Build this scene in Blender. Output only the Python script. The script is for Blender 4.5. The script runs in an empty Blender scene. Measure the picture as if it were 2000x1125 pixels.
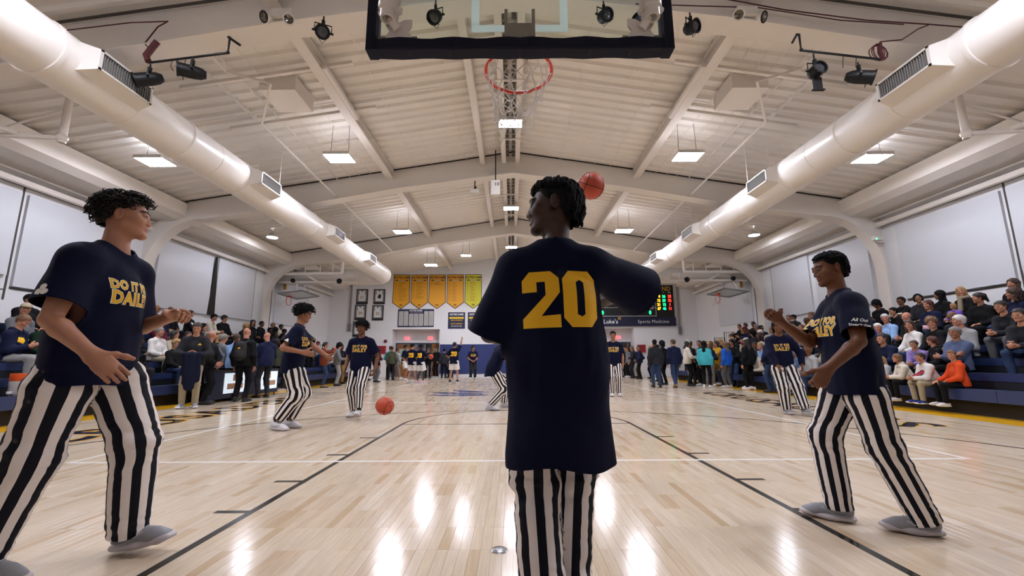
import bpy, bmesh, math, random
import numpy as np
from mathutils import Matrix, Vector
from mathutils.bvhtree import BVHTree
random.seed(7); RNG = np.random.default_rng(7)
C = bpy.context.scene.collection
scene = bpy.context.scene

# ------------------------------------------------------------------ camera, world, exposure
cam_data = bpy.data.cameras.new('camera'); cam = bpy.data.objects.new('camera', cam_data); C.objects.link(cam)
cam_data.sensor_width = 36.0; cam_data.lens = 36.0 * 821.5 / 2000; cam_data.clip_start = .05; cam_data.clip_end = 200
_p, _r = 0.170, 0.0046
cam.matrix_world = Matrix.Translation((-0.0556, 0, 0.992)) @ Matrix.Rotation(math.pi / 2 + _p, 4, 'X') @ Matrix.Rotation(-_r, 4, 'Z')
scene.camera = cam
world = bpy.data.worlds.new('world'); scene.world = world; world.use_nodes = True
world.node_tree.nodes['Background'].inputs['Color'].default_value = (.9, .95, 1, 1)
world.node_tree.nodes['Background'].inputs['Strength'].default_value = .02
vs = scene.view_settings
vs.view_transform = 'Standard'; vs.look = 'None'; vs.gamma = 1; vs.use_curve_mapping = False
vs.exposure = 0.25
LAMP = 142.0                      # radiance of the lit lamp panels
scene.cycles.use_denoising = True
scene.cycles.max_bounces = 7; scene.cycles.diffuse_bounces = 4; scene.cycles.glossy_bounces = 3
scene.cycles.transmission_bounces = 4; scene.cycles.transparent_max_bounces = 6
scene.cycles.caustics_reflective = False; scene.cycles.caustics_refractive = False
scene.cycles.sample_clamp_indirect = 6

# ------------------------------------------------------------------ materials
def lin(c):
    if isinstance(c, str): c = tuple(int(c[i:i + 2], 16) / 255 for i in (0, 2, 4))
    return tuple((x / 12.92 if x <= .04045 else ((x + .055) / 1.055) ** 2.4) for x in c[:3])
MATS = {}
def mat(name, color, rough=.6, metal=0., spec=.5, bump=None, var=0., emit=None, coat=0., trans=0., alpha=1., sheen=0.):
    """Plain surface with optional fine bump (scale, strength, stretch) and slight colour variation."""
    if name in MATS: return MATS[name]
    m = bpy.data.materials.new(name); m.use_nodes = True; nt = m.node_tree; b = nt.nodes['Principled BSDF']
    col = lin(color) + (1,)
    I = b.inputs
    I['Base Color'].default_value = col; I['Roughness'].default_value = rough; I['Metallic'].default_value = metal
    I['Specular IOR Level'].default_value = spec; I['Coat Weight'].default_value = coat; I['Transmission Weight'].default_value = trans; I['Alpha'].default_value = alpha
    if sheen: I['Sheen Weight'].default_value = sheen; I['Sheen Roughness'].default_value = .5
    if emit: I['Emission Color'].default_value = lin(emit[0]) + (1,); I['Emission Strength'].default_value = emit[1]
    if var or bump:
        tc = nt.nodes.new('ShaderNodeTexCoord')
        n = nt.nodes.new('ShaderNodeTexNoise'); n.inputs['Detail'].default_value = 3
        src = tc.outputs['Object']
        if bump and len(bump) > 2:
            mp = nt.nodes.new('ShaderNodeMapping'); mp.inputs['Scale'].default_value = bump[2]; nt.links.new(src, mp.inputs['Vector']); src = mp.outputs['Vector']
        nt.links.new(src, n.inputs['Vector']); n.inputs['Scale'].default_value = bump[0] if bump else 3
        if var:
            mx = nt.nodes.new('ShaderNodeMix'); mx.data_type = 'RGBA'; mx.blend_type = 'MULTIPLY'; mx.inputs[0].default_value = 1
            cr = nt.nodes.new('ShaderNodeMapRange'); cr.inputs['To Min'].default_value = 1 - var; cr.inputs['To Max'].default_value = 1 + var
            nt.links.new(n.outputs['Fac'], cr.inputs['Value']); mx.inputs[6].default_value = col
            nt.links.new(cr.outputs['Result'], mx.inputs[7]); nt.links.new(mx.outputs[2], I['Base Color'])
        if bump:
            bp = nt.nodes.new('ShaderNodeBump'); bp.inputs['Strength'].default_value = bump[1]; bp.inputs['Distance'].default_value = .01
            nt.links.new(n.outputs['Fac'], bp.inputs['Height']); nt.links.new(bp.outputs['Normal'], I['Normal'])
    MATS[name] = m; return m

class NT:
    """Small helper for node trees."""
    def __init__(s, name):
        s.m = bpy.data.materials.new(name); s.m.use_nodes = True; s.t = s.m.node_tree; s.b = s.t.nodes['Principled BSDF']; MATS[name] = s.m
    def n(s, kind, **kw):
        n = s.t.nodes.new('ShaderNode' + kind)
        for k, v in kw.items(): setattr(n, k, v)
        return n
    def l(s, a, b): s.t.links.new(a, b)
    def math(s, op, a, b=0, c=0):
        n = s.n('Math', operation=op)
        for i, x in enumerate((a, b, c)):
            if hasattr(x, 'links') or isinstance(x, bpy.types.NodeSocket): s.l(x, n.inputs[i])
            else: n.inputs[i].default_value = x
        return n.outputs[0]
    def mix(s, f, a, b, mode='MIX'):
        n = s.n('Mix', data_type='RGBA', blend_type=mode)
        for i, x in ((0, f), (6, a), (7, b)):
            if isinstance(x, bpy.types.NodeSocket): s.l(x, n.inputs[i])
            elif i == 0: n.inputs[0].default_value = x
            else: n.inputs[i].default_value = tuple(x)[:3] + (1,)
        return n.outputs[2]

def skin_mat(name, tone, lip, brow, eye='1a1210'):
    if name in MATS: return MATS[name]
    k = NT(name); a = k.n('Attribute', attribute_name='marks'); sp = k.n('SeparateXYZ'); k.l(a.outputs['Vector'], sp.inputs[0])
    tc = k.n('TexCoord'); nz = k.n('TexNoise'); nz.inputs['Scale'].default_value = 14; nz.inputs['Detail'].default_value = 4; k.l(tc.outputs['Object'], nz.inputs['Vector'])
    t = lin(tone); v = k.mix(nz.outputs['Fac'], tuple(x * .86 for x in t), tuple(min(1, x * 1.1) for x in t))
    c = k.mix(k.math('MULTIPLY', sp.outputs[0], .75), v, lin(lip)); c = k.mix(k.math('MULTIPLY', sp.outputs[1], .85), c, lin(brow)); c = k.mix(k.math('MULTIPLY', sp.outputs[2], .8), c, lin(eye))
    k.l(c, k.b.inputs['Base Color']); k.b.inputs['Roughness'].default_value = .48; k.b.inputs['Specular IOR Level'].default_value = .4
    return k.m

def stripe_mat(name, n, dark, light, phase=0.):
    """Vertical trouser stripes from the direction field carried by the cloth."""
    k = NT(name); a = k.n('Attribute', attribute_name='round'); sp = k.n('SeparateXYZ'); k.l(a.outputs['Vector'], sp.inputs[0])
    an = k.math('ARCTAN2', sp.outputs[1], sp.outputs[0]); f = k.math('FRACT', k.math('ADD', k.math('MULTIPLY', an, n / (2 * math.pi)), 8 + phase))
    s = k.math('GREATER_THAN', f, .5); k.l(k.mix(s, lin(dark), lin(light)), k.b.inputs['Base Color']); k.b.inputs['Roughness'].default_value = .75
    k.b.inputs['Specular IOR Level'].default_value = .25
    return k.m

# ------------------------------------------------------------------ object helpers
def tag(o, label=None, cat=None, group=None, kind=None):
    for k, v in (('label', label), ('category', cat), ('group', group), ('kind', kind)):
        if v: o[k] = v
    return o
def link(name, me, material=None, parent=None, loc=None, mw=None):
    o = bpy.data.objects.new(name, me); C.objects.link(o)
    if material is not None and me is not None and hasattr(me, 'materials') and len(me.materials) == 0: me.materials.append(material)
    if parent is not None: o.parent = parent
    if mw is not None: o.matrix_local = mw
    elif loc is not None: o.location = loc
    return o
def empty(name, loc=(0, 0, 0), rz=0, label=None, cat=None, group=None, kind=None):
    o = bpy.data.objects.new(name, None); C.objects.link(o); o.location = loc; o.rotation_euler = (0, 0, rz); o.empty_display_size = .1
    return tag(o, label, cat, group, kind)
def copy_tree(o, parent=None):
    c = o.copy(); C.objects.link(c); c.parent = parent
    for ch in list(o.children): copy_tree(ch, c)
    return c

class MB:
    """Collects simple shapes and links them as one mesh object."""
    def __init__(s): s.v = []; s.f = []
    def add(s, vs, fs):
        b = len(s.v); s.v += [tuple(v) for v in vs]; s.f += [tuple(i + b for i in f) for f in fs]; return s
    def box(s, x0, x1, y0, y1, z0, z1, M=None):
        vs = [(x, y, z) for x in (x0, x1) for y in (y0, y1) for z in (z0, z1)]
        if M is not None: vs = [M @ Vector(v) for v in vs]
        return s.add(vs, [(0, 1, 3, 2), (4, 6, 7, 5), (0, 4, 5, 1), (2, 3, 7, 6), (0, 2, 6, 4), (1, 5, 7, 3)])
    def bar(s, a, b, w, d=None, up=(0, 0, 1)):
        a, b = Vector(a), Vector(b); t = (b - a).normalized(); u = Vector(up)
        if abs(t.dot(u)) > .98: u = Vector((1, 0, 0))
        x = t.cross(u).normalized() * w / 2; z = x.cross(t).normalized() * (d or w) / 2
        vs = [p + i * x + j * z for p in (a, b) for i, j in ((-1, -1), (1, -1), (1, 1), (-1, 1))]
        return s.add(vs, [(0, 1, 2, 3), (7, 6, 5, 4), (0, 4, 5, 1), (1, 5, 6, 2), (2, 6, 7, 3), (3, 7, 4, 0)])
    def tube(s, pts, r, n=8):
        P, F = tubes([pts], [r] if not isinstance(r, (list, tuple)) else [r], n)
        return s.add(P.tolist(), F.tolist())
    def lathe(s, prof, n=16, M=None, a0=0., a1=2 * math.pi):
        full = abs(a1 - a0 - 2 * math.pi) < 1e-6; m = n if full else n + 1; vs = []
        for r, z in prof:
            for k in range(m):
                t = a0 + (a1 - a0) * k / n; v = Vector((r * math.cos(t), r * math.sin(t), z)); vs.append(M @ v if M is not None else v)
        fs = [(j * m + k, j * m + (k + 1) % m, (j + 1) * m + (k + 1) % m, (j + 1) * m + k) for j in range(len(prof) - 1) for k in range(n)]
        return s.add(vs, fs)
    def prism(s, poly, z0, z1, M=None):
        n = len(poly); vs = [(x, y, z) for z in (z0, z1) for x, y in poly]
        if M is not None: vs = [M @ Vector(v) for v in vs]
        return s.add(vs, [tuple(range(n - 1, -1, -1)), tuple(range(n, 2 * n))] + [(i, (i + 1) % n, n + (i + 1) % n, n + i) for i in range(n)])
    def ball(s, c, r, n=10):
        prof = [(max(r * math.sin(math.pi * i / n), 1e-4), -r * math.cos(math.pi * i / n)) for i in range(n + 1)]
        return s.lathe(prof, n + 2, Matrix.Translation(c))
    def mesh(s, name, smooth=False):
        me = bpy.data.meshes.new(name); me.from_pydata(s.v, [], s.f)
        if smooth: me.polygons.foreach_set('use_smooth', [True] * len(me.polygons)); me.set_sharp_from_angle(angle=math.radians(smooth if smooth > 1 else 40))
        me.update(); return me
    def build(s, name, material=None, parent=None, loc=None, smooth=False, mw=None):
        return link(name, s.mesh(name, smooth), material, parent, loc, mw)
# ------------------------------------------------------------------ figure engine: smooth solids -> one continuous skin
def V3(*a): return np.array(a if len(a) > 1 else a[0], dtype=np.float64)
def unit(v):
    v = np.asarray(v, float); n = np.linalg.norm(v); return v / n if n > 1e-9 else v
def lerp(a, b, t): return a + (b - a) * t

class Solid:
    """A list of smoothly joined solids, meshed with surface nets on the blocks that the surface crosses."""
    def __init__(s): s.p = []
    def cone(s, a, b, ra, rb, k=.02, sub=False, flat=None):
        a = V3(a); b = V3(b); r = max(ra, rb)
        s.p.append(('c', a, b, ra, rb, k, sub, np.minimum(a, b) - r, np.maximum(a, b) + r, flat)); return s
    def ell(s, c, r, R=None, k=.02, sub=False):
        c = V3(c); r = V3(r); m = r.max()
        s.p.append(('e', c, r, np.eye(3) if R is None else np.asarray(R), None, k, sub, c - m, c + m, None)); return s
    def ball(s, c, r, k=.02, sub=False): return s.ell(c, (r, r, r), None, k, sub)
    def chain(s, pts, rads, k=.02, flat=None):
        for i in range(len(pts) - 1): s.cone(pts[i], pts[i + 1], rads[i], rads[i + 1], k, False, flat)
        return s
    def ev(s, P, pad=.03):
        D = np.full(len(P), .5, np.float32)
        X, Y, Z = P[:, 0], P[:, 1], P[:, 2]
        for t, a, b, c, d, k, sub, lo, hi, flat in s.p:
            q = pad + k
            m = np.nonzero((X > lo[0] - q) & (X < hi[0] + q) & (Y > lo[1] - q) & (Y < hi[1] + q) & (Z > lo[2] - q) & (Z < hi[2] + q))[0]
            if not len(m): continue
            Q = P[m] - a.astype(np.float32)
            if t == 'c':
                v = (b - a); L = float(v @ v) or 1e-9
                h = np.clip(Q @ (v / L).astype(np.float32), 0, 1)
                W = Q - h[:, None] * v.astype(np.float32)
                if flat is not None:                       # squashed section: flat = (axis, factor)
                    ax, fac = flat; ax = ax.astype(np.float32)
                    W = W + (W @ ax)[:, None] * ax * np.float32(1 / fac - 1)
                e = np.sqrt((W * W).sum(1)) - (c + (d - c) * h)
                if flat is not None: e = e * min(1, flat[1])
            else:
                W = Q @ c.astype(np.float32)
                r = b.astype(np.float32)
                k0 = np.sqrt(((W / r) ** 2).sum(1)); k1 = np.sqrt(((W / (r * r)) ** 2).sum(1)) + 1e-6
                e = k0 * (k0 - 1) / k1
            o = D[m]
            if sub:
                e = -e; h = np.maximum(k - np.abs(o - e), 0) / k if k > 0 else 0
                D[m] = np.maximum(o, e) + h * h * k * .25
            else:
                h = np.maximum(k - np.abs(o - e), 0) / k if k > 0 else 0
                D[m] = np.minimum(o, e) - h * h * k * .25
        return D
    def mesh(s, h, project=1):
        lo = np.min([p[7] for p in s.p], 0) - 3 * h; hi = np.max([p[8] for p in s.p], 0) + 3 * h
        B = 6; n = np.ceil((hi - lo) / (h * B)).astype(int) + 1
        g = np.stack(np.meshgrid(*[np.arange(k) for k in n], indexing='ij'), -1).reshape(-1, 3)
        cd = s.ev((lo + (g + .5) * h * B).astype(np.float32), pad=h * B * 1.6)
        N = n * B + 1
        Vv = np.empty(tuple(n * B), np.float32)
        Vv[:] = np.repeat(np.repeat(np.repeat(cd.reshape(n), B, 0), B, 1), B, 2)
        near = (np.abs(cd) < h * B * 1.25).reshape(n)
        d = near.copy()
        for ax in range(3):
            e = d.copy(); sl = [slice(None)] * 3; sm = [slice(None)] * 3
            sl[ax] = slice(1, None); sm[ax] = slice(None, -1)
            e[tuple(sl)] |= d[tuple(sm)]; d = e
        m = np.repeat(np.repeat(np.repeat(d, B, 0), B, 1), B, 2)
        idx = np.nonzero(m)
        P = np.stack(idx, 1).astype(np.float32) * np.float32(h) + lo.astype(np.float32)
        out = np.empty(len(P), np.float32)
        for i in range(0, len(P), 400000): out[i:i + 400000] = s.ev(P[i:i + 400000], pad=h * 2.5)
        Vv[idx] = out
        S = Vv < 0
        cnt = np.zeros(tuple(np.array(S.shape) - 1), np.int8)
        offs = [(i, j, k) for i in (0, 1) for j in (0, 1) for k in (0, 1)]
        sh = np.array(S.shape) - 1
        for i, j, k in offs: cnt += S[i:i + sh[0], j:j + sh[1], k:k + sh[2]]
        act = (cnt > 0) & (cnt < 8)
        ci = np.stack(np.nonzero(act), 1)
        vid = np.full(act.shape, -1, np.int32); vid[tuple(ci.T)] = np.arange(len(ci))
        cor = {o: Vv[ci[:, 0] + o[0], ci[:, 1] + o[1], ci[:, 2] + o[2]] for o in offs}
        acc = np.zeros((len(ci), 3)); num = np.zeros(len(ci))
        for o in offs:
            for ax in range(3):
                if o[ax]: continue
                q = list(o); q[ax] = 1; va, vb = cor[o], cor[tuple(q)]
                x = (va < 0) != (vb < 0); t = np.where(x, va / np.where(x, va - vb, 1), 0)
                p = np.repeat(np.array(o, float)[None], len(ci), 0); p[:, ax] = t
                acc += np.where(x[:, None], p, 0); num += x
        P = (ci + acc / num[:, None]) * h + lo
        F = []
        for ax in range(3):
            a1, a2 = (ax + 1) % 3, (ax + 2) % 3
            sl = [slice(1, -1)] * 3; sl[ax] = slice(0, -1); s2 = list(sl); s2[ax] = slice(1, None)
            A, Bv = S[tuple(sl)], S[tuple(s2)]
            for flip in (0, 1):
                e = np.stack(np.nonzero((A & ~Bv) if not flip else (~A & Bv)), 1)
                e = e + 1; e[:, ax] -= 1
                def vv(d1, d2):
                    c = e.copy(); c[:, a1] -= d1; c[:, a2] -= d2
                    c = np.minimum(c, np.array(vid.shape) - 1)
                    return vid[c[:, 0], c[:, 1], c[:, 2]]
                q = np.stack([vv(1, 1), vv(0, 1), vv(0, 0), vv(1, 0)], 1)
                F.append(q if not flip else q[:, ::-1])
        F = np.concatenate(F); F = F[(F >= 0).all(1)]
        for _ in range(project): P = s.project(P, h)
        return P, F
    def grad(s, P, e=.002):
        P = P.astype(np.float32); G = np.empty((len(P), 3), np.float32)
        for ax in range(3):
            d = np.zeros(3, np.float32); d[ax] = e
            G[:, ax] = (s.ev(P + d) - s.ev(P - d)) / (2 * e)
        return G
    def project(s, P, h):
        G = s.grad(P); d = s.ev(P.astype(np.float32)); g2 = (G * G).sum(1) + 1e-4
        st = np.clip(d / g2, -h, h)
        return P - st[:, None] * G

def tri(F): return np.concatenate([F[:, [0, 1, 2]], F[:, [0, 2, 3]]]) if F.shape[1] == 4 else F

def clip(P, F, c, attrs=()):
    """Cut a triangle mesh where the field c rises over 0, with a clean edge; attrs are carried along."""
    F = tri(F); P = np.asarray(P, float); ins = c < 0; n = ins[F].sum(1)
    keep = F[n == 3]; out = [keep]; ext = []; ea = []; eb = []; et = []; cur = len(P)
    def cut(a, b):
        nonlocal cur
        t = c[a] / (c[a] - c[b]); ea.append(a); eb.append(b); et.append(t)
        i = np.arange(cur, cur + len(a)); cur += len(a); return i
    for want in (1, 2):
        T = F[n == want]
        if not len(T): continue
        odd = np.argmax(ins[T] == (want == 1), 1)
        r = np.arange(len(T)); a, b, d = T[r, odd], T[r, (odd + 1) % 3], T[r, (odd + 2) % 3]
        i, j = cut(a, b), cut(a, d)
        if want == 1: out.append(np.stack([a, i, j], 1))
        else: out += [np.stack([i, b, d], 1), np.stack([i, d, j], 1)]
    ea, eb, et = [np.concatenate(x) if x else np.zeros(0, int) for x in (ea, eb, et)]
    mix = lambda A: np.concatenate([A, A[ea] + (A[eb] - A[ea]) * (et[:, None] if A.ndim > 1 else et)]) if len(ea) else A
    F = np.concatenate(out); P = mix(P); attrs = [mix(np.asarray(a, float)) for a in attrs]
    # weld the doubled cut points, drop what is unused
    key = np.round(P / 1e-5).astype(np.int64)
    _, first, inv = np.unique(key, axis=0, return_index=True, return_inverse=True)
    F = inv.reshape(-1)[F]; F = F[(F[:, 0] != F[:, 1]) & (F[:, 1] != F[:, 2]) & (F[:, 0] != F[:, 2])]
    P = P[first]; attrs = [a[first] for a in attrs]
    used, inv = np.unique(F, return_inverse=True)
    return P[used], inv.reshape(F.shape), [a[used] for a in attrs]

def normals(P, F):
    F = tri(F); n = np.cross(P[F[:, 1]] - P[F[:, 0]], P[F[:, 2]] - P[F[:, 0]]); N = np.zeros_like(P)
    for k in range(3): np.add.at(N, F[:, k], n)
    return N / (np.linalg.norm(N, axis=1, keepdims=True) + 1e-12)

def shell(P, F, t, attrs=()):
    """An open cloth surface gets its thickness t inwards, with a rim along each free edge."""
    F = tri(F); N = normals(P, F); n = len(P)
    E = np.concatenate([F[:, [0, 1]], F[:, [1, 2]], F[:, [2, 0]]]); k = np.sort(E, 1)
    _, i, c = np.unique(k, axis=0, return_index=True, return_counts=True); R = E[i[c == 1]]
    rim = np.concatenate([np.stack([R[:, 1], R[:, 0], R[:, 0] + n], 1), np.stack([R[:, 1], R[:, 0] + n, R[:, 1] + n], 1)])
    return np.concatenate([P, P - N * t]), np.concatenate([F, F[:, ::-1] + n, rim]), [np.concatenate([a, a]) for a in attrs]

def refine(P, F, mask, solid, h):
    """Split every triangle whose corners are all in mask into four (neighbours stay joined), then settle on the solid."""
    F = tri(F); sel = mask[F].all(1)
    E = np.sort(np.concatenate([F[sel][:, [0, 1]], F[sel][:, [1, 2]], F[sel][:, [2, 0]]]), 1)
    U = np.unique(E, axis=0); key = U[:, 0].astype(np.int64) * (len(P) + 1) + U[:, 1]
    def mid(a, b):
        q = np.minimum(a, b).astype(np.int64) * (len(P) + 1) + np.maximum(a, b)
        i = np.searchsorted(key, q); i = np.minimum(i, len(key) - 1)
        return np.where(key[i] == q, i + len(P), -1)
    m = [mid(F[:, 0], F[:, 1]), mid(F[:, 1], F[:, 2]), mid(F[:, 2], F[:, 0])]
    nm = sum((x >= 0).astype(int) for x in m); out = [F[nm == 0]]
    s = nm == 3; a, b, c = F[s].T; x, y, z = [q[s] for q in m]
    out += [np.stack(t, 1) for t in ((a, x, z), (x, b, y), (z, y, c), (x, y, z))]
    for r in range(3):
        A, B, C2 = F[:, r], F[:, (r + 1) % 3], F[:, (r + 2) % 3]; x, y, z = m[r], m[(r + 1) % 3], m[(r + 2) % 3]
        s = (nm == 1) & (x >= 0)
        out += [np.stack((A[s], x[s], C2[s]), 1), np.stack((x[s], B[s], C2[s]), 1)]
        s = (nm == 2) & (x >= 0) & (y >= 0)
        out += [np.stack((x[s], B[s], y[s]), 1), np.stack((A[s], x[s], y[s]), 1), np.stack((A[s], y[s], C2[s]), 1)]
    Q = (P[U[:, 0]] + P[U[:, 1]]) / 2
    Fn = np.concatenate(out); Pn = np.concatenate([P, Q]); mk = np.concatenate([mask, np.ones(len(Q), bool)])
    for _ in range(2): Pn[mk] = solid.project(Pn[mk], h)
    return Pn, Fn, mk

def vnoise(P, f, seed=0):
    """Smooth value noise, vectorised, about -1..1."""
    Q = P * f + seed * 17.31; i = np.floor(Q).astype(np.int64); t = Q - i; t = t * t * (3 - 2 * t); r = 0
    for dx in (0, 1):
        for dy in (0, 1):
            for dz in (0, 1):
                h = (i[:, 0] + dx) * 374761393 + (i[:, 1] + dy) * 668265263 + (i[:, 2] + dz) * 2147483647 + seed * 974711
                h = (h ^ (h >> 13)) * 1274126177; h = (h ^ (h >> 16)) & 0xffff
                w = (t[:, 0] if dx else 1 - t[:, 0]) * (t[:, 1] if dy else 1 - t[:, 1]) * (t[:, 2] if dz else 1 - t[:, 2])
                r = r + w * (h / 32767.5 - 1)
    return r

def to_mesh(name, P, F, smooth=True, attrs=None):
    me = bpy.data.meshes.new(name); F = np.asarray(F)
    me.vertices.add(len(P)); me.vertices.foreach_set('co', np.asarray(P, np.float32).ravel())
    k = F.shape[1]; me.loops.add(F.size); me.loops.foreach_set('vertex_index', F.astype(np.int32).ravel())
    me.polygons.add(len(F)); me.polygons.foreach_set('loop_start', np.arange(0, F.size, k, dtype=np.int32))
    me.polygons.foreach_set('use_smooth', np.full(len(F), smooth))
    me.update(calc_edges=True)
    for n, a in (attrs or {}).items():
        a = np.asarray(a, np.float32)
        if a.ndim == 1: me.attributes.new(n, 'FLOAT', 'POINT').data.foreach_set('value', a)
        else: me.attributes.new(n, 'FLOAT_VECTOR', 'POINT').data.foreach_set('vector', a.ravel())
    return me

def tubes(paths, rad, sides=6, closed=False):
    """Tapered tubes along polylines: (points, radii) -> P, F(quads)."""
    PP, FF, base = [], [], 0
    ang = np.arange(sides) * 2 * np.pi / sides
    for i, pts in enumerate(paths):
        pts = np.asarray(pts, float); n = len(pts); r = rad[i] if isinstance(rad, list) else rad
        r = np.broadcast_to(np.asarray(r, float), (n,))
        T = np.gradient(pts, axis=0); T /= np.linalg.norm(T, axis=1, keepdims=True) + 1e-12
        u = np.cross(T[0], (0, 0, 1.) if abs(T[0][2]) < .9 else (1., 0, 0)); u /= np.linalg.norm(u); ring = []
        for j in range(n):
            u = u - T[j] * (u @ T[j]); u /= np.linalg.norm(u) + 1e-12; w = np.cross(T[j], u)
            ring.append(pts[j] + r[j] * (np.cos(ang)[:, None] * u + np.sin(ang)[:, None] * w))
        PP.append(np.concatenate(ring))
        a = np.arange(sides); b = (a + 1) % sides
        for j in range(n - 1):
            FF.append(base + np.stack([j * sides + a, j * sides + b, (j + 1) * sides + b, (j + 1) * sides + a], 1))
        if sides == 6 or sides == 4 or sides == 8:
            for e, flip in ((0, 1), (n - 1, 0)):
                q = [e * sides + x for x in range(sides)]
                if flip: q = q[::-1]
                for s0 in range(1, sides - 2, 2): FF.append(base + np.array([[q[0], q[s0], q[s0 + 1], q[s0 + 2]]]))
        base += n * sides
    return np.concatenate(PP), np.concatenate(FF)
# ------------------------------------------------------------------ figures: pose -> joints -> skin and clothes
def rotm(ax, a):
    ax = unit(ax); c, s = math.cos(a), math.sin(a); x, y, z = ax
    return np.array([[c + x * x * (1 - c), x * y * (1 - c) - z * s, x * z * (1 - c) + y * s],
                     [y * x * (1 - c) + z * s, c + y * y * (1 - c), y * z * (1 - c) - x * s],
                     [z * x * (1 - c) - y * s, z * y * (1 - c) + x * s, c + z * z * (1 - c)]])

def ik(a, b, l1, l2, pole):
    d = b - a; L = np.linalg.norm(d); L2 = min(L, (l1 + l2) * .998)
    if L > L2: b = a + d / L * L2
    d = unit(d); x = (l1 * l1 - l2 * l2 + L2 * L2) / (2 * L2); y = math.sqrt(max(l1 * l1 - x * x, 0))
    p = np.asarray(pole, float); p = unit(p - d * (p @ d))
    return a + d * x + p * y, b

class Fig:
    """Joints of one figure in its own frame: +Y is where it faces, +X its right, the ground (or seat level) at z given by pelvis."""
    def __init__(f, H=1.8, pelvis=(0, 0, .95), lean=(0, 0, 1), twist=0, hipyaw=0, head=(0, 0, 0), rh=None, lh=None, re=(.6, -1, -.3), le=(-.6, -1, -.3),
                 rf=((.1, 0, .09), (0.1, 1, 0)), lf=((-.1, 0, .09), (-.1, 1, 0)), rk=(.1, 1, 0), lk=(-.1, 1, 0), broad=1, girth=1, curl=(.5, .5), rpalm=None, lpalm=None, shrug=(0, 0), hdir=(None, None), hs=1.):
        s = f.s = H / 1.8; f.hs = hs * s; f.girth = girth; f.broad = broad
        pv = f.pv = V3(pelvis); up = f.up = unit(lean)
        hr = V3(math.cos(hipyaw), math.sin(hipyaw), 0); f.hr = hr; f.hf = V3(-hr[1], hr[0], 0)
        cr = rotm(up, twist) @ unit(hr - up * (hr @ up)); cf = np.cross(up, cr); f.cr, f.cf = cr, cf
        f.nb = pv + up * .50 * s
        f.sh = [pv + up * (.432 + shrug[0]) * s + cr * .172 * s * broad, pv + up * (.432 + shrug[1]) * s - cr * .172 * s * broad]
        hup = unit(up * .5 + V3(0, 0, .6) + cf * .12)
        yaw, pit, rol = head
        B = np.stack([cr, np.cross(hup, cr), hup], 1); B[:, 1] = unit(B[:, 1]); B[:, 0] = np.cross(B[:, 1], B[:, 2])
        f.hR = B @ rotm((0, 0, 1), yaw) @ rotm((1, 0, 0), pit) @ rotm((0, 1, 0), rol)
        f.hc = f.nb + hup * (.165 - .115) * s + hup * .115 * f.hs + cf * .012 * s + f.hR[:, 2] * .045 * f.hs
        f.hip = [pv + hr * .09 * s + V3(0, 0, -.02 * s), pv - hr * .09 * s + V3(0, 0, -.02 * s)]
        f.wr, f.el, f.kn, f.an, f.toe = [], [], [], [], []
        for i, (t, pole) in enumerate(((rh, re), (lh, le))):
            sg = 1 - 2 * i
            if t is None: t = f.sh[i] + V3(.06 * sg, .06, -.54) * s
            e, w = ik(f.sh[i], V3(t), .30 * s, .265 * s, pole); f.el.append(e); f.wr.append(w)
        for i, ((a, toe), pole) in enumerate(((rf, rk), (lf, lk))):
            k, a = ik(f.hip[i], V3(a), .44 * s, .43 * s, pole); f.kn.append(k); f.an.append(a); f.toe.append(unit(toe))
        f.curl = curl; f.palm = (rpalm, lpalm); f.hdir = hdir
    def head_mat(f):
        M = np.eye(4); M[:3, :3] = f.hR * f.hs; M[:3, 3] = f.hc; return M
    def foot_mat(f, i):
        y = f.toe[i]; x = unit(np.cross(y, (0, 0, 1))); z = np.cross(x, y); M = np.eye(4)
        M[:3, 0], M[:3, 1], M[:3, 2] = x * f.s * (1 if i == 0 else -1) * (1 if i == 0 else 1), y * f.s, z * f.s
        if i == 1: M[:3, 0] = x * f.s
        M[:3, 3] = f.an[i] - z * .09 * f.s; return M

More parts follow.
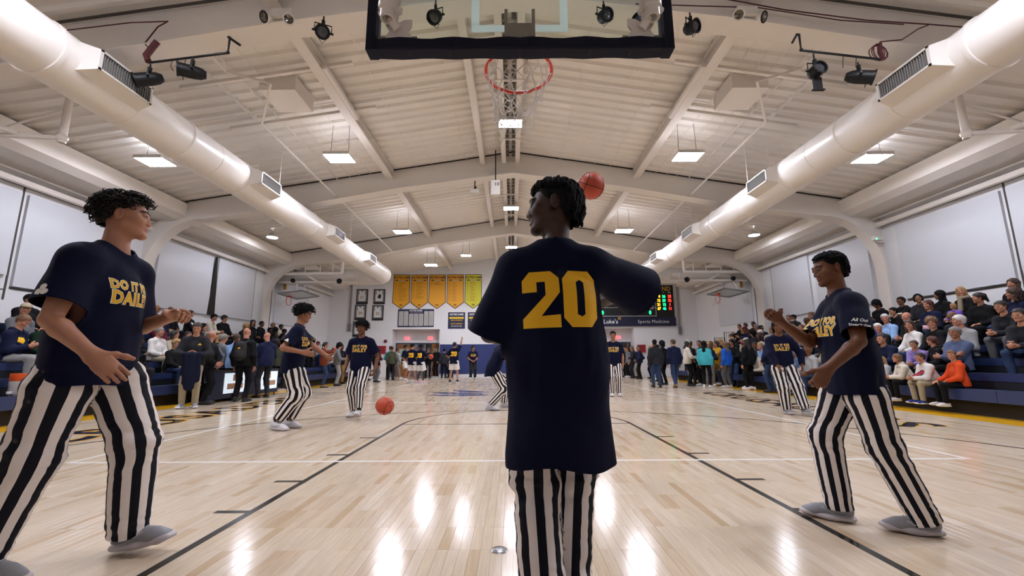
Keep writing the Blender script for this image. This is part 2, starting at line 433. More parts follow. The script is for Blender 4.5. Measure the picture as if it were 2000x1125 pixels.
def add_head(S, f, nose=1., jaw=1., lips=1.):
    s = f.hs; c, R = f.hc, f.hR
    P = lambda x, y, z: c + R @ (V3(x, y, z) * s)
    E = lambda x, y, z, a, b, d, k, sub=False: S.ell(P(x, y, z), V3(a, b, d) * s, R, k * s, sub)
    K = lambda p, q, ra, rb, k: S.cone(P(*p), P(*q), ra * s, rb * s, k * s)
    E(0, -.014, .032, .074, .094, .080, .02)
    E(0, .030, -.030, .060, .060, .076, .03)
    for g in (-1, 1):
        K((g * .049 * jaw, .003, -.058), (g * .012, .068, -.097), .017, .014, .03)
        E(g * .043, .055, -.022, .022, .022, .02, .025)
        E(g * .0315, .094, .000, .0165, .014, .0115, .012, True)
        E(g * .0315, .0755, .000, .0150, .0152, .0130, .005)
        E(g * .0318, .0945, -.0005, .0125, .0110, .0056, .003, True)
    K((-.034, .078, .019), (.034, .078, .019), .0105, .0105, .014)
    E(0, .072, -.098, .016, .013, .013, .02)
    K((0, .082, .012), (0, .0965, -.031), .0075, .0100 * nose, .012)
    for g in (-1, 1): E(g * .0115 * nose, .0905, -.0365, .0090 * nose, .010, .0075, .006)
    K((-.017, .0805, -.0585), (0, .0855, -.0570), .0045 * lips, .0062 * lips, .004); K((.017, .0805, -.0585), (0, .0855, -.0570), .0045 * lips, .0062 * lips, .004)
    K((-.015, .0800, -.0675), (0, .0845, -.0700), .0045 * lips, .0068 * lips, .004); K((.015, .0800, -.0675), (0, .0845, -.0700), .0045 * lips, .0068 * lips, .004)
    for g in (-1, 1):
        Re = R @ rotm((0, 0, 1), g * -.35)
        S.ell(P(g * .077, -.012, -.006), V3(.010, .020, .032) * s, Re, .006 * s)
        S.ell(P(g * .0880, -.006, -.004), V3(.007, .012, .021) * s, Re, .003 * s, True)
    S.cone(f.nb - f.up * .03 * f.s, P(0, -.018, -.05), .057 * f.s, .051 * s, .03 * s)

def add_hand(S, f, i, fine=True):
    s = f.s; w = f.wr[i]; fd = unit(w - f.el[i])
    d = unit(f.hdir[i]) if f.hdir[i] is not None else fd
    n = f.palm[i]; n = V3(n) if n is not None else (-f.cr if i == 0 else f.cr)
    n = unit(n - d * (n @ d)); t = np.cross(d, n) * (1 if i == 0 else -1)
    S.cone(w + d * .012 * s, w + d * .078 * s, .036 * s, .041 * s, .02 * s, False, (n, .42))
    cu = f.curl[i]; kn = w + d * .088 * s; r0 = .0092 if fine else .0105
    for j, (o, L, lag) in enumerate(((.031, .074, 0), (.0105, .083, .08), (-.0105, .077, .14), (-.031, .060, .22))):
        p = kn + t * o * s - d * abs(o - .005) * .25 * s; q = p - d * .03 * s; a = 0; dd = d + t * o * 1.2
        pts = [q, p]
        for m, fr in enumerate((.45, .31, .24)):
            a += cu * (.75, 1.15, .8)[m] * (1 + lag); ddd = unit(unit(dd) * math.cos(a) + n * math.sin(a))
            p = p + ddd * L * fr * s; pts.append(p)
        S.chain(pts, [r0 * s, r0 * 1.02 * s, r0 * .95 * s, r0 * .88 * s, r0 * .78 * s], .0035 * s if fine else .002)
    p = w + d * .018 * s + t * .022 * s; a = .5 * cu; q = unit(t * .75 + d * .62 + n * .25)
    pts = [p, p + q * .044 * s]; q = unit(q + d * .55 + n * .5 * cu); pts.append(pts[-1] + q * .034 * s)
    q = unit(q + n * .5 * cu); pts.append(pts[-1] + q * .026 * s)
    S.chain(pts, [.016 * s, .0125 * s, .0112 * s, .009 * s], .012 * s)

def body_solid(f, fine=True, arms=1., face={}):
    S = Solid(); s = f.s; up, cr, cf = f.up, f.cr, f.cf; g = f.girth
    S.ell(f.pv + V3(0, 0, .0), V3(.135 * g, .10 * g, .11) * s, np.stack([f.hr, f.hf, V3(0, 0, 1)], 1), .05 * s)
    S.cone(f.pv + up * .08 * s, f.pv + up * .30 * s, .125 * s * g, .140 * s, .06 * s, False, (cf, .68))
    S.cone(f.sh[0] - cr * .02 * s, f.sh[1] + cr * .02 * s, .052 * s, .052 * s, .05 * s)
    for i in (0, 1):
        S.cone(f.nb + up * .02 * s, f.sh[i] + up * .005 * s, .045 * s, .042 * s, .04 * s)
        S.chain([f.sh[i], lerp(f.sh[i], f.el[i], .35), f.el[i], lerp(f.el[i], f.wr[i], .25), f.wr[i]],
                [.050 * s, .050 * s * arms, .037 * s, .041 * s * arms, .0265 * s], .012 * s)
        add_hand(S, f, i, fine)
        S.chain([f.hip[i], f.kn[i]], [.078 * s, .05 * s], .03 * s)
        S.chain([f.kn[i], lerp(f.kn[i], f.an[i], .3), f.an[i]], [.05 * s, .05 * s, .036 * s], .02 * s)
        S.cone(f.an[i] - V3(0, 0, .03) * s, f.an[i] + f.toe[i] * .12 * s - V3(0, 0, .045) * s, .03 * s, .024 * s, .02 * s)
    add_head(S, f, **face)
    return S

def top_solid(f, sleeve='short', slack=1., hem=.30, sl_len=.27, depth=.72, width=1., flare=1.):
    """Returns (whole, sleeves only, torso only)."""
    s = f.s; up, cr, cf, g = f.up, f.cr, f.cf, f.girth
    T = Solid(); A = Solid()
    hc = f.pv - V3(0, 0, 1) * hem * s * .6 - up * hem * s * .4
    T.cone(f.pv + up * .04 * s, f.pv + up * .275 * s, .170 * s * g * width, .176 * s * width, .08 * s, False, (cf, depth))
    T.cone(hc, f.pv + up * .04 * s, .178 * s * g * width * flare, .170 * s * g * width, .08 * s, False, (cf, depth * 1.02))
    T.cone(f.sh[0] - cr * .03 * s, f.sh[1] + cr * .03 * s, .062 * s, .062 * s, .05 * s)
    for i in (0, 1): T.cone(f.nb + up * .030 * s, f.sh[i] - up * .0 * s, .060 * s, .064 * s, .05 * s)
    for i in (0, 1):
        d = unit(f.el[i] - f.sh[i])
        if sleeve == 'short':
            e = f.sh[i] + d * sl_len * s
            A.cone(f.sh[i], e, .074 * s, .076 * s * (slack[i] if isinstance(slack, tuple) else slack), .03 * s)
        else:
            fd = unit(f.wr[i] - f.el[i])
            A.chain([f.sh[i], f.el[i], f.wr[i] - fd * .015 * s], [.074 * s, .058 * s * slack, .044 * s * slack], .03 * s)
    W = Solid(); W.p = T.p + [p[:5] + (.055 * s,) + p[6:] for p in A.p]
    return W, A, T

def make_top(f, h, sleeve='short', hem=.30, sl_len=.27, fold=.006, seed=1, thick=.006, neck=.088, wavy=.008, **kw):
    s = f.s; W, A, T = top_solid(f, sleeve, hem=hem, sl_len=sl_len, **kw)
    P, F = W.mesh(h); F = tri(F)
    if fold:
        N = normals(P, F); up = f.up
        Q = P.copy(); al = Q @ up; Q = Q - np.outer(al, up) * .62        # folds run mostly up and down
        n = vnoise(Q, 9 / s, seed) * .7 + vnoise(Q + .1 * vnoise(P, 5, 9)[:, None], 19 / s, seed + 3) * .5
        amp = fold * np.clip(1.25 - (al - f.pv @ up) / (.5 * s), .25, 1.3)
        P = P + N * (n * amp)[:, None]
    P32 = P.astype(np.float32); td = T.ev(P32, .2); arm = (A.ev(P32, .2) < td - .004) & (td > .012)
    c = np.full(len(P), -1.)
    az = np.arctan2((P - f.pv) @ f.cf, (P - f.pv) @ f.cr)
    ch = -((P - f.pv) @ V3(0, 0, 1)) - (hem - .0 + wavy * np.sin(3 * az + seed)) * s
    c = np.where(arm, c, np.maximum(c, ch))
    for i in (0, 1):
        d = unit(f.el[i] - f.sh[i]); near = np.linalg.norm(P - f.sh[i], axis=1)
        if sleeve == 'short': cs = (P - f.sh[i]) @ d - sl_len * s * .98
        else:
            fd = unit(f.wr[i] - f.el[i]); cs = np.where(np.linalg.norm(P - f.wr[i], axis=1) < .09 * s, (P - f.wr[i]) @ fd + .012 * s, -1)
        mine = arm & (np.linalg.norm(P - f.sh[i], axis=1) < np.linalg.norm(P - f.sh[1 - i], axis=1))
        if sleeve != 'short': mine = arm | (np.linalg.norm(P - f.wr[i], axis=1) < .09 * s)
        c = np.where(mine, np.maximum(c, cs), c)
    q = P - (f.nb + f.up * .078 * s + f.cf * .020 * s); c = np.maximum(c, neck * s - np.linalg.norm(q, axis=1))
    P, F, _ = clip(P, F, c)
    if thick: P, F, _ = shell(P, F, thick)
    return P, F, W

def make_legs(f, h, r=(.105, .088, .075), fold=.008, seed=2, thick=.005, cuff=.05, skin_tight=False, to=1.0, seat=1.0, bunch=0.):
    """Trousers; returns P, F and the stripe field (cos, sin, side)."""
    s = f.s; S = Solid(); g = f.girth
    S.ell(f.pv + V3(0, 0, .01) * s, V3(.150 * g * seat, .115 * g * seat, .13) * s, np.stack([f.hr, f.hf, V3(0, 0, 1)], 1), .04 * s)
    ends = []
    for i in (0, 1):
        if to < 1: e = lerp(f.kn[i], f.an[i], max(0, to * 2 - 1)) if to >= .5 else lerp(f.hip[i], f.kn[i], to * 2)
        else: e = f.an[i]
        d = unit(f.an[i] - f.kn[i]); ends.append(e)
        if to >= .5: S.chain([f.hip[i], lerp(f.hip[i], f.kn[i], .3), f.kn[i], e], [r[0] * .8 * s, r[0] * s, r[1] * s, r[2] * s], .03 * s)
        else: S.cone(f.hip[i], e, r[0] * s, r[2] * s, .03 * s)
    P, F = S.mesh(h); F = tri(F)
    dl = []
    def segd(P, a, b):
        v = b - a; t = np.clip((P - a) @ v / (v @ v), 0, 1); return np.linalg.norm(P - a - t[:, None] * v, axis=1), t
    dist = np.stack([np.minimum(segd(P, f.hip[i], f.kn[i])[0], segd(P, f.kn[i], f.an[i])[0]) for i in (0, 1)], 1)
    side = (P - f.pv) @ f.hr
    w = np.clip((dist[:, 1] - dist[:, 0]) / (.06 * s) * .5 + .5, 0, 1); leg = (w < .5).astype(int)
    if fold:
        N = normals(P, F)
        n = np.zeros(len(P))
        for i in (0, 1):
            d1, t1 = segd(P, f.hip[i], f.kn[i]); d2, t2 = segd(P, f.kn[i], f.an[i]); lower = d2 < d1
            al = np.where(lower, 1 + t2, t1); bend = np.exp(-((al - 1) / .28) ** 2) + 1.0 * np.exp(-((al - 1.93) / .16) ** 2) + .7 * np.exp(-((al - .15) / .25) ** 2)
            Q = P.copy(); k = (vnoise(Q * V3(1, 1, 2.2), 10 / s, seed + i) * .6 + vnoise(Q * V3(1.2, 1.2, 2.6), 22 / s, seed + 5 + i) * .4)
            m = leg == i; n[m] = (k * (.35 + bend))[m]
            if bunch: n[m] += (bunch * np.exp(-((al - 1.9) / .1) ** 2) * (np.sin(al * 95 + 3 * vnoise(P, 6, 3)) + .6))[m]
        P = P + N * (n * fold)[:, None]
    cs = np.zeros((len(P), 3))
    for i in (0, 1):
        ax1 = unit(f.kn[i] - f.hip[i]); ax2 = unit(f.an[i] - f.kn[i]); d1, t1 = segd(P, f.hip[i], f.kn[i]); d2, t2 = segd(P, f.kn[i], f.an[i])
        k1 = f.hip[i] + np.clip((P - f.hip[i]) @ ax1, -.3, 9)[:, None] * ax1; k2 = f.kn[i] + np.clip((P - f.kn[i]) @ ax2, -9, 9)[:, None] * ax2
        wt = np.clip((d1 - d2) / (.05 * s) * .5 + .5, 0, 1)[:, None]
        q = P - (k1 * (1 - wt) + k2 * wt); fw = f.hf
        m = leg == i; u = q @ f.hr; v = q @ fw; L = np.hypot(u, v) + 1e-6
        # azimuth in the plane across the limb
        ax = ax1 * (1 - wt) + ax2 * wt
        X = f.hr - ax * (ax @ f.hr)[:, None]; X /= np.linalg.norm(X, axis=1, keepdims=True); Y = np.cross(-ax, X); Y /= np.linalg.norm(Y, axis=1, keepdims=True) + 1e-9
        u = (q * X).sum(1); v = (q * Y).sum(1); L = np.hypot(u, v) + 1e-6
        cs[m, 0] = (u / L)[m]; cs[m, 1] = (v / L)[m]; cs[m, 2] = i
    c = np.full(len(P), -1.)
    for i in (0, 1):
        d = unit(f.an[i] - f.kn[i]) if to >= .5 else unit(f.kn[i] - f.hip[i])
        q = (P - ends[i]) @ d + cuff * s * (1 if to >= 1 else 0) * -1 + (0 if to >= 1 else 0)
        q = (P - ends[i]) @ d - cuff * s
        m = (leg == i) & (np.linalg.norm(P - ends[i], axis=1) < .28 * s); c = np.where(m, np.maximum(c, q), c)
    P, F, (cs,) = clip(P, F, c, [cs])
    if thick: P, F, (cs,) = shell(P, F, thick, [cs])
    return P, F, cs

def face_marks(P, f):
    """Lip, brow and eye-line fields in head coordinates."""
    q = (P - f.hc) @ f.hR / f.hs; ax = np.abs(q[:, 0]); front = q[:, 1] > .06
    lip = np.exp(-((q[:, 0] / .0235) ** 4 + ((q[:, 2] + .0635) / (.0125 * np.clip(1.1 - (ax / .027) ** 2, .25, 1.1))) ** 4)) * (q[:, 1] > .078)
    brow = np.exp(-(((ax - .033) / .020) ** 4 + ((q[:, 2] - .0235 + (ax - .033) ** 2 * 8) / .0055) ** 4)) * front
    eye = np.exp(-(((ax - .0315) / .0135) ** 4 + ((q[:, 2]) / .0058) ** 4)) * front
    return np.stack([lip, brow, eye], 1)

def make_body(f, h, fine=True, head_to=None, arms=1., face={}):
    S = body_solid(f, fine, arms, face); P, F = S.mesh(h, 1); F = tri(F)
    if head_to:
        hh = h
        while hh > head_to:
            q = (P - f.hc) @ f.hR / f.hs
            m = (np.linalg.norm(q - V3(0, .03, -.02), axis=1) < .125) & (q[:, 2] > -.125)
            for i in (0, 1): m |= np.linalg.norm(P - f.wr[i] - unit(f.wr[i] - f.el[i]) * .08 * f.s, axis=1) < .12 * f.s
            P, F, _ = refine(P, F, m, S, hh); hh /= 2
    return P, F, S
# ------------------------------------------------------------------ shoes, hair, lettering
def shoe_meshes(h=.006):
    U = Solid()
    U.cone((0, -.035, .060), (0, .02, .062), .040, .040, .03); U.cone((0, .02, .060), (0, .12, .044), .043, .040, .03)
    U.ell((.002, .150, .036), (.046, .060, .030), None, .03); U.cone((0, -.022, .07), (0, -.016, .108), .040, .039, .02)
    U.ell((0, -.012, .128), (.030, .036, .022), None, .006, True)
    P, F = U.mesh(h); P, F, _ = clip(P, F, .020 - P[:, 2]); up = (P, F)
    S = Solid()
    zf = np.array([0, 0, 1.])
    S.cone((0, -.042, .020), (-.002, .05, .018), .046, .042, .03, False, (zf, .46)); S.cone((-.002, .05, .018), (.004, .145, .022), .043, .050, .03, False, (zf, .42)); S.ell((.002, .185, .028), (.040, .034, .018), None, .03)
    P, F = S.mesh(h); P[:, 2] = np.maximum(P[:, 2], np.where(P[:, 1] > .13, (P[:, 1] - .13) ** 2 * 3, 0)); so = (P, tri(F))
    pts = []
    for j in range(5):
        y = .055 + j * .018; z = .1045 - j * .0075
        pts.append([(-.024, y - .006, z - .006), (-.01, y + .002, z + .002), (.01, y + .004, z + .002), (.024, y - .002, z - .006)])
    pts.append([(0, .05, .106), (-.03, .04, .108), (-.035, .06, .098), (0, .052, .106), (.03, .042, .108), (.036, .064, .096)])
    for g in (-1, 1): pts.append([(g * .047, -.045, .050), (g * .049, -.02, .038), (g * .050, .02, .040), (g * .046, .07, .060), (g * .034, .095, .074)])
    la = tubes(pts, .0030, 4)
    return up, so, la
_su, _ss, _sl = shoe_meshes()
def one_slot(me, m=None):
    me.materials.append(m if m is not None else mat('cloth_base', '777777')); return me
M_SHOE = [one_slot(to_mesh('shoe_upper', *_su)), one_slot(to_mesh('shoe_sole', *_ss)), one_slot(to_mesh('shoe_laces', *_sl))]
_lo = shoe_meshes(.014); M_SHOE_LO = [one_slot(to_mesh('shoe_upper_far', *_lo[0])), one_slot(to_mesh('shoe_sole_far', *_lo[1]))]

def slot(o, m):
    if len(o.data.materials) == 0: o.data.materials.append(m)
    o.material_slots[0].link = 'OBJECT'; o.material_slots[0].material = m; return o

def add_shoes(body, f, mu, ms, ml=None, far=False):
    for i in (0, 1):
        me = M_SHOE_LO if far else M_SHOE
        o = slot(link('shoe', me[0], None, body, mw=Matrix(f.foot_mat(i))), mu)
        slot(link('sole', me[1], None, o), ms)
        if ml is not None and not far: slot(link('laces', me[2], None, o), ml)

def scalp(n, zmin=-.1):
    """Even directions over the skull in head space, top first."""
    out = []; g = math.pi * (3 - math.sqrt(5))
    for i in range(n):
        z = 1 - i / n * (1 - zmin); r = math.sqrt(max(0, 1 - z * z)); out.append((r * math.cos(g * i), r * math.sin(g * i), z))
    return np.array(out)
SK_C, SK_R = np.array((0, -.014, .032)), np.array((.074, .094, .080))

def cap_hair(h=.006, grow=.008, front=.062, side=.0, nape=-.075, fade=0.):
    """Close-cut hair: a skull cap with a hairline; head space."""
    S = Solid(); S.ell(SK_C, SK_R + grow, None, .01); S.cone((0, -.06, .01), (0, -.055, -.05), .055 + grow, .048 + grow, .03)
    P, F = S.mesh(h)
    y, z, x = P[:, 1], P[:, 2], np.abs(P[:, 0])
    line = np.where(y > .055, front, np.where(y > .0, side + (front - side) * (y / .055) ** 2, np.where(y > -.03, side + (y / .03) * .03, nape)))
    line = np.where(y < -.03, nape + np.clip((y + .075) / .045, 0, 1) * (side - .03 - nape), line)
    P, F, _ = clip(P, F, line - z); P, F, _ = shell(P, F, .004)
    return P, F

def twists(n=90, seed=3, length=.085, rad=.0068, fringe=.058, droop=1.0, flim=1.08, slim=1.22, up=1.0):
    """Short twisted locks that fall from the crown."""
    rg = np.random.default_rng(seed); paths = []; rads = []
    for d in scalp(n, -.25):
        th = math.acos(d[2]); ph = math.atan2(d[1], d[0])
        front = d[1] > .35
        if th > 1.12 and front: continue
        if th > 1.5 and abs(d[0]) > .8 and d[1] > -.2: continue
        L = length * rg.uniform(.7, 1.15); k = 9; pts = []
        j1, j2 = rg.uniform(0, 6.3), rg.uniform(.8, 1.3)
        for i in range(k):
            t = i / (k - 1); a = th + t * L / .088 * droop; lift = .008 + .012 * up * math.sin(math.pi * min(1, t * 1.3)) * rg.uniform(.8, 1.1)
            a = min(a, flim if front else slim if abs(d[0]) > .62 * math.sin(th) and d[1] > -.42 * math.sin(th) else 9)
            if a > 1.62:
                drop = (a - 1.62) * .088; aa = 1.62
            else: drop = 0; aa = a
            dd = np.array((math.sin(aa) * math.cos(ph), math.sin(aa) * math.sin(ph), math.cos(aa)))
            p = SK_C + dd * (SK_R + lift) - np.array((0, 0, drop))
            p = p + .0022 * np.array((math.cos(j1 + t * 9 * j2), math.sin(j1 + t * 9 * j2), 0)); pts.append(p)
        paths.append(pts); rads.append(np.array([rad * (.9 if i == 0 else 1.05 + .12 * (i % 2)) * (1 if i < k - 1 else .55) for i in range(k)]))
    return tubes(paths, rads, 6)

def curls(n=230, seed=4, coil=.011, rad=.0030, length=.055, zmin=.05, lift=.02, turns=1.6, front=1.02, back=True):
    """Loose curls: little coils growing out of the scalp."""
    rg = np.random.default_rng(seed); paths = []; rads = []
    for d in scalp(n, zmin):
        if d[1] > .5 and d[2] < .42: continue
        if d[1] > -.25 and d[2] < .05: continue
        out = unit(d + .55 * rg.normal(size=3)); side = unit(np.cross(out, rg.normal(size=3))); w = np.cross(out, side)
        L = length * rg.uniform(.55, 1.15); c = coil * rg.uniform(.6, 1.2); tn = turns * rg.uniform(.7, 1.3); ph = rg.uniform(0, 6.3); k = 14; pts = []
        p0 = SK_C + d * (SK_R + .002); fall = np.array((0, .25 * (d[1] > 0), -.55))
        for i in range(k):
            t = i / (k - 1); a = ph + 2 * math.pi * tn * t
            q = p0 + out * lift * math.sin(t * 1.7) + (unit(d * .5 + fall) * L * .55 + out * L * .2) * t * t + (side * math.cos(a) + w * math.sin(a)) * c * min(1, t * 3)
            pts.append(q)
        paths.append(pts); rads.append(rad * (1 - .45 * np.linspace(0, 1, k)))
    return tubes(paths, rads, 4)

GL = {}
def glyph_mesh(text, size, bold=0., shear=0., spacing=1., align='CENTER', xscale=1., cell=None):
    """Lettering from the built-in face as flat triangles, cut on a grid so it can follow cloth."""
    cu = bpy.data.curves.new('lettering', 'FONT'); cu.body = text; cu.size = size; cu.offset = bold; cu.shear = shear; cu.space_character = spacing; cu.align_x = align; cu.resolution_u = 2
    o = bpy.data.objects.new('lettering', cu); C.objects.link(o); dg = bpy.context.evaluated_depsgraph_get(); me = bpy.data.meshes.new_from_object(o.evaluated_get(dg))
    bpy.data.objects.remove(o); bpy.data.curves.remove(cu)
    bm = bmesh.new(); bm.from_mesh(me); bpy.data.meshes.remove(me)
    for v in bm.verts: v.co.x *= xscale
    grid_cut(bm, cell); return bm
def grid_cut(bm, cell):
    bmesh.ops.triangulate(bm, faces=bm.faces)
    if not cell: return
    xs = [v.co.x for v in bm.verts]; ys = [v.co.y for v in bm.verts]
    for ax, vals in ((0, xs), (1, ys)):
        n0, n1 = math.floor(min(vals) / cell), math.ceil(max(vals) / cell)
        for k in range(n0, n1 + 1):
            co = [0, 0, 0]; no = [0, 0, 0]; co[ax] = k * cell; no[ax] = 1
            bmesh.ops.bisect_plane(bm, geom=bm.verts[:] + bm.edges[:] + bm.faces[:], plane_co=co, plane_no=no, dist=1e-6)
def poly_bm(polys, cell=None):
    bm = bmesh.new()
    for p in polys: bm.faces.new([bm.verts.new((x, y, 0)) for x, y in p])
    grid_cut(bm, cell); return bm
# slab numerals with cut corners, unit height; each a set of convex pieces
SLAB = {'2': (.62, [[(0, .62), (0, .84), (.24, .84), (.24, .62)][::-1], [(0, .84), (.13, 1), (.49, 1), (.62, .86), (.38, .80), (.24, .80)][::-1], [(.38, .80), (.62, .86), (.62, .60), (.38, .56)][::-1], [(.38, .56), (.62, .60), (.30, .20), (0, .16)][::-1], [(0, .16), (.30, .20), (.62, .22), (.62, 0), (0, 0)][::-1]]),
        '0': (.62, [[(0, .16), (.24, .22), (.24, .78), (0, .84)][::-1][::-1], [(0, .84), (.24, .78), (.30, .82), (.32, .82), (.32, 1), (.13, 1)], [(.32, 1), (.32, .82), (.38, .78), (.62, .84), (.49, 1)], [(.62, .84), (.38, .78), (.38, .22), (.62, .16)], [(.62, .16), (.38, .22), (.32, .18), (.32, 0), (.49, 0)], [(.32, 0), (.32, .18), (.24, .22), (0, .16), (.13, 0)]])}
def number_bm(txt, height, gap=.06, cell=None):
    x = 0; polys = []
    for ch in txt:
        w, ps = SLAB[ch]; polys += [[((a + x) * height, b * height) for a, b in p] for p in ps]; x += w + gap
    x -= gap; polys = [[(a - x * height / 2, b - height / 2) for a, b in p] for p in polys]
    return poly_bm(polys, cell)

def drape(bm, P, F, origin, ux, uy, lift=.0015, reach=.5, rot=0.):
    """Lay a flat cut mesh onto a surface: rays run along -n from origin + x*ux + y*uy + n."""
    bvh = BVHTree.FromPolygons(np.asarray(P).tolist(), np.asarray(tri(F)).tolist())
    o = Vector(origin); ux = Vector(ux).normalized(); uy = Vector(uy).normalized(); n = ux.cross(uy).normalized(); c, s = math.cos(rot), math.sin(rot); bad = []
    for v in bm.verts:
        x, y = v.co.x * c - v.co.y * s, v.co.x * s + v.co.y * c
        a = o + ux * x + uy * y
        hit, no, i, d = bvh.ray_cast(a + n * reach, -n, reach * 2)
        if hit is None: bad.append(v)
        else: v.co = hit + n * lift
    if bad: bmesh.ops.delete(bm, geom=bad, context='VERTS')
    return bm
def bm_obj(name, bm, m, parent=None, mw=None):
    me = bpy.data.meshes.new(name); bm.to_mesh(me); bm.free(); return link(name, me, m, parent, mw=mw)
# ------------------------------------------------------------------ room
WX, Y0, Y1_, RIDGE, SL = 11.6, -3.2, 26.4, 7.66, .158
deck = lambda x: RIDGE - SL * abs(x)
FR_Y = (-.45, 6.1, 12.75, 19.2)
M_WALL = mat('white_wall', 'e6e6e8', .75, bump=(6, .05), var=.02); M_CEIL = mat('cream_roof', 'e9e3da', .6, var=.02, bump=(3, .03)); M_STEEL = mat('cream_steel', 'e4ddd4', .5, var=.02, bump=(4, .03))
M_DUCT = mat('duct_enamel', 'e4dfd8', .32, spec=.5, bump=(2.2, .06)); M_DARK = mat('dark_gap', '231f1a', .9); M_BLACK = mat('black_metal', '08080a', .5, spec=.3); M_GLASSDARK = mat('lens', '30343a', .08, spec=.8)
M_GRILLE = mat('grille', '8d8a86', .5, metal=.3); M_LED = mat('lamp_diffuser', 'ffffff', .5, emit=('eef0ff', LAMP)); M_HOUSING = mat('lamp_housing', 'cfcac2', .5)
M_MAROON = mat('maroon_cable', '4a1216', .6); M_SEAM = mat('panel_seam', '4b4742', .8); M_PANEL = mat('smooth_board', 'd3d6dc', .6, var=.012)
M_NAVYPAD = mat('navy_pad', '22336b', .5, bump=(40, .05)); M_NAVYPLASTIC = mat('navy_plastic', '1c2747', .45); M_WOODDOOR = mat('oak_door', '8a5a2c', .5, var=.15, bump=(8, .1, (1, 1, .1)))
M_YELLOW = mat('gold_vinyl', 'e3a322', .6); M_INK = mat('black_ink', '15131a', .7); M_NAVYINK = mat('navy_ink', '1a2044', .6); M_GREYINK = mat('faded_ink', 'a8781a', .7); M_WHITEINK = mat('white_ink', 'e6e6e6', .6)

M_GOLD = mat('gold_print', 'eeb71a', .55, spec=.3)
def floor_mat():
    k = NT('maple'); g = k.n('NewGeometry'); sp = k.n('SeparateXYZ'); k.l(g.outputs['Position'], sp.inputs[0])
    ix = k.math('FLOOR', k.math('DIVIDE', sp.outputs[0], .0572)); iy = k.math('FLOOR', k.math('DIVIDE', sp.outputs[1], .305))
    # some strips run on through two rows
    wn0 = k.n('TexWhiteNoise', noise_dimensions='2D'); cb = k.n('CombineXYZ'); k.l(ix, cb.inputs[0]); k.l(k.math('FLOOR', k.math('DIVIDE', k.math('ADD', iy, k.math('MODULO', ix, 3)), 3)), cb.inputs[1]); k.l(cb.outputs[0], wn0.inputs['Vector'])
    wn = k.n('TexWhiteNoise', noise_dimensions='2D'); cb2 = k.n('CombineXYZ'); k.l(ix, cb2.inputs[0]); k.l(iy, cb2.inputs[1]); k.l(cb2.outputs[0], wn.inputs['Vector'])
    v = k.math('ADD', k.math('MULTIPLY', wn0.outputs['Value'], .6), k.math('MULTIPLY', wn.outputs['Value'], .4))
    r = k.n('ValToRGB'); k.l(v, r.inputs[0]); e = r.color_ramp.elements
    e[0].position = .12; e[0].color = lin('c4ac8c') + (1,); e[1].position = .92; e[1].color = lin('dccdb8') + (1,)
    for p, c in ((.28, 'cebaa0'), (.42, 'd3c1a8'), (.6, 'd6c5ae'), (.75, 'd3c0a5')): x = e.new(p); x.color = lin(c) + (1,)
    mp = k.n('Mapping'); mp.inputs['Scale'].default_value = (60, 5, 1); k.l(g.outputs['Position'], mp.inputs['Vector']); ad = k.n('VectorMath', operation='ADD'); k.l(mp.outputs[0], ad.inputs[0]); k.l(wn.outputs['Color'], ad.inputs[1])
    nz = k.n('TexNoise'); nz.inputs['Scale'].default_value = 1; nz.inputs['Detail'].default_value = 4; k.l(ad.outputs[0], nz.inputs['Vector'])
    gr = k.n('MapRange'); gr.inputs['From Min'].default_value = .3; gr.inputs['From Max'].default_value = .75; gr.inputs['To Min'].default_value = .90; gr.inputs['To Max'].default_value = 1.06; k.l(nz.outputs['Fac'], gr.inputs[0])
    k.l(k.mix(1, r.outputs[0], gr.outputs[0], 'MULTIPLY'), k.b.inputs['Base Color'])
    n2 = k.n('TexNoise'); n2.inputs['Scale'].default_value = 1.3; k.l(g.outputs['Position'], n2.inputs['Vector']); m2 = k.n('MapRange'); m2.inputs['To Min'].default_value = .11; m2.inputs['To Max'].default_value = .2; k.l(n2.outputs['Fac'], m2.inputs[0]); k.l(m2.outputs[0], k.b.inputs['Roughness'])
    k.b.inputs['IOR'].default_value = 1.5
    return k.m
M_FLOOR = floor_mat()
gloss = lambda n, c: mat(n, c, .16)
M_BLACKLINE, M_WHITELINE, M_BORDER, M_BLUELOGO, M_NAVYLINE = gloss('black_line', '1f211f'), gloss('white_line', 'f0eeea'), gloss('gold_border', 'e6ad1e'), gloss('blue_logo', '3a4a78'), gloss('navy_line', '11152c')
PX0, PX1, PY0, PY1 = -100 * .0572, 100 * .0572, 6 * .305, 16 * .305
b = MB()
for x0, x1, y0, y1 in ((-WX - .3, PX0, Y0, Y1_ + 1.5), (PX1, WX + .3, Y0, Y1_ + 1.5), (PX0, PX1, Y0, PY0), (PX0, PX1, PY1, Y1_ + 1.5)): b.box(x0, x1, y0, y1, -.2, 0)
b.box(PX0 - .02, PX1 + .02, PY0 - .02, PY1 + .02, -.2, -.012)
floor = tag(b.build('floor', M_FLOOR), kind='structure')
g = .0004
pk = MB(); w, d, c = .0572 / 2 - g, .1525 - g, .0012
pk.add([(-w, -d, -.012), (w, -d, -.012), (w, d, -.012), (-w, d, -.012), (-w, -d, -.0006), (w, -d, -.0006), (w, d, -.0006), (-w, d, -.0006), (-w + c / 2, -d + c / 2, 0), (w - c / 2, -d + c / 2, 0), (w - c / 2, d - c / 2, 0), (-w + c / 2, d - c / 2, 0)],
       [(0, 1, 5, 4), (1, 2, 6, 5), (2, 3, 7, 6), (3, 0, 4, 7), (4, 5, 9, 8), (5, 6, 10, 9), (6, 7, 11, 10), (7, 4, 8, 11), (8, 9, 10, 11)])
plank = pk.mesh('plank'); plank.materials.append(M_FLOOR)
cells = []
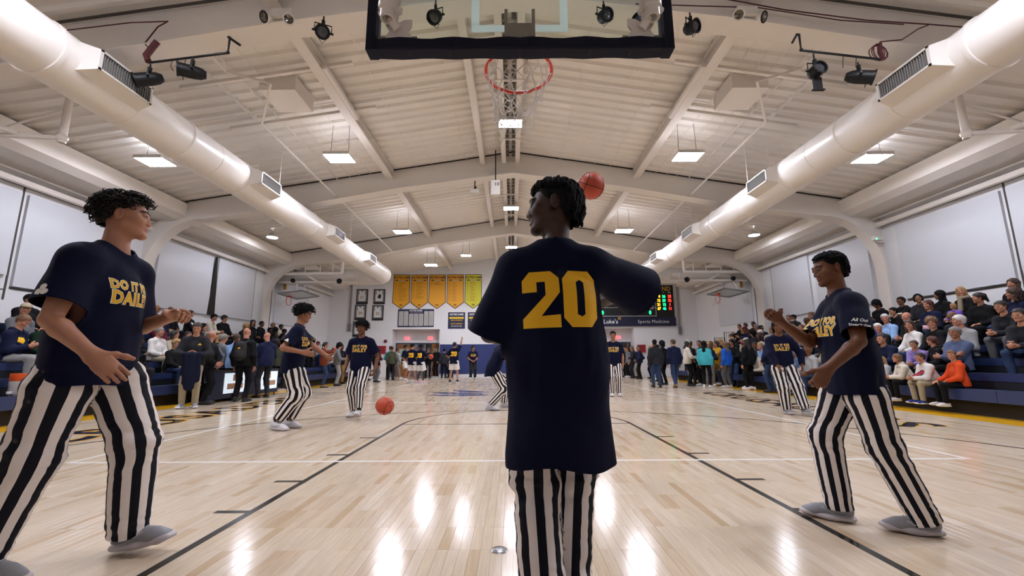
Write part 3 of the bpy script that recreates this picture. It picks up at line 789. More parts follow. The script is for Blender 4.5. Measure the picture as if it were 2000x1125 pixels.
for j in range(6, 16):
    for i in range(-100, 100):
        x, y = (i + .5) * .0572, (j + .5) * .305
        zc = y * .985 - .17; seen = abs(x) < zc * 1.22 + .1 and y > 2.0
        cells.append((0 if seen else 1, y, abs(x), x, y))
cells.sort(); rest = MB()
for n, (_, _, _, x, y) in enumerate(cells):
    if n < 300: link('plank', plank, None, floor, (x, y, 0))
    else: rest.add([(a + x, bb + y, z) for a, bb, z in pk.v], pk.f)
tag(rest.build('plank_field', M_FLOOR, floor), kind='stuff')

LZ = [.0008]
def flat(name, polys, m, z=.0008, cell=None):
    b = MB()
    for p in polys: b.prism(p, 0, z)
    return b.build(name, m, floor)
def rect(x0, x1, y0, y1): return [(x0, y0), (x1, y0), (x1, y1), (x0, y1)]
def arc(cx, cy, r, w, a0, a1, n=48):
    out = []
    for i in range(n):
        s, t = [math.radians(a0 + (a1 - a0) * k / n) for k in (i, i + 1)]
        out.append([(cx + (r + q) * math.cos(u), cy + (r + q) * math.sin(u)) for u, q in ((s, -w / 2), (s, w / 2), (t, w / 2), (t, -w / 2))])
    return out
FT = 6.936
flat('lane_line', [rect(-1.83, -1.78, 1.1, FT)], M_BLACKLINE); flat('lane_line', [rect(1.78, 1.83, 1.1, FT)], M_BLACKLINE); flat('foul_line', [rect(-1.78, 1.78, FT - .05, FT)], M_BLACKLINE, .0009)
flat('foul_arc', arc(0, FT, 1.805, .05, 0, 180), M_BLACKLINE, .0010)
for y in (3.00, 3.72, 4.72, 5.72):
    for s in (-1, 1): flat('lane_mark', [rect(*sorted((s * 1.83, s * 2.05)), y, y + .05)], M_BLACKLINE)
flat('three_point_line', [rect(-6.045, -6.0, 1.1, 2.74), rect(6.0, 6.045, 1.1, 2.74)] + arc(0, 2.74, 6.02, .05, 0, 180, 90), M_BLACKLINE, .0007)
flat('service_line', [rect(-4.5, 4.5, 4.42, 4.47)], M_WHITELINE, .0011)
for s in (-1, 1): flat('court_side_line', [rect(s * 4.5 - .025, s * 4.5 + .025, 4.42, 22.4)], M_WHITELINE, .0012); flat('gold_border', [rect(*sorted((s * 7.42, s * 9.0)), Y0 + .5, 23.5)], M_BORDER, .0006)
flat('attack_line', [rect(-4.5, 4.5, 10.4, 10.45)], M_WHITELINE, .0013)
flat('half_line', [rect(-7.4, 7.4, 13.78, 13.83)], M_BLACKLINE, .0013)
fa = []
for a0, r0, r1, w, dy in ((205, 2.8, 1.0, .75, 0), (180, 2.6, .9, .7, .9), (150, 2.4, .6, .6, 1.4), (335, 2.8, 1.0, .75, 0), (0, 2.6, .9, .7, .9), (30, 2.4, .6, .6, 1.4), (90, 2.2, .3, .9, .6), (270, 2.0, .3, .7, .6)):
    a = math.radians(a0); n = 10; L, R = [], []
    for i in range(n + 1):
        t = i / n; rr = r0 + (r1 - r0) * t * .9; aa = a + .45 * t * (1 if math.cos(a) < 0 else -1); ww = w * math.sin(math.pi * min(1, t * .9 + .05)) * .5
        p = (rr * math.cos(aa), rr * math.sin(aa) * .9); q = (-math.sin(aa) * ww, math.cos(aa) * ww); L.append((p[0] + q[0], p[1] + q[1] + 13.6)); R.append((p[0] - q[0], p[1] - q[1] + 13.6))
    for i in range(n): fa.append([L[i], R[i], R[i + 1], L[i + 1]] if True else None)
flat('centre_emblem', fa, M_BLUELOGO, .0010)
def floor_text(txt, x, y, size, ang, m, z, bold):
    bm = glyph_mesh(txt, size, bold, 0, 1.12, 'LEFT', 1.02)
    M = Matrix.Translation((x, y, z)) @ Matrix.Rotation(ang, 4, 'Z'); bmesh.ops.transform(bm, matrix=M, verts=bm.verts); bm_obj('court_lettering', bm, m, floor)
floor_text('CRUSADERS', -5.62, 5.2, 1.12, math.pi / 2, M_BORDER, .0010, .07); floor_text('CRUSADERS', -5.62, 5.2, 1.12, math.pi / 2, M_NAVYLINE, .0016, .028)
floor_text('CRUSADERS', 5.62, 13.2, 1.12, -math.pi / 2, M_BORDER, .0010, .05); floor_text('CRUSADERS', 5.62, 13.2, 1.12, -math.pi / 2, M_NAVYLINE, .0016, .028)
b = MB(); b.lathe([(.0001, .004), (.012, .004), (.014, .006), (.040, .0055), (.046, .002), (.046, 0)], 24)
tag(b.build('floor_socket_cover', mat('brushed_steel', '9a9c9e', .25, metal=1), None, (-.13, 2.43, 0), smooth=30), 'round brushed steel socket cover set into the maple floor', 'cover')

# walls
def wall(name, boxes, m=M_WALL):
    b = MB()
    for q in boxes: b.box(*q)
    return tag(b.build(name, m), kind='structure')
wl = wall('wall_left', [(-WX - .3, -WX, Y0, Y1_ + .3, 0, 6.3)]); wr = wall('wall_right', [(WX, WX + .3, Y0, Y1_ + .3, 0, 6.3)]); wf = wall('wall_front', [(-WX, WX, Y0 - .3, Y0, 0, 7.9)]); [MB().box(-11.2 + i * 1.6, -9.61 + i * 1.6, Y0, Y0 + .06, .19, 1.98).build('wall_mat', M_NAVYPAD, wf) for i in range(14)]  # mats on the unseen front wall are added to dim its bounced light
D0, D1, DZ = 4.60, 7.55, 2.93
wb = wall('wall_back', [(-WX, -D1, Y1_, Y1_ + .3, 0, 8), (-D0, D0, Y1_, Y1_ + .3, 0, 8), (D1, WX, Y1_, Y1_ + .3, 0, 8), (-D1, -D0, Y1_, Y1_ + .3, DZ, 8), (D0, D1, Y1_, Y1_ + .3, DZ, 8),
                        (-D1, -D0, Y1_ + .9, Y1_ + 1.2, 2.12, DZ), (D0, D1, Y1_ + .9, Y1_ + 1.2, 2.12, DZ), (-D1 - .2, -D1, Y1_ + .3, Y1_ + 1.2, 0, DZ), (-D0, -D0 + .2, Y1_ + .3, Y1_ + 1.2, 0, DZ), (D0 - .2, D0, Y1_ + .3, Y1_ + 1.2, 0, DZ), (D1, D1 + .2, Y1_ + .3, Y1_ + 1.2, 0, DZ), (-D1, -D0, Y1_ + .3, Y1_ + 1.2, DZ, DZ + .1), (D0, D1, Y1_ + .3, Y1_ + 1.2, DZ, DZ + .1), (-D1 - .2, D1 + .2, Y1_ + 2.2, Y1_ + 2.4, 0, 3)])
for s in (-1, 1):     # smooth boards fixed along the side walls, with their seams
    for y0, y1, z0, z1 in ((2.2, 5.6, 2.95, 4.92), (5.65, 9.35, 2.95, 4.92), (9.5, 12.25, 2.72, 4.92), (13.3, 15.78, 2.74, 4.95), (16.1, 18.45, 2.76, 5.05), (20.2, 23.5, 2.8, 5.0)):
        b = MB(); x0, x1 = sorted((s * WX, s * (WX - .07))); b.box(x0, x1, y0, y1, z0, z1); b.build('wall_panel', M_PANEL, wl if s < 0 else wr)
    b = MB()
    for y in (9.42, 13.05, 18.55, 19.95): x0, x1 = sorted((s * WX, s * (WX - .012))); b.box(x0, x1, y - .02, y + .02, 2.4, 5.1)
    b.build('seam_strip', M_SEAM, wl if s < 0 else wr)
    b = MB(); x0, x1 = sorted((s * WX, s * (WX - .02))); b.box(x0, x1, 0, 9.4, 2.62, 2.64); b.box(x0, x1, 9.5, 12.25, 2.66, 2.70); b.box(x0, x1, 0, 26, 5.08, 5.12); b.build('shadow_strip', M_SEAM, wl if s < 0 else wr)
    # boxed eaves, track pipe and conduit
    b = MB(); b.prism([(s * 10.35, 5.93), (s * 10.40, 5.55), (s * 10.62, 5.42), (s * WX, 5.40), (s * WX, 6.0)][::s], Y0, Y1_, Matrix(((1, 0, 0, 0), (0, 0, 1, 0), (0, 1, 0, 0), (0, 0, 0, 1)))); tag(b.build('trim_%d' % (1 if s < 0 else 2), M_STEEL), kind='structure')
    b = MB(); b.tube([(s * 11.42, Y0, 5.12), (s * 11.42, Y1_, 5.12)], .085, 8); b.tube([(s * 11.3, Y0, 5.30), (s * 11.3, 12.7, 5.30)], .02, 6); tag(b.build('trim_%d' % (3 if s < 0 else 4), M_STEEL, smooth=True), kind='structure')
b = MB(); b.prism([(15.72, 2.74), (16.12, 2.74), (15.96, 5.0), (15.90, 5.0)], WX - .09, WX - .05, Matrix(((0, 0, -1, 0), (1, 0, 0, 0), (0, 1, 0, 0), (0, 0, 0, 1)))); b.build('open_gap', M_DARK, wl)

# roof: deck panels and rib
ceil = tag(MB().add([(-WX - .3, Y0, deck(WX + .3) + .09), (0, Y0, RIDGE + .09), (WX + .3, Y0, deck(WX + .3) + .09), (-WX - .3, Y1_ + .3, deck(WX + .3) + .09), (0, Y1_ + .3, RIDGE + .09), (WX + .3, Y1_ + .3, deck(WX + .3) + .09)], [(0, 3, 4, 1), (1, 4, 5, 2)]).build('ceiling', M_CEIL), kind='structure')
prof = [(0, .06), (.150, .06), (.190, .0), (.265, .0), (.278, .06), (.305, .06)]
for s in (-1, 1):
    vs = []; fs = []
    for i, (y, z) in enumerate(prof): vs += [(0, y, RIDGE + z), (s * 11.6, y, deck(11.6) + z)]
    for i in range(len(prof) - 1): q = (2 * i, 2 * i + 1, 2 * i + 3, 2 * i + 2); fs.append(q if s > 0 else q[::-1])
    me = bpy.data.meshes.new('roof_panel'); me.from_pydata(vs, [], fs); me.materials.append(M_CEIL); y = Y0
    while y < Y1_: link('roof_panel', me, None, ceil, (0, y, 0)); y += .305
# rigid frames with curved haunches
def frame_profile():
    inner = [(11.36, 0), (11.36, 3.5)]
    for i in range(9):
        t = i / 8 * math.pi / 2; inner.append((11.36 - 1.75 * (1 - math.cos(t)), 3.75 + 1.66 * math.sin(t)))
    inner += [(7.2, 5.72), (3.7, 6.36), (0, 6.86)]
    return inner
for y in FR_Y:
    inn = frame_profile(); full = [(-x, z) for x, z in inn] + [(x, z) for x, z in inn[::-1]][1:]; fr = empty('portal_frame', (0, y, 0), kind='structure')
    b = MB(); vs = []; fs = []
    outer = lambda x, z: (math.copysign(min(11.6, abs(x) + .6), x) if z < 4 else x, z if z < 3.4 else deck(x) - .02)
    for (x, z) in full:
        ox = x if abs(x) < 11.2 else math.copysign(11.6, x); oz = deck(x) - .03 if abs(x) < 11.35 else z
        vs += [(x, -.006, z), (ox, -.006, oz), (x, .006, z), (ox, .006, oz)]
    for i in range(len(full) - 1): a = 4 * i; fs += [(a, a + 1, a + 5, a + 4), (a + 2, a + 6, a + 7, a + 3)]
    b.add(vs, fs); b.build('web', M_STEEL, fr)
    b = MB(); vs = []; fs = []; n = len(full)
    for i, (x, z) in enumerate(full):
        t = Vector((full[min(i + 1, n - 1)][0] - full[max(i - 1, 0)][0], full[min(i + 1, n - 1)][1] - full[max(i - 1, 0)][1])).normalized(); nx, nz = -t.y * .016, t.x * .016
        vs += [(x, -.19, z), (x, .19, z), (x + nx, .19, z + nz), (x + nx, -.19, z + nz)]
    for i in range(n - 1):
        for k in range(4): fs.append((4 * i + k, 4 * i + (k + 1) % 4, 4 * i + 4 + (k + 1) % 4, 4 * i + 4 + k))
    b.add(vs, fs); b.build('flange', M_STEEL, fr, smooth=True)
    b = MB()
    for s in (-1, 1): b.bar((0, -.07, RIDGE - .02), (s * 10.4, -.07, deck(10.4) - .02), .035, .03)
    b.build('closure_strip', M_SEAM if y < 7 else M_DARK, fr)
# purlins, ridge beams with the louvred strip between
def purlin(x, w, d, y0, y1, name='purlin', drop=.02):
    z = deck(x) - drop; b = MB(); b.box(x - w / 2, x + w / 2, y0, y1, z - .015, z); b.box(x - .012, x + .012, y0, y1, z - d, z); b.box(x - w / 2, x + w / 2, y0, y1, z - d - .015, z - d); b.build(name, M_STEEL, ceil)
for x in (-3.95, 3.95): purlin(x, .22, .26, Y0, Y1_)
purlin(-.98, .16, .24, Y0, Y1_)
for x in (-.30, .14): b = MB(); b.box(x - .07, x + .07, Y0, Y1_, 7.28, 7.55); b.build('ridge_beam', M_STEEL, ceil)
b = MB(); y = Y0
while y < Y1_: b.box(-.22, -.13, y, y + .18, 7.53, 7.56); b.box(-.04, .05, y, y + .18, 7.53, 7.56); y += .3
tag(b.build('ridge_louvre', mat('louvre_dark', '6a645c', .8), ceil), kind='stuff')
for y in (5.0, 8.6, 11.2, 15.3, 17.6): b = MB(); b.box(-.42, .27, y, y + .05, 7.25, 7.29); b.build('cross_tie', M_STEEL, ceil)
# roof hatches and their curbs
for i, (x, y) in enumerate(((-4.95, 8.35), (4.95, 8.35))):
    b = MB(); z = deck(x); b.box(x - .38, x + .38, y - .40, y + .40, z - .30, z + .02); b.build('hatch_curb', M_STEEL, ceil)
    for dx in (-1.2, 1.2): b = MB(); b.box(x + dx - .04, x + dx + .04, y - .9, y + .9, z - .2, z - .12); b.build('hatch_joist', M_STEEL, ceil)
    for dy in (-.75, .75): b = MB(); b.bar((x - 1.7, y + dy, deck(abs(x) - 1.7) - .22), (x + 1.7, y + dy, deck(abs(x) + 1.7) - .22) if x > 0 else (x + 1.7, y + dy, deck(abs(x) - 1.7) - .22), .07) if x > 0 else b.bar((x - 1.7, y + dy, deck(abs(x) + 1.7) - .22), (x + 1.7, y + dy, deck(abs(x) - 1.7) - .22), .07); b.build('hatch_joist', M_STEEL, ceil)
# thin conduits and sprinkler lines under the deck
def run(name, pts, r, m=M_STEEL, parent=ceil, n=6): return MB().tube(pts, r, n).build(name, m, parent, smooth=True)
for s in (-1, 1):
    for x, r in ((5.6, .018), (5.2, .008), (4.9, .008), (4.55, .008), (3.1, .008), (2.6, .006), (1.5, .006)): run('conduit', [(s * x, 6.2, deck(x) - .07), (s * x, 12.6, deck(x) - .07)], r)
    for x in (5.9,): run('sprinkler_pipe', [(s * 5.5, 6.3, 6.45), (s * 5.5, 7.2, 6.45), (s * 4.8, 7.5, 6.4), (s * 5.6, 8.6, 6.2), (s * 5.6, 19, 6.0)], .028)
    for y in (8.9, 10.6, 15.2): run('conduit', [(s * .7, y, deck(.7) - .08), (s * 9.9, y, deck(9.9) - .08)], .010)

# lamps
def lamp_panel(x, y, z, label, grp, w=.64, d=.5, wires=True):
    t = empty('ceiling_light', (x, y, z), 0, label, 'light', grp)
    b = MB(); b.box(-w / 2, w / 2, -d / 2, d / 2, .012, .075); b.box(-w / 2, w / 2, -d / 2, -d / 2 + .02, -.004, .012); b.box(-w / 2, w / 2, d / 2 - .02, d / 2, -.004, .012); b.build('housing', M_HOUSING, t)
    b = MB(); b.box(-w / 2 + .01, w / 2 - .01, -d / 2 + .02, d / 2 - .02, .0, .012); b.build('diffuser', M_LED, t)
    if wires: b = MB(); b.box(-w / 2 + .04, w / 2 - .04, -.04, .04, .075, .082); b.build('added_uplight', mat('added_uplight', 'ffffff', .5, emit=('eef0ff', LAMP * .25)), t)  # glowing strip added on top of the housing to brighten the roof
    if wires:
        h = deck(x) - z
        for dx in (-w * .36, w * .36): b = MB(); b.tube([(dx, 0, .07), (dx * .9, 0, h)], .006, 4); b.build('wire', M_BLACK, t)
where = {3.7: 'ahead of the first roof frame', 9.95: 'in the first roof bay', 16.15: 'in the second roof bay', 22.1: 'near the end wall', -1.6: 'over the near baseline'}
for y in (3.7, 9.95, 16.15, 22.1):
    for s in (-1, 1): lamp_panel(s * 4.42, y, 6.05, 'bright flat lamp panel %s, on the %s roof slope' % (where[y], 'left' if s < 0 else 'right'), 'lamp panels on the roof slopes')
    if y > 0: lamp_panel(-.08, y + .1, 7.05, 'bright flat lamp panel under the ridge beams, %s' % where[y], 'lamp panels under the ridge', .6, .4, False)
for s in (-1, 1):
    for y in (3.7, 9.56): lamp_panel(s * 8.72, y, 5.78, 'bright flat lamp panel outside the %s duct, %s' % ('left' if s < 0 else 'right', where[3.7 if y < 5 else 9.95]), 'lamp panels outside the ducts', .66, .5)
lamp_panel(-2.46, 21.4, 6.4, 'small bright lamp panel above the wall pennants', 'lamp panels by the end wall', .5, .4)
for s in (-1, 1):
    t = empty('round_light', (s * 9.5, 16, 5.80), 0, 'round bell-shaped lamp close under the roof beyond the %s duct' % ('left' if s < 0 else 'right'), 'light', 'round lamps')
    b = MB(); b.lathe([(.03, .30), (.05, .22), (.14, .10), (.2, .02), (.2, 0)], 20); b.build('shade', M_HOUSING, t, smooth=True)
    b = MB(); b.lathe([(.0001, .004), (.18, .004), (.19, .02)], 20); b.build('diffuser', M_LED, t)
    b = MB(); b.tube([(0, 0, .28), (0, 0, deck(9.5) - 5.8)], .012, 6); b.build('stem', M_HOUSING, t)

# ducts
AX, AZ, AR = 6.32, 5.12, .386
for s in (-1, 1):
    nm = 'left' if s < 0 else 'right'
    t = empty('air_duct', (s * AX, 0, AZ), 0, 'fat round cream air duct under the %s roof slope with side outlets' % nm, 'duct', 'air ducts')
    n = 40; path = [(0, Y0, 0), (0, 19.9, 0)] + [(s * .75 * (1 - math.cos(a)), 19.9 + .75 * math.sin(a), 0) for a in np.linspace(.2, math.pi / 2, 6)] + [(s * (WX - AX), 20.65, 0)]
    P, F = tubes([path], [AR], n); me = to_mesh('duct_pipe', P, np.asarray(F)); link('duct_pipe', me, M_DUCT, t)
    for y in (1.6, 3.4, 4.95, 6.15, 7.25, 8.05, 8.95, 10.7, 12.3, 14.4, 15.9, 17.6, 18.9, 19.6, 19.85):
        b = MB(); k = .018 if y in (4.95, 7.25, 8.95, 12.3, 15.9) else .006
        b.lathe([(AR, -.035), (AR + k, -.028), (AR + k, .028), (AR, .035)], n, Matrix.Translation((0, y, 0)) @ Matrix.Rotation(math.pi / 2, 4, 'X')); b.build('joint_ring', M_DUCT, t, smooth=True)
    for x in (8.2, 9.6, 10.7):
        b = MB(); b.lathe([(AR, -.03), (AR + .012, -.02), (AR + .012, .02), (AR, .03)], n, Matrix.Translation((s * (x - AX), 20.65, 0)) @ Matrix.Rotation(math.pi / 2, 4, 'Y')); b.build('joint_ring', M_DUCT, t, smooth=True)
    for y0, y1 in ((2.2, 3.0), (5.2, 6.05), (9.0, 9.82), (13.0, 13.85), (16.4, 17.2)):
        xi = -s * .57; z0, z1 = -.14, .16
        b = MB(); c = [(y0, z0), (y1, z0), (y1, z1), (y0, z1)]; e = .10
        vs = [(xi, y, z) for y, z in c] + [(-s * .20, y + (-e if y == y0 else e), z + (-e if z == z0 else e)) for y, z in c]; b.add(vs, [(0, 1, 5, 4), (1, 2, 6, 5), (2, 3, 7, 6), (3, 0, 4, 7)]); v = b.build('outlet', M_DUCT, t)
        b = MB()
        for q in ((y0, y1, z0, z0 + .03), (y0, y1, z1 - .03, z1), (y0, y0 + .035, z0, z1), (y1 - .035, y1, z0, z1)): b.box(*sorted((xi, xi - s * .014)), *q)
        b.build('outlet_frame', M_HOUSING, v)
        b = MB(); b.box(*sorted((xi + s * .03, xi + s * .04)), y0 + .02, y1 - .02, z0 + .02, z1 - .02)
        for kk in range(1, 22): yy = y0 + (y1 - y0) * kk / 22; b.box(*sorted((xi + s * .002, xi + s * .026)), yy - .004, yy + .004, z0 + .02, z1 - .02)
        b.build('grille', M_GRILLE, v)
    for y in (4.2, 10.2, 15.0):
        for dx in (-.3, .3): b = MB(); b.tube([(dx, y, .22), (dx, y, deck(AX + dx * s) - AZ)], .008, 4); b.build('hanger', M_STEEL, t)
# ------------------------------------------------------------------ basket overhead
def rotz(a): return Matrix.Rotation(a, 4, 'Z')
M_GLASS = mat('board_glass', 'e6f2ee', .02, trans=1.0); M_GLASS.node_tree.nodes['Principled BSDF'].inputs['IOR'].default_value = 1.02
M_PAD = mat('navy_black_padding', '060c20', .6, bump=(30, .06), spec=.2); M_RIM = mat('orange_rim', 'd8412b', .4); M_NET = mat('white_net_cord', 'e2ded8', .8); M_PIPEWHITE = mat('cream_pipe', 'e4ddd4', .4); M_PALEBLUE = mat('pale_target_line', 'cfe2dc', .4, trans=.0); _t = M_PALEBLUE.node_tree; _tr = _t.nodes.new('ShaderNodeBsdfTranslucent'); _tr.inputs[0].default_value = lin('f4fbf8') + (1,); _mx = _t.nodes.new('ShaderNodeMixShader'); _mx.inputs[0].default_value = .75; _t.links.new(_t.nodes['Principled BSDF'].outputs[0], _mx.inputs[1]); _t.links.new(_tr.outputs[0], _mx.inputs[2]); _t.links.new(_mx.outputs[0], _t.nodes['Material Output'].inputs[0])
M_BRACKET = mat('zinc_bracket', '8c8a80', .4, metal=.6)
hoop = empty('basketball_hoop', (0, 2.276, 2.865), 0, 'glass backboard with navy padding, orange rim and frayed white net overhead', 'hoop')
T = lambda x, y, z: (x, y - 2.276, z - 2.865)
def hbox(name, m, q, par=hoop, **kw): b = MB(); b.box(q[0], q[1], q[2] - 2.276, q[3] - 2.276, q[4] - 2.865, q[5] - 2.865); return b.build(name, m, par, **kw)
hbox('glass_pane', M_GLASS, (-.90, .90, 2.325, 2.337, 2.925, 4.0))
b = MB()
for q in ((-.305, .305, 3.03, 3.08), (-.305, -.255, 3.08, 3.48), (.255, .305, 3.08, 3.48), (-.305, .305, 3.43, 3.48)): b.box(q[0], q[1], 2.339 - 2.276, 2.341 - 2.276, q[2] - 2.865, q[3] - 2.865)
b.build('target_square', M_PALEBLUE, hoop)
for s in (-1, 1):
    b = MB(); n = 14; vs = []; fs = []
    for i in range(n + 1):
        x = s * (.0006 + .9394 * i / n); w = .004 * math.sin(i * 1.3) * (i < n)
        for y, z in ((2.276 - w, 2.938 + w), (2.272 - w, 2.868), (2.280, 2.862 - w * .6), (2.366, 2.862 - w), (2.37, 2.868), (2.37, 2.938)): vs.append(T(x, y, z))
    for i in range(n):
        for k in range(6): fs.append((6 * i + k, 6 * i + (k + 1) % 6, 6 * i + 6 + (k + 1) % 6, 6 * i + 6 + k))
    fs += [tuple(range(6)), tuple(range(6 * n, 6 * n + 6))]; b.add(vs, fs); p = b.build('edge_pad', M_PAD, hoop)
    hbox('edge_pad', M_PAD, tuple(sorted((s * .885, s * .942))) + (2.274, 2.368, 2.86, 3.30))
    for x in (.18, .43, .68):
        b = MB()
        for dy in (.028, .052): b.lathe([(.0001, -.0005), (.008, -.0005), (.010, .002)], 10, Matrix.Translation(T(s * x, 2.276 + dy, 2.860)) )
        b.build('bolt', M_DARK, p)
    hbox('corner_bracket', M_BRACKET, tuple(sorted((s * .885, s * .64))) + (2.318, 2.326, 2.938, 2.985))
    # white mast end, clamp and star plate at each lower corner
    mst = empty('mast_end', (s * .80, -.05, .16)); mst.parent = hoop
    b = MB(); b.lathe([(.030, .0), (.044, .0), (.044, .9), (.030, .9), (.030, .0)], 20); b.build('mast_pipe', M_PIPEWHITE, mst, smooth=30)
    b = MB(); b.lathe([(.0001, .05), (.029, .05)], 16); b.build('pipe_bore', M_DARK, mst)
    b = MB(); b.lathe([(.045, .06), (.056, .065), (.056, .10), (.045, .105)], 16)
    for a in (.5, 2.4): b.tube([(0.04 * math.cos(a), .04 * math.sin(a), .085), (.085 * math.cos(a), .085 * math.sin(a), .085)], [.022, .020], 8)
    k = MB(); k.tube([(0, 0, .2), (s * -.0, .0, .24)], .055, 10); k.build('pipe_collar', M_PIPEWHITE, mst, smooth=40); b.build('clamp', M_PIPEWHITE, mst, smooth=40)
    b = MB(); star = []
    for i in range(16): a = i / 16 * 2 * math.pi; r = .085 + .028 * math.cos(4 * a); star.append((r * math.cos(a), r * math.sin(a)))
    b.prism(star, -.006, .006, Matrix.Translation((-s * .05, .078, -.02)) @ Matrix.Rotation(math.pi / 2, 4, 'X') @ Matrix.Rotation(math.pi / 4, 4, 'Z')); b.build('star_plate', M_PIPEWHITE, mst)
    b = MB(); b.tube([(-s * .01, .05, .0), (-s * .05, .02, .35), (-s * .10, -.05, .9)], .036, 10); b.tube([(-s * .05, .06, -.02), (-s * .01, .03, .03)], .028, 8); b.build('brace_pipe', M_PIPEWHITE, mst, smooth=True)
    b = MB(); b.tube([(s * .80, -.05, 1.0), (s * .55, -1.6, 4.4)], .044, 10); b.build('suspension_pipe', M_PIPEWHITE, hoop, smooth=True)
hbox('rim_bracket', M_BRACKET, (-.085, .085, 2.295, 2.325, 2.935, 3.055))
for x in (-.095, .075): hbox('bracket_post', M_BRACKET, (x, x + .02, 2.29, 2.32, 2.93, 3.15))
RC = T(0, 2.741, 3.05)
b = MB(); b.tube([(RC[0] + .2376 * math.cos(a), RC[1] + .2376 * math.sin(a), RC[2]) for a in np.linspace(0, 2 * math.pi, 49)], .0125, 8); b.prism([(-.10, .092), (.10, .092), (.13, .30), (-.13, .30)], RC[2] - .012, RC[2] - .004)
for s in (-1, 1): b.tube([(s * .08, .10, RC[2] - .10), (s * .17, .30, RC[2] - .012)], .009, 6)
rim = b.build('rim', M_RIM, hoop, smooth=50)
rg = np.random.default_rng(5); b = MB(); rows = 7; nl = 12
def netp(i, j):
    a = (i + .5 * (j % 2)) * 2 * math.pi / nl; t = j / (rows - 1); r = .2376 - .105 * min(1, t * 1.25) + .012 * max(0, t - .7) * 3
    w = V3(rg.normal(0, .010, 3)) * min(1, t * 2); return (RC[0] - .035 * t + r * math.cos(a) + w[0], RC[1] + r * math.sin(a) + w[1], RC[2] - .01 - .40 * t ** 1.05 + w[2])
G = [[netp(i, j) for i in range(nl)] for j in range(rows)]
for j in range(rows - 1):
    for i in range(nl):
        for d in ((0, -1) if j % 2 == 0 else (0, 1)):
            p, q = V3(G[j][i]), V3(G[j + 1][(i + d) % nl]); m = (p + q) / 2 + V3(rg.normal(0, .008, 3)); b.tube([tuple(p), tuple(m), tuple(q)], .0042, 4)
for i in range(0, nl, 2):
    p = V3(G[-1][i]); b.tube([tuple(p), tuple(p + V3(rg.normal(0, .02, 3)) - V3(0, 0, .02)), tuple(p + V3(rg.normal(0, .03, 3)) - V3(0, 0, .05))], .003, 4)
b.build('net', M_NET, rim)

# ------------------------------------------------------------------ basket balls
def ball_mat():
    k = NT('ball_leather'); tc = k.n('TexCoord'); vo = k.n('TexVoronoi'); vo.inputs['Scale'].default_value = 170; k.l(tc.outputs['Object'], vo.inputs['Vector'])
    bp = k.n('Bump'); bp.inputs['Strength'].default_value = .25; bp.inputs['Distance'].default_value = .002; k.l(vo.outputs['Distance'], bp.inputs['Height']); k.l(bp.outputs['Normal'], k.b.inputs['Normal'])
    k.b.inputs['Base Color'].default_value = lin('b8472c') + (1,); k.b.inputs['Roughness'].default_value = .5; return k.m
M_BALL = ball_mat(); M_CHANNEL = mat('ball_channel', '2a1210', .7)
def ball(loc, rot, label, r=.121):
    b = MB(); b.ball((0, 0, 0), r, 24); o = b.build('basketball', M_BALL, None, loc, smooth=80); o.rotation_euler = rot; tag(o, label, 'ball', 'basketballs')
    b = MB(); rr = r * .992; A = np.linspace(0, 2 * math.pi, 49)
    b.tube([(rr * math.cos(a), rr * math.sin(a), 0) for a in A], .0035, 6); b.tube([(rr * math.cos(a), 0, rr * math.sin(a)) for a in A], .0035, 6)
    for s in (-1, 1):
        pts = []
        for a in A: v = V3(s * (.62 + .12 * math.cos(2 * a)), math.cos(a) * .8, math.sin(a) * .8); pts.append(tuple(unit(v) * rr))
        b.tube(pts, .0035, 6)
    b.build('channel', M_CHANNEL, o, smooth=True); return o
ball((.665, 3.6, 2.545), (.5, .2, .3), 'orange basketball in mid-air beside the head of the player with back turned')
ball((-1.79, 5.9, .39), (.4, .5, -.4), 'orange basketball bouncing in front of the walking player')

# ------------------------------------------------------------------ stage lamps on the first frame
def aim(d): return Vector(d).to_track_quat('Z', 'Y').to_matrix().to_4x4()
def stage_lamp(loc, d, label, kind='short', flap=False, hang=.25):
    t = empty('stage_light', loc, 0, label, 'light', 'black stage lamps'); M = aim(d); L = .34 if kind == 'long' else .20; r = .098
    b = MB(); b.lathe([(.0001, -L * .55), (r * .55, -L * .55), (r * .9, -L * .35), (r, -L * .1), (r, L * .45), (r * 1.12, L * .45), (r * 1.12, L * .52), (r * .9, L * .52), (r * .86, L * .38)], 20, M); b.build('can', M_BLACK, t, smooth=35)
    b = MB(); b.lathe([(.0001, L * .40), (r * .5, L * .44), (r * .86, L * .38)], 18, M); b.build('lens', M_GLASSDARK, t, smooth=60)
    b = MB(); sd = M.to_3x3() @ Vector((1, 0, 0)); sd = Vector((sd.x, sd.y, 0)).normalized() if abs(sd.z) < .9 else Vector((1, 0, 0)); q = sd * (r * 1.25)
    b.tube([tuple(q), tuple(q + Vector((0, 0, .13))), tuple(-q + Vector((0, 0, .13))), tuple(-q)], .009, 6)
    for s in (-1, 1): b.tube([tuple(q * s * .8), tuple(q * s * 1.25)], .016, 8)
    b.build('yoke', M_BLACK, t)
    b = MB(); b.box(-.02, .02, -.02, .02, .12, .20); b.tube([(0, 0, .19), (0, 0, hang)], .012, 6); b.build('clamp', M_BLACK, t)
    b = MB(); a = M @ Vector((0, .10, -L * .2)); c = M @ Vector((.0, -.16, L * .3)); b.tube([tuple(M @ Vector((.05, -r, L * .3))), tuple(c), tuple(M @ Vector((-.05, -r, L * .3)))], .005, 4); b.build('colour_frame_loop', M_BLACK, t)
    if flap: b = MB(); b.box(-.07, .07, -.006, .006, -.30, -.10); b.box(-.09, .09, -.02, .02, -.32, -.30); b.build('barn_door', M_BLACK, t)
    return t
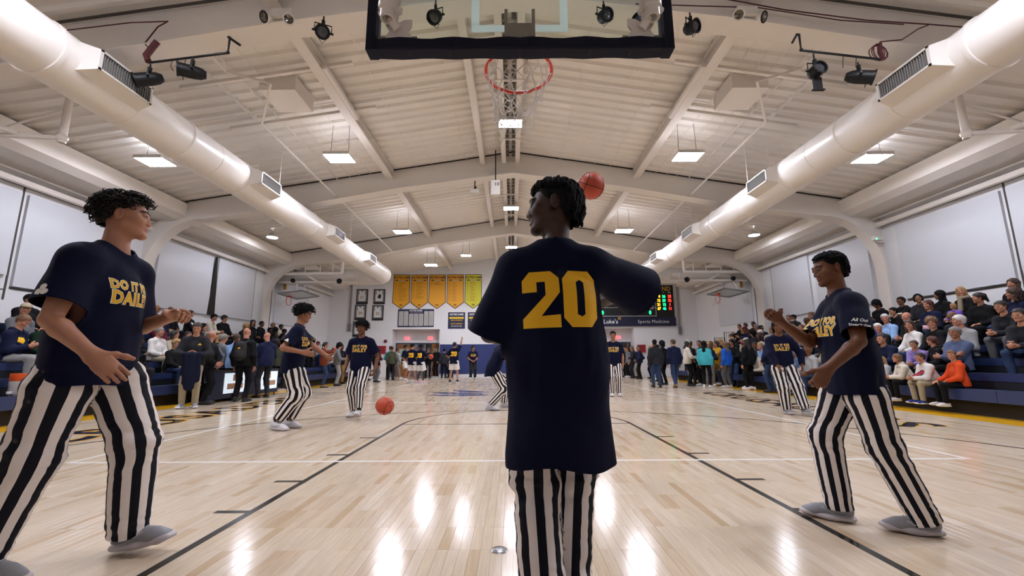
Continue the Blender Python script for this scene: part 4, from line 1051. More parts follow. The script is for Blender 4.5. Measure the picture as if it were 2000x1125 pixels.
for loc, d, lb in (((-2.97, 5.75, 6.02), (.3, -.7, -.6), 'single black stage lamp beside the left side of backboard'), ((-1.23, 5.75, 6.28), (-.2, -.6, -.7), 'black stage lamp seen through the glass, nearer its left end'),
                   ((1.40, 5.75, 6.27), (.3, -.8, -.4), 'black stage lamp seen through the glass, nearer its right end'), ((1.97, 5.75, 6.18), (-.8, -.6, -.3), 'black stage lamp behind the right mast end of the backboard'), ((2.74, 5.75, 6.06), (.6, -.9, -.3), 'single black stage lamp just past the right edge of backboard')):
    stage_lamp(loc, d, lb, 'short', hang=deck(loc[0]) - .9 - loc[2] if deck(loc[0]) - .9 - loc[2] > .25 else .25)
def lamp_bar(s):
    x0, x1 = s * 5.58, s * 4.40; t = empty('lamp_bar', (x0, 5.75, 5.5), 0, 'bent black pipe carrying two stage lamps under the first frame, %s side' % ('left' if s < 0 else 'right'), 'pipe', 'lamp pipes')
    b = MB(); b.tube([(0, 0, 0), (x1 - x0, 0, .16), (x1 - x0, 0, .44)], .017, 8); b.ball((x1 - x0, 0, .17), .026, 8); b.tube([(x1 - x0 - .03, 0, .44), (x1 - x0 + .03, .2, .46)], .02, 6); b.build('pipe', M_BLACK, t, smooth=40)
    b = MB(); rgc = np.random.default_rng(9 + s)
    if s < 0:
        b.tube([(-.02, 0, .02), (-.07, 0, .12), (.0, .02, .3), (.05, .02, .38)], .045, 8); b.tube([(0.04, .0, .38), (-.15, .1, .34), (-.32, .2, .5), (-.15, .2, .80), (-.0, .2, .90), (-.6, .2, .88), (-1.8, .2, .72)], .010, 6)
    else:
        b.tube([(.06, 0, .0), (.02, 0, .12), (.06, .02, .28)], .03, 8)
        for k in range(6): c = V3(.04 + rgc.normal(0, .03), 0, .14); b.tube([tuple(c + V3((.09 + .02 * k) * math.cos(a) * .8, .01 * k, (.13) * math.sin(a))) for a in np.linspace(0, 2 * math.pi, 13)], .006, 4)
        b.tube([(.05, 0, .30), (.5, .1, .42), (.9, .2, .70), (1.1, .2, .78), (1.9, .2, .70)], .010, 6); b.tube([(1.1, .2, .78), (.1, .2, .86), (-1.2, .2, 1.06), (-2.2, .2, 1.28)], .010, 6); b.tube([(.7, .22, .80), (-.3, .22, .88), (-1.6, .22, 1.12), (-3.6, .22, 1.2)], .009, 6)
    b.build('cable', M_MAROON, t, smooth=True)
    b = MB()
    for dx in (.35, .55): b.tube([(-s * dx, 0, .05), (-s * dx - .02, 0, -.06), (-s * (dx + .03), 0, -.14)], .006, 4)
    b.build('loose_wire', M_BLACK, t)
lamp_bar(-1); lamp_bar(1)
stage_lamp((-5.56, 5.75, 5.22), (-.75, -.55, -.5), 'long black stage lamp pointing down outwards at the end of the left pipe', 'long')
stage_lamp((-4.92, 5.75, 5.34), (-.85, -.6, -.1), 'black stage lamp mid-way along the left pipe', 'long')
stage_lamp((4.58, 5.75, 5.30), (.05, -1, .05), 'black stage lamp with open flap hanging from the right pipe', 'short', True, .3)
stage_lamp((5.24, 5.75, 5.20), (.75, -.5, -.4), 'long black stage lamp pointing down outwards at the end of the right pipe', 'long')
for s in (-1, 1):
    t = empty('emergency_light', (s * 3.72, 5.85, 6.42), 0, 'twin-headed emergency lamp on the first frame, %s of the backboard' % ('left' if s < 0 else 'right'), 'light', 'emergency lamps')
    b = MB(); b.box(-.16, .16, .0, .10, -.02, .12); b.build('battery_box', M_HOUSING, t)
    for q, (dx, dz, d) in enumerate(((-.19, -.09, (-.35, -.8, -.5)), (.17, -.13, (.5, -.7, -.5)))):
        b = MB(); M = Matrix.Translation((dx, -.05, dz)) @ aim(d); b.lathe([(.0001, -.06), (.05, -.05), (.085, .02), (.09, .04), (.075, .04)], 18, M); h = b.build('lamp_head', M_HOUSING, t, smooth=40)
        b = MB(); b.lathe([(.0001, .015), (.04, .025), (.074, .042)], 18, M); b.build('reflector', mat('reflector', '6d675c', .15, metal=.9), h, smooth=60)
        b = MB(); b.lathe([(.068, .044), (.08, .046), (.09, .04)], 18, M); b.build('lens_ring', M_BLACK if (q == 0) == (s < 0) else M_HOUSING, h)
# swung-up practice baskets and lamp pipes outside the ducts, near the first bay
for s in (-1, 1):
    sd = 'left' if s < 0 else 'right'
    t = empty('ceiling_pipe_rig', (s * 8.6, 7.4, 5.2), 0, 'cream pipe rig with clamped black lamp outside the %s duct' % sd, 'rig', 'cream pipe rigs')
    b = MB(); b.tube([(0, 0, -.1), (0, 0, 1.1)], .06, 10); b.tube([(0, 0, 0), (s * 1.3, -.15, .0)], .05, 8); b.tube([(s * .75, -.1, .05), (s * 1.55, -1.2, .1), (s * 2.0, -2.4, .15)], .055, 8); b.tube([(-s * 0.2, .3, 1.0), (s * 1.2, -.1, .1)], .02, 6); b.ball((0, 0, 0), .09, 8); b.build('pipe', M_PIPEWHITE, t, smooth=True)
    b = MB(); b.tube([(s * 1.55, -1.1, .22), (s * 2.1, -2.3, .3)], .045, 8); b.tube([(s * 1.5, -.9, -.02), (s * 1.7, -1.2, -.06)], [.08, .09], 10); b.ball((s * 1.75, -1.5, .05), .11, 8); b.build('black_lamp', M_BLACK, t, smooth=40)
# far side baskets, folded up to the roof
for s in (-1, 1):
    sd = 'left' if s < 0 else 'right'; t = empty('side_basket', (s * 10.35, 20.1, 4.15), 0, 'side basket folded up flat under its pipe frame, %s side wall' % sd, 'hoop', 'folded side baskets')
    M = Matrix.Rotation(s * .12, 4, 'Y')
    b = MB()
    for q in ((-.58, .58, -.91, -.83), (-.58, .58, .83, .91), (-.58, -.50, -.83, .83), (.50, .58, -.83, .83)): b.box(*q, -.03, .03, M)
    b.build('board_rim', mat('grey_rail', '6f736f', .4), t)
    b = MB(); b.box(-.5, .5, -.83, .83, -.008, .008, M); b.build('board_glass', mat('milky_glass', 'b9c0c0', .2, spec=.6), t)
    b = MB(); rx = -.42 * 1; b.tube([(rx - .06 + .0 * s, .23 * math.cos(a), -.28 + .23 * math.sin(a)) for a in np.linspace(0, 2 * math.pi, 25)], .014, 6); b.box(rx - .12, rx + .04, -.10, .10, -.10, -.02); r = b.build('rim', M_RIM, t, smooth=40)
    b = MB()
    for i in range(8):
        a = i * math.pi / 4
        for dd in (-1, 1): b.tube([(rx - .06, .23 * math.cos(a), -.28 + .23 * math.sin(a)), (rx - .22, .16 * math.cos(a + dd * .4), -.40 + .16 * math.sin(a + dd * .4)), (rx - .30, .12 * math.cos(a), -.55 + .12 * math.sin(a))], .005, 4)
    b.build('net', M_NET, r)
    b = MB()
    for y in (-.6, .6): b.tube([(.2, y, .05), (.1, y * .8, .45)], .03, 6); b.tube([(-.45, y, .12), (.5, y, .05)], .03, 6)
    b.tube([(-.9 * s, -.5, .95), (1.5 * -s, -.5, .95)], .04, 6); b.tube([(1.05 * s, -.6, .92), (-2.3 * s, -.6, .92)], .075, 8); b.tube([(.9 * s, -.2, .58), (-2.8 * s, -.2, .58)], .06, 8); b.tube([(-.5 * s, -.6, .92), (-.9 * s, .0, .60), (-1.4 * s, .3, .38)], .06, 8); b.tube([(-.9 * s, 0, .6), (-.2 * s, .0, .42)], .04, 6)
    for x in (-1.8, -1.2, -.5, .1, .6): b.tube([(-x * s * -1, -.6, 1.0), (-x * s * -1, -.6, 1.45)], .022, 6)
    b.tube([(-2.25 * s, -.6, .95), (-2.25 * s, -.6, 1.65)], .07, 8); b.tube([(-2.25 * s, -.6, 1.1), (-1.2 * s, -.6, 1.6)], .03, 6); b.tube([(-2.8 * s, -.2, .55), (-2.8 * s, -.2, 1.0)], .035, 6); b.build('pipe_frame', M_PIPEWHITE, t, smooth=True)
    b = MB(); b.ball((-2.0 * s, -.25, .62), .13, 8); b.ball((.1 * s, -.5, .62), .11, 8); b.build('black_lamp', M_BLACK, t, smooth=60)
    b = MB(); b.box(s * .78 - .05, s * .78 + .05, .05, .15, .28, .58); b.build('orange_tag', mat('amber_tag', 'b07a1e', .5), t)

# ------------------------------------------------------------------ end wall
YW = Y1_
PN = [(-7.42, 6.68, 'oldest'), (-6.22, 6.68, ''), (-5.03, 6.68, ''), (-3.83, 6.68, ''), (-2.63, 6.68, '')]
def wall_words(txt, x, z, size, m, par, lift, bold=.008, xs=1., y=YW):
    bm = glyph_mesh(txt, size, bold, 0, 1.05, 'CENTER', xs); M = Matrix.Translation((x, y - lift, z)) @ Matrix.Rotation(math.pi / 2, 4, 'X'); bmesh.ops.transform(bm, matrix=M, verts=bm.verts); return bm_obj('lettering', bm, m, par)
def plate(b, x0, x1, z0, z1, y0, y1): b.box(x0, x1, YW - y1, YW - y0, z0, z1)
M_VERT = Matrix(((1, 0, 0, 0), (0, 0, -1, YW), (0, 1, 0, 0), (0, 0, 0, 1)))
rows_of = [(7, 2), (6, 2), (0, 3), (13, 1), (13, 1)]
names = ('first and leftmost gold pennant on end wall, long list in two columns', 'second gold pennant on end wall, list ending part-way', 'third gold pennant on end wall, mostly blank below three lines', 'fourth gold pennant on end wall, with a narrow full-length list', 'fifth pennant on end wall, greenish yellow, partly behind the player')
for i, (x, z, _) in enumerate(PN):
    w = .56; z1 = 4.78; zt = 4.36
    b = MB(); b.prism([(x - w - (.02), z1), (x, zt), (x + w, z1), (x + w - .02, z), (x - w, z)], .01, .03, M_VERT); o = b.build('pennant', M_INK); tag(o, names[i], 'banner', 'championship pennants')
    b = MB(); w2 = w - .035; b.prism([(x - w2 - .02, z1 + .02), (x, zt + .045), (x + w2, z1 + .02), (x + w2 - .02, z - .035), (x - w2, z - .035)], .03, .034, M_VERT); b.build('field', M_YELLOW if i < 4 else mat('lime_vinyl', 'd2cc34', .6), o)
    wall_words('NOTRE DAME', x, z - .26, .185, M_INK, o, .038, .006, .86)
    b = MB(); plate(b, x - .43, x + .43, z - .42, z - .36, .034, .038); b.build('title_band', M_INK, o); b = MB(); plate(b, x - .24, x + .24, z - .405, z - .375, .038, .041); b.build('band_print', M_WHITEINK, o)
    b = MB(); r0, c = rows_of[i]; rgb = np.random.default_rng(i)
    for k in range(max(r0 * 2, 3)):
        zz = z - .56 - k * (.095 if r0 != 0 else .07)
        if zz < z1 + .05: break
        plate(b, x - .45, x - .33, zz, zz + .025, .034, .037)
        plate(b, x - .24, x - .24 + rgb.uniform(.3, .62) * (1 if c > 1 else .7), zz, zz + .028, .034, .037)
    b.build('small_print', M_GREYINK, o); wall_words('ND', x, zt + .22, .13, M_INK, o, .038, .006)
o = None
b = MB(); plate(b, -7.6, -5.22, 3.17, 4.35, .01, .03); o = tag(b.build('record_board', M_NAVYINK), 'wide navy record board with white columns under the first two pennants', 'sign')
b = MB()
for k in range(7):
    x = -7.53 + k * .325 + (.02 if k > 1 else 0) + (.02 if k > 4 else 0); top = 4.22 if k in (0, 1, 5, 6) else 4.05
    plate(b, x, x + .29, 3.25, top, .03, .034)
b.build('column', mat('board_paper', 'b9b7b4', .7), o); wall_words('NOTRE DAME', -6.41, 4.20, .15, M_WHITEINK, o, .036, .006, .85); b = MB(); plate(b, -6.8, -6.0, 4.10, 4.14, .03, .034); plate(b, -6.75, -6.05, 3.19, 3.22, .03, .034)
for k in range(7):
    x = -7.53 + k * .325 + (.02 if k > 1 else 0) + (.02 if k > 4 else 0)
    for r in range(14): plate(b, x + .05, x + .22, 3.3 + r * .05, 3.31 + r * .05, .034, .036)
b.build('small_print', mat('grey_print', '77757a', .7), o)
for i, x in enumerate((-3.72, -2.42)):
    b = MB(); plate(b, x - .56, x + .56, 3.05, 4.13, .01, .03); o = tag(b.build('title_board', M_NAVYINK), ('navy title board under the fourth pennant' if i == 0 else 'navy title board under the fifth pennant, partly behind the player'), 'sign', 'title boards')
    wall_words('NOTRE DAME', x, 3.93, .17, M_WHITEINK, o, .036, .006, .82); b = MB(); plate(b, x - .48, x + .48, 3.70, 3.82, .03, .034); b.build('gold_bar', mat('bright_gold', 'e6c62a', .6), o)
    wall_words('LEAGUE CHAMPIONS', x, 3.57, .095, M_GOLD, o, .036, .003, .8); wall_words('DISTRICT CHAMPIONS', x, 3.34, .095, M_GOLD, o, .036, .003, .75); wall_words('2017  2018  2019  2020' if i == 0 else '2017  2018', x if i == 0 else x - .2, 3.19, .08, M_WHITEINK, o, .036, .003, .85)
# framed jerseys
M_FRAMEBLK = mat('black_frame', '1d1d20', .5)
for i, (x, z, t) in enumerate(((-10.02, 5.2, '11'), (-8.88, 5.2, ''), (-10.08, 4.15, '20'), (-8.93, 4.12, '22'), (-10.15, 3.05, ''))):
    b = MB(); plate(b, x - .37, x + .37, z - .5, z + .5, .0, .06); o = tag(b.build('jersey_frame', M_FRAMEBLK), ('framed white jersey on end wall, top row, first', 'framed white jersey on end wall, top row, second, dark figure', 'framed white jersey on end wall, middle row, first', 'framed white jersey numbered 22 on end wall', 'framed white jersey on end wall, lowest, partly behind a head')[i], 'picture', 'framed jerseys')
    b = MB(); plate(b, x - .31, x + .31, z - .36, z + .44, .06, .064); b.build('mount', mat('grey_mount', '8a8a8c', .7), o)
    b = MB(); b.prism([(x - .22, z - .3), (x + .22, z - .3), (x + .24, z + .1), (x + .17, z + .2), (x + .2, z + .4), (x + .09, z + .4), (x, z + .27), (x - .09, z + .4), (x - .2, z + .4), (x - .17, z + .2), (x - .24, z + .1)], .064, .07, M_VERT); b.build('jersey', M_WHITEINK, o)
    if t: wall_words(t, x, z - .14, .26, mat('gold_number', '9a7b2b', .6), o, .074, .008)
    else: b = MB(); b.prism([(x - .12, z - .1), (x + .1, z - .15), (x + .14, z + .1), (x - .02, z + .18)], .07, .074, M_VERT); b.build('figure_print', M_INK, o)
# wall mats
k = 0
for i in range(8):
    x0 = -4.56 + i * 1.14; b = MB(); b.box(x0 + .004, x0 + 1.136, YW - .06, YW, .19, 1.98)
    tag(b.build('wall_mat', M_NAVYPAD), None, None); o = bpy.context.scene.objects[-1] if False else C.objects[-1]; tag(o, ('navy wall mat %s along the end wall' % ('next to the open doorway', 'second from the left doorway', 'third from the left doorway', 'fourth from the left doorway', 'fourth from the right doorway', 'third from the right doorway', 'second from the right doorway', 'next to the right doorway')[i]), 'mat', 'navy wall mats')
b = MB(); b.box(-4.58, 4.58, YW - .03, YW, 0, .17); tag(b.build('baseboard_back', M_PANEL), kind='structure')
# doorways: double doors in recesses
M_FRM = mat('dark_door_frame', '3a4150', .5); M_LIT = mat('lit_corridor', 'b8b5ae', .6); M_PALEWIRE = mat('door_glass', 'aebcae', .1, spec=.6)
for s, nn in ((-1, 1), (1, 2)):
    x0, x1 = sorted((s * D0, s * D1)); y = YW + .9; d = empty('door_%d' % nn, ((x0 + x1) / 2, y, 0), kind='structure'); w = (x1 - x0) / 2
    b = MB(); b.box(-w, w, -.04, .06, 2.03, 2.12)
    for x in (-w, -.06, w - .09): b.box(x, x + .09, -.04, .06, 0, 2.03)
    b.build('door_frame', M_FRM, d)
    for q, (xx, ang) in enumerate(((-w + .1, .0), (-.07, 0), (.06, .0), (w - .1, 1.2))):
        if q in (1, 2) : continue
        lf = empty('door_leaf', (xx, -.03, 0), (1 if q == 3 else -1) * ang if q else 0); lf.parent = d; L = .92 * (1 if q < 3 else -1)
        b = MB(); xa, xb = sorted((0, L)); b.box(xa, xb, -.02, .02, .01, .95); b.box(xa, xb, -.02, .02, 1.75, 2.02); b.box(xa, xa + .14, -.02, .02, .95, 1.75); b.box(xb - .14, xb, -.02, .02, .95, 1.75); b.build('leaf', M_WOODDOOR, lf)
        b = MB(); b.box(xa + .14, xb - .14, -.004, .004, .95, 1.75); b.build('door_pane', M_PALEWIRE, lf)
    b = MB(); b.box(-.5, .45, .0, .02, 0, 2.03); b.build('side_panel', mat('door_steel', '6d7684', .4), d)
for s, xs in ((-1, (-7.15, -5.58)), (1, (5.6, 7.1))):
    for i, x in enumerate(xs):
        t = empty('exit_sign', (x, YW - .07 if False else YW + .80, 2.48), 0, 'red lit exit sign above the %s doorway, %s one' % ('left' if s < 0 else 'right', 'outer' if (i == 0) == (s < 0) else 'inner'), 'sign', 'exit signs')
        b = MB(); b.box(-.17, .17, -.03, .03, -.1, .1); b.build('sign_box', mat('sign_face', 'd98d92', .5, emit=('ff8a90', .9)), t)
        bm = glyph_mesh('EXIT', .15, .003, 0, 1, 'CENTER', .95); bmesh.ops.transform(bm, matrix=Matrix.Translation((0, -.034, -.055)) @ Matrix.Rotation(math.pi / 2, 4, 'X'), verts=bm.verts); bm_obj('lettering', bm, mat('exit_red', 'c01622', .5, emit=('ff2030', 2.5)), t)
for x, lb in ((-8.55, 'red alarm cabinet on end wall beside the left doorway'), (8.35, 'red alarm cabinet on end wall beside the right doorway')):
    b = MB(); b.box(x - .26, x + .26, YW - .12, YW, 1.45, 1.95); o = tag(b.build('alarm_cabinet', mat('alarm_red', 'a3202a', .5)), lb, 'cabinet', 'red alarm cabinets'); b = MB(); b.box(x - .2, x + .2, YW - .126, YW - .12, 1.5, 1.9); b.build('door', mat('alarm_red_door', '8d1c26', .4), o)
b = MB(); b.lathe([(.0001, .09), (.10, .06), (.12, 0)], 16, Matrix.Translation((-8.35, YW, 2.25)) @ Matrix.Rotation(math.pi / 2, 4, 'X')); tag(b.build('alarm_bell', mat('bell_red', '6d2528', .5), smooth=40), 'small round dark red bell above the alarm cabinet', 'bell')
for x, z0, z1, lb in ((-10.75, 2.9, 6.2, 'grey conduit running up the end wall beside the framed jerseys'), (10.95, 2.6, 6.2, 'grey conduit running up the end wall beside the scoreboard')):
    b = MB(); b.box(x - .05, x + .05, YW - .1, YW, z0 + .4, z1); o = tag(b.build('wall_conduit', mat('conduit_grey', '8b8a8c', .5)), lb, 'pipe', 'wall conduits'); b = MB(); b.box(x - .09, x + .09, YW - .14, YW, z0, z0 + .5); b.build('junction_box', mat('box_grey', '77767a', .5), o)
# scoreboard
sb = empty('scoreboard', (7.45, YW, 3.16), 0, 'black electronic scoreboard with red, green and amber digits', 'scoreboard'); SX = 7.45
def sbox(name, m, x0, x1, z0, z1, y0, y1, par=sb): b = MB(); b.box(x0 - SX, x1 - SX, -y1, -y0, z0 - 3.16, z1 - 3.16); return b.build(name, m, par)
sbox('cabinet', mat('board_black', '0c0d12', .5), 4.25, 10.62, 3.72, 5.86, 0, .16); ad = sbox('sponsor_panel', mat('board_navy', '10173a', .5), 4.25, 10.68, 3.16, 3.72, 0, .17)
def sbt(t, x, z, size, m, par=sb, bold=.004, xs=1., lift=.165, al='CENTER'):
    bm = glyph_mesh(t, size, bold, 0, 1.05, al, xs); bmesh.ops.transform(bm, matrix=Matrix.Translation((x - SX, -lift, z - 3.16)) @ Matrix.Rotation(math.pi / 2, 4, 'X'), verts=bm.verts); return bm_obj('lettering', bm, m, par)
M_RED, M_GRN, M_AMB = mat('led_red', 'ff2018', .5, emit=('ff2a1c', 5)), mat('led_green', '12e070', .5, emit=('14f07a', 4)), mat('led_amber', 'ffa818', .5, emit=('ffab1c', 4))
sbt("St. Luke's", 6.15, 3.33, .38, M_WHITEINK, ad, .006, .95, .175); sbt('Sports Medicine', 9.2, 3.35, .30, M_WHITEINK, ad, .0, 1.0, .175)
b = MB()
for a in range(4): c = a * math.pi / 2 + math.pi / 4; b.box(-.02, .02, -.006, 0, .02, .12, Matrix.Translation((6.98 - SX, -.176, 3.66 - 3.16)) @ Matrix.Rotation(c, 4, 'Y'))
b.build('star_mark', M_GOLD, ad)
sbt('CRUSADERS', 6.9, 5.50, .40, mat('board_gold', 'c79a3a', .6), sb, .012, 1.05); sbt('ND', 10.17, 5.48, .42, mat('board_gold', 'c79a3a', .6), sb, .010, .9)
for j, (c, m, xx, vals) in enumerate((('NO', M_AMB, 9.63, ('10', '12', '21', '67')), ('F', M_GRN, 9.98, ('26', '23', '12', '46')), ('PTS', M_RED, 10.36, ('25', '52', '1', '11')))):
    sbt(c, xx, 5.33, .10, M_WHITEINK)
    for r, v in enumerate(vals): sbt(v, xx, 5.03 - r * .27, .24, m, sb, .008, .88)
sbt('0', 9.2, 4.55, .5, M_RED, sb, .012, .8); sbt('0', 6.3, 4.9, .5, M_RED, sb, .012, .8); sbt('0', 9.02, 3.93, .34, M_GRN, sb, .010, .85); sbt('0', 5.9, 3.93, .34, M_GRN, sb, .01, .85); sbt('12:00', 7.4, 4.9, .5, M_AMB, sb, .01, .85)
sbt('BONUS', 9.1, 4.42, .09, M_WHITEINK); sbt('FOULS', 8.5, 4.27, .10, M_WHITEINK); sbt('FOULS', 9.1, 4.27, .10, M_WHITEINK)
b = MB()
for q in ((4.5, 9.42, 3.80, 3.825), (9.40, 9.425, 3.80, 5.4), (4.5, 9.42, 4.36, 4.38)): b.box(q[0] - SX, q[1] - SX, -.166, -.16, q[2] - 3.16, q[3] - 3.16)
b.build('white_outline', M_WHITEINK, sb)
# small things near the ridge
t = empty('shot_clock', (-.55, 12.3, 6.3), 0, 'white box with dark figures hanging under the ridge', 'clock'); b = MB(); b.box(-.14, .14, -.1, .1, -.3, .16); b.build('case', M_HOUSING, t); bm = glyph_mesh('10', .16, .002, 0, 1, 'CENTER', 1); bmesh.ops.transform(bm, matrix=Matrix.Translation((.04, -.104, -.02)) @ Matrix.Rotation(math.pi / 2, 4, 'X'), verts=bm.verts); bm_obj('lettering', bm, M_INK, t); b = MB(); b.tube([(0, 0, .16), (0, 0, 1.2)], .02, 6); b.build('hanger', M_BLACK, t)
t = empty('ceiling_camera', (-1.22, 12.55, 6.28), 0, 'small white projector box on a bracket under the second frame', 'camera'); b = MB(); b.box(-.13, .13, -.1, .1, -.12, .0); b.build('case', M_HOUSING, t); b = MB(); b.ball((.03, -.05, .07), .04, 8); b.tube([(0, 0, 0), (0, .1, .35)], .02, 6); b.build('bracket', M_BLACK, t)

EWK = .953
for o in list(C.objects):
    n = o.name.split('.')[0]
    if o.parent is None and n in ('pennant', 'record_board', 'title_board', 'jersey_frame', 'scoreboard', 'alarm_cabinet', 'alarm_bell', 'wall_conduit', 'exit_sign'):
        o.scale = (EWK, 1, EWK); o.location.x = -.0556 + (o.location.x + .0556) * EWK; o.location.z = .992 + (o.location.z - .992) * EWK
# ------------------------------------------------------------------ bleachers
ROW, RISE, SEAT0, BX, NR = .52, .27, .45, 8.0, 6
def bleacher(s, y0, y1):
    sd = 'left' if s < 0 else 'right'; t = empty('bleacher', (s * BX, (y0 + y1) / 2, 0), 0, 'navy plastic bleacher along the %s wall' % sd, 'bleacher', 'bleachers'); h = (y1 - y0) / 2
    def bb(name, x0, x1, z0, z1, m=M_NAVYPLASTIC, par=t, ya=-h, yb=h): b = MB(); b.box(*sorted((s * x0, s * x1)), ya, yb, z0, z1); return b.build(name, m, par)
    n = int((y1 - y0) / 1.83)
    for i in range(NR):
        x = i * ROW; z = SEAT0 + i * RISE
        if i: bb('foot_deck', x - .26, x + .02, z - .46, z - .42, mat('deck_board', '2b2a30', .6)); bb('riser', x + .0, x + .02, z - .42, z - .06, mat('riser_dark', '12161f', .6))
        for k in range(n):
            a = -h + k * 2 * h / n; bb('seat_module', x, x + .28, z - .05, z, M_NAVYPLASTIC, t, a + .004, a + 2 * h / n - .004)
            bb('seat_front', x - .012, x + .02, z - (.20 if i == 0 else .14), z - .004, mat('navy_front', '27355e', .4), t, a + .004, a + 2 * h / n - .004)
    bb('under_shade', .12, .16, 0, .3, M_DARK)  # dark board stands in for the shade beneath the lowest seats
    # end guard rails, stepped
    for i in range(NR):
        g = empty('guard_rail', (s * (i * ROW + .26), h + .05, SEAT0 + i * RISE - .42)); g.parent = t; b = MB(); w = .25
        b.tube([(-w, 0, 0), (-w, 0, .95), (w, 0, .95), (w, 0, 0)], .02, 6); b.tube([(-w, 0, .12), (w, 0, .12)], .014, 6); b.build('rail', M_BLACK, g)
        for q in range(1, 5): b = MB(); b.tube([(-w + q * .1, 0, .12), (-w + q * .1, 0, .95)], .009, 4); b.build('baluster', M_BLACK, g)
    return t
bleacher(1, 3.2, 21.2); bleacher(-1, 3.2, 21.2)
# scorers' table on the near left
t = empty('scorers_table', (-7.55, 11.7, 0), math.radians(-90), 'scorers table with lit advertising panels, behind the standing people', 'table')
b = MB(); b.box(-1.5, 1.5, -.3, .3, .74, .78); b.build('table_top', mat('table_black', '15161b', .5), t)
b = MB(); b.box(-1.5, 1.5, .26, .30, .08, .74); b.build('front_panel', mat('table_front', '1a2036', .5), t)
for i, x in enumerate((-1.0, .55)):
    b = MB(); b.box(x - .42, x + .42, .302, .312, .20, .70); p = b.build('advert_screen', mat('advert_white', 'c3d2dc', .4, emit=('dfeefa', .55)), t); b = MB(); b.box(x - .32, x + .3, .312, .316, .30, .44); b.box(x - .05, x + .1, .312, .316, .5, .66); b.build('advert_print', mat('advert_tan', 'b98d6a', .5), p)
for x in (-1.4, 1.4):
    for y in (-.26, .26): b = MB(); b.tube([(x, y, 0), (x, y, .74)], .02, 6); b.build('leg', M_BLACK, t)
# ------------------------------------------------------------------ players
NAVY, GOLD, CREAM = '0d1533', 'e2ac12', 'ded6d0'
M_NAVY = mat('navy_cotton', '070c27', .8, bump=(260, .25), sheen=.0, spec=.14)
M_WHITEPRINT = mat('white_print', 'e9e6dd', .6)
M_STRIPE = stripe_mat('striped_trousers', 8, '060815', 'e8e0da', .12)
M_STRIPE_FINE = stripe_mat('striped_trousers_fine', 9, '060815', 'e8e0da', .4)
M_GREYSHOE = mat('grey_knit', '8f9094', .8, bump=(300, .3)); M_PALESOLE = mat('pale_rubber', 'b9b2b4', .5); M_LACE = mat('grey_lace', 'aeb0b4', .8)
M_BLACKHAIR = mat('black_hair', '0b0a0b', .8, spec=.2); M_BROWNHAIR = mat('dark_brown_hair', '1d1512', .7, spec=.3)
M_EYEWHITE = mat('eye_white', '9a928c', .3); M_IRIS = mat('dark_iris', '1d120c', .15); M_BLACKSOCK = mat('black_sock', '0c0c10', .8); M_BLACKBTN = mat('black_snap', '08080a', .4)
SK_DARK = skin_mat('skin_deep', '3a2318', '4a2621', '100a08'); SK_BROWN = skin_mat('skin_brown', '6b4128', '6b3a30', '140d0a'); SK_FAIR = skin_mat('skin_fair', 'ad7a5f', 'a35a4e', '2b1c15')
SK_TAN = skin_mat('skin_tan', '94644a', '8a4a40', '1a120e')

def eyes(body, f, iris=M_IRIS, look=(0, 0)):
    for g in (-1, 1):
        b = MB(); b.ball((0, 0, 0), .0123, 12); M = f.head_mat() @ np.array([[1, 0, 0, g * .0315], [0, 1, 0, .0782], [0, 0, 1, 0], [0, 0, 0, 1.]])
        o = b.build('eye', M_EYEWHITE, body, smooth=80, mw=Matrix(M))
        k = MB(); d = Vector((look[0], 1, look[1])).normalized(); R = d.to_track_quat('Z', 'Y').to_matrix().to_4x4()
        k.lathe([(.0001, .0127), (.004, .0125), (.0074, .0106), (.0074, .0095)], 12, R)
        k.build('iris', iris, o, smooth=80)

def eyebrows(body, f, m):
    for g in (-1, 1):
        pts = [f.hc + f.hR @ (V3(g * x, y, z) * f.hs) for x, y, z in ((.013, .0905, .0200), (.024, .0895, .0255), (.037, .0835, .0265), (.050, .072, .0215))]
        P, F = tubes([pts], [np.array([.0030, .0042, .0036, .0016]) * f.hs], 6); link('eyebrow', to_mesh('eyebrow', P, F), m, body)

def text_on(shirt, P, F, f, lines, zc, chest=True, size=.07, side=0., step=.9, tilt=0., mats=None, w=1., thin=1.):
    """Chest or back lettering: gold with a pale outline."""
    n = f.cf if chest else -f.cf; n = unit(n + f.cr * side); ux = unit(np.cross(f.up, n)) * 1.; uy = f.up
    ux = unit(np.cross(uy, n)); o0 = f.pv + f.up * zc * f.s
    mats = mats or ((mat('cream_print', 'efe8cc', .6), .0030, .0012), (M_GOLD, .0, .0024))
    for m, grow, lift in mats:
        all_bm = None
        for j, (t, sz, xs) in enumerate(lines):
            bm = glyph_mesh(t, size * sz * f.s, bold=(grow * thin + .0022 * sz * thin) * f.s * size / .07, xscale=xs * w, cell=.014, spacing=1.12)
            dy = -step * size * f.s * (j if j == 0 else sum(l[1] for l in lines[1:j + 1]) * .94)
            for v in bm.verts: v.co.y += dy
            drape(bm, P, F, o0, ux, uy, lift, .5, tilt)
            me = bpy.data.meshes.new('tmp'); bm.to_mesh(me); bm.free()
            if all_bm is None: all_bm = bmesh.new()
            all_bm.from_mesh(me); bpy.data.meshes.remove(me)
        bm_obj('lettering', all_bm, m, shirt)
SLOGAN = [('DO IT FOR', .74, .78), ('DAILEY', 1.06, .80)]

def number_on(shirt, P, F, f, txt, zc, height, side=0., tilt=0., m=None):
    n = unit(-f.cf + f.cr * side); ux = unit(np.cross(f.up, n))
    bm = number_bm(txt, height, .055, .014); drape(bm, P, F, f.pv + f.up * zc * f.s, ux, f.up, .0015, .5, tilt); bm_obj('number', bm, m or M_GOLD, shirt)

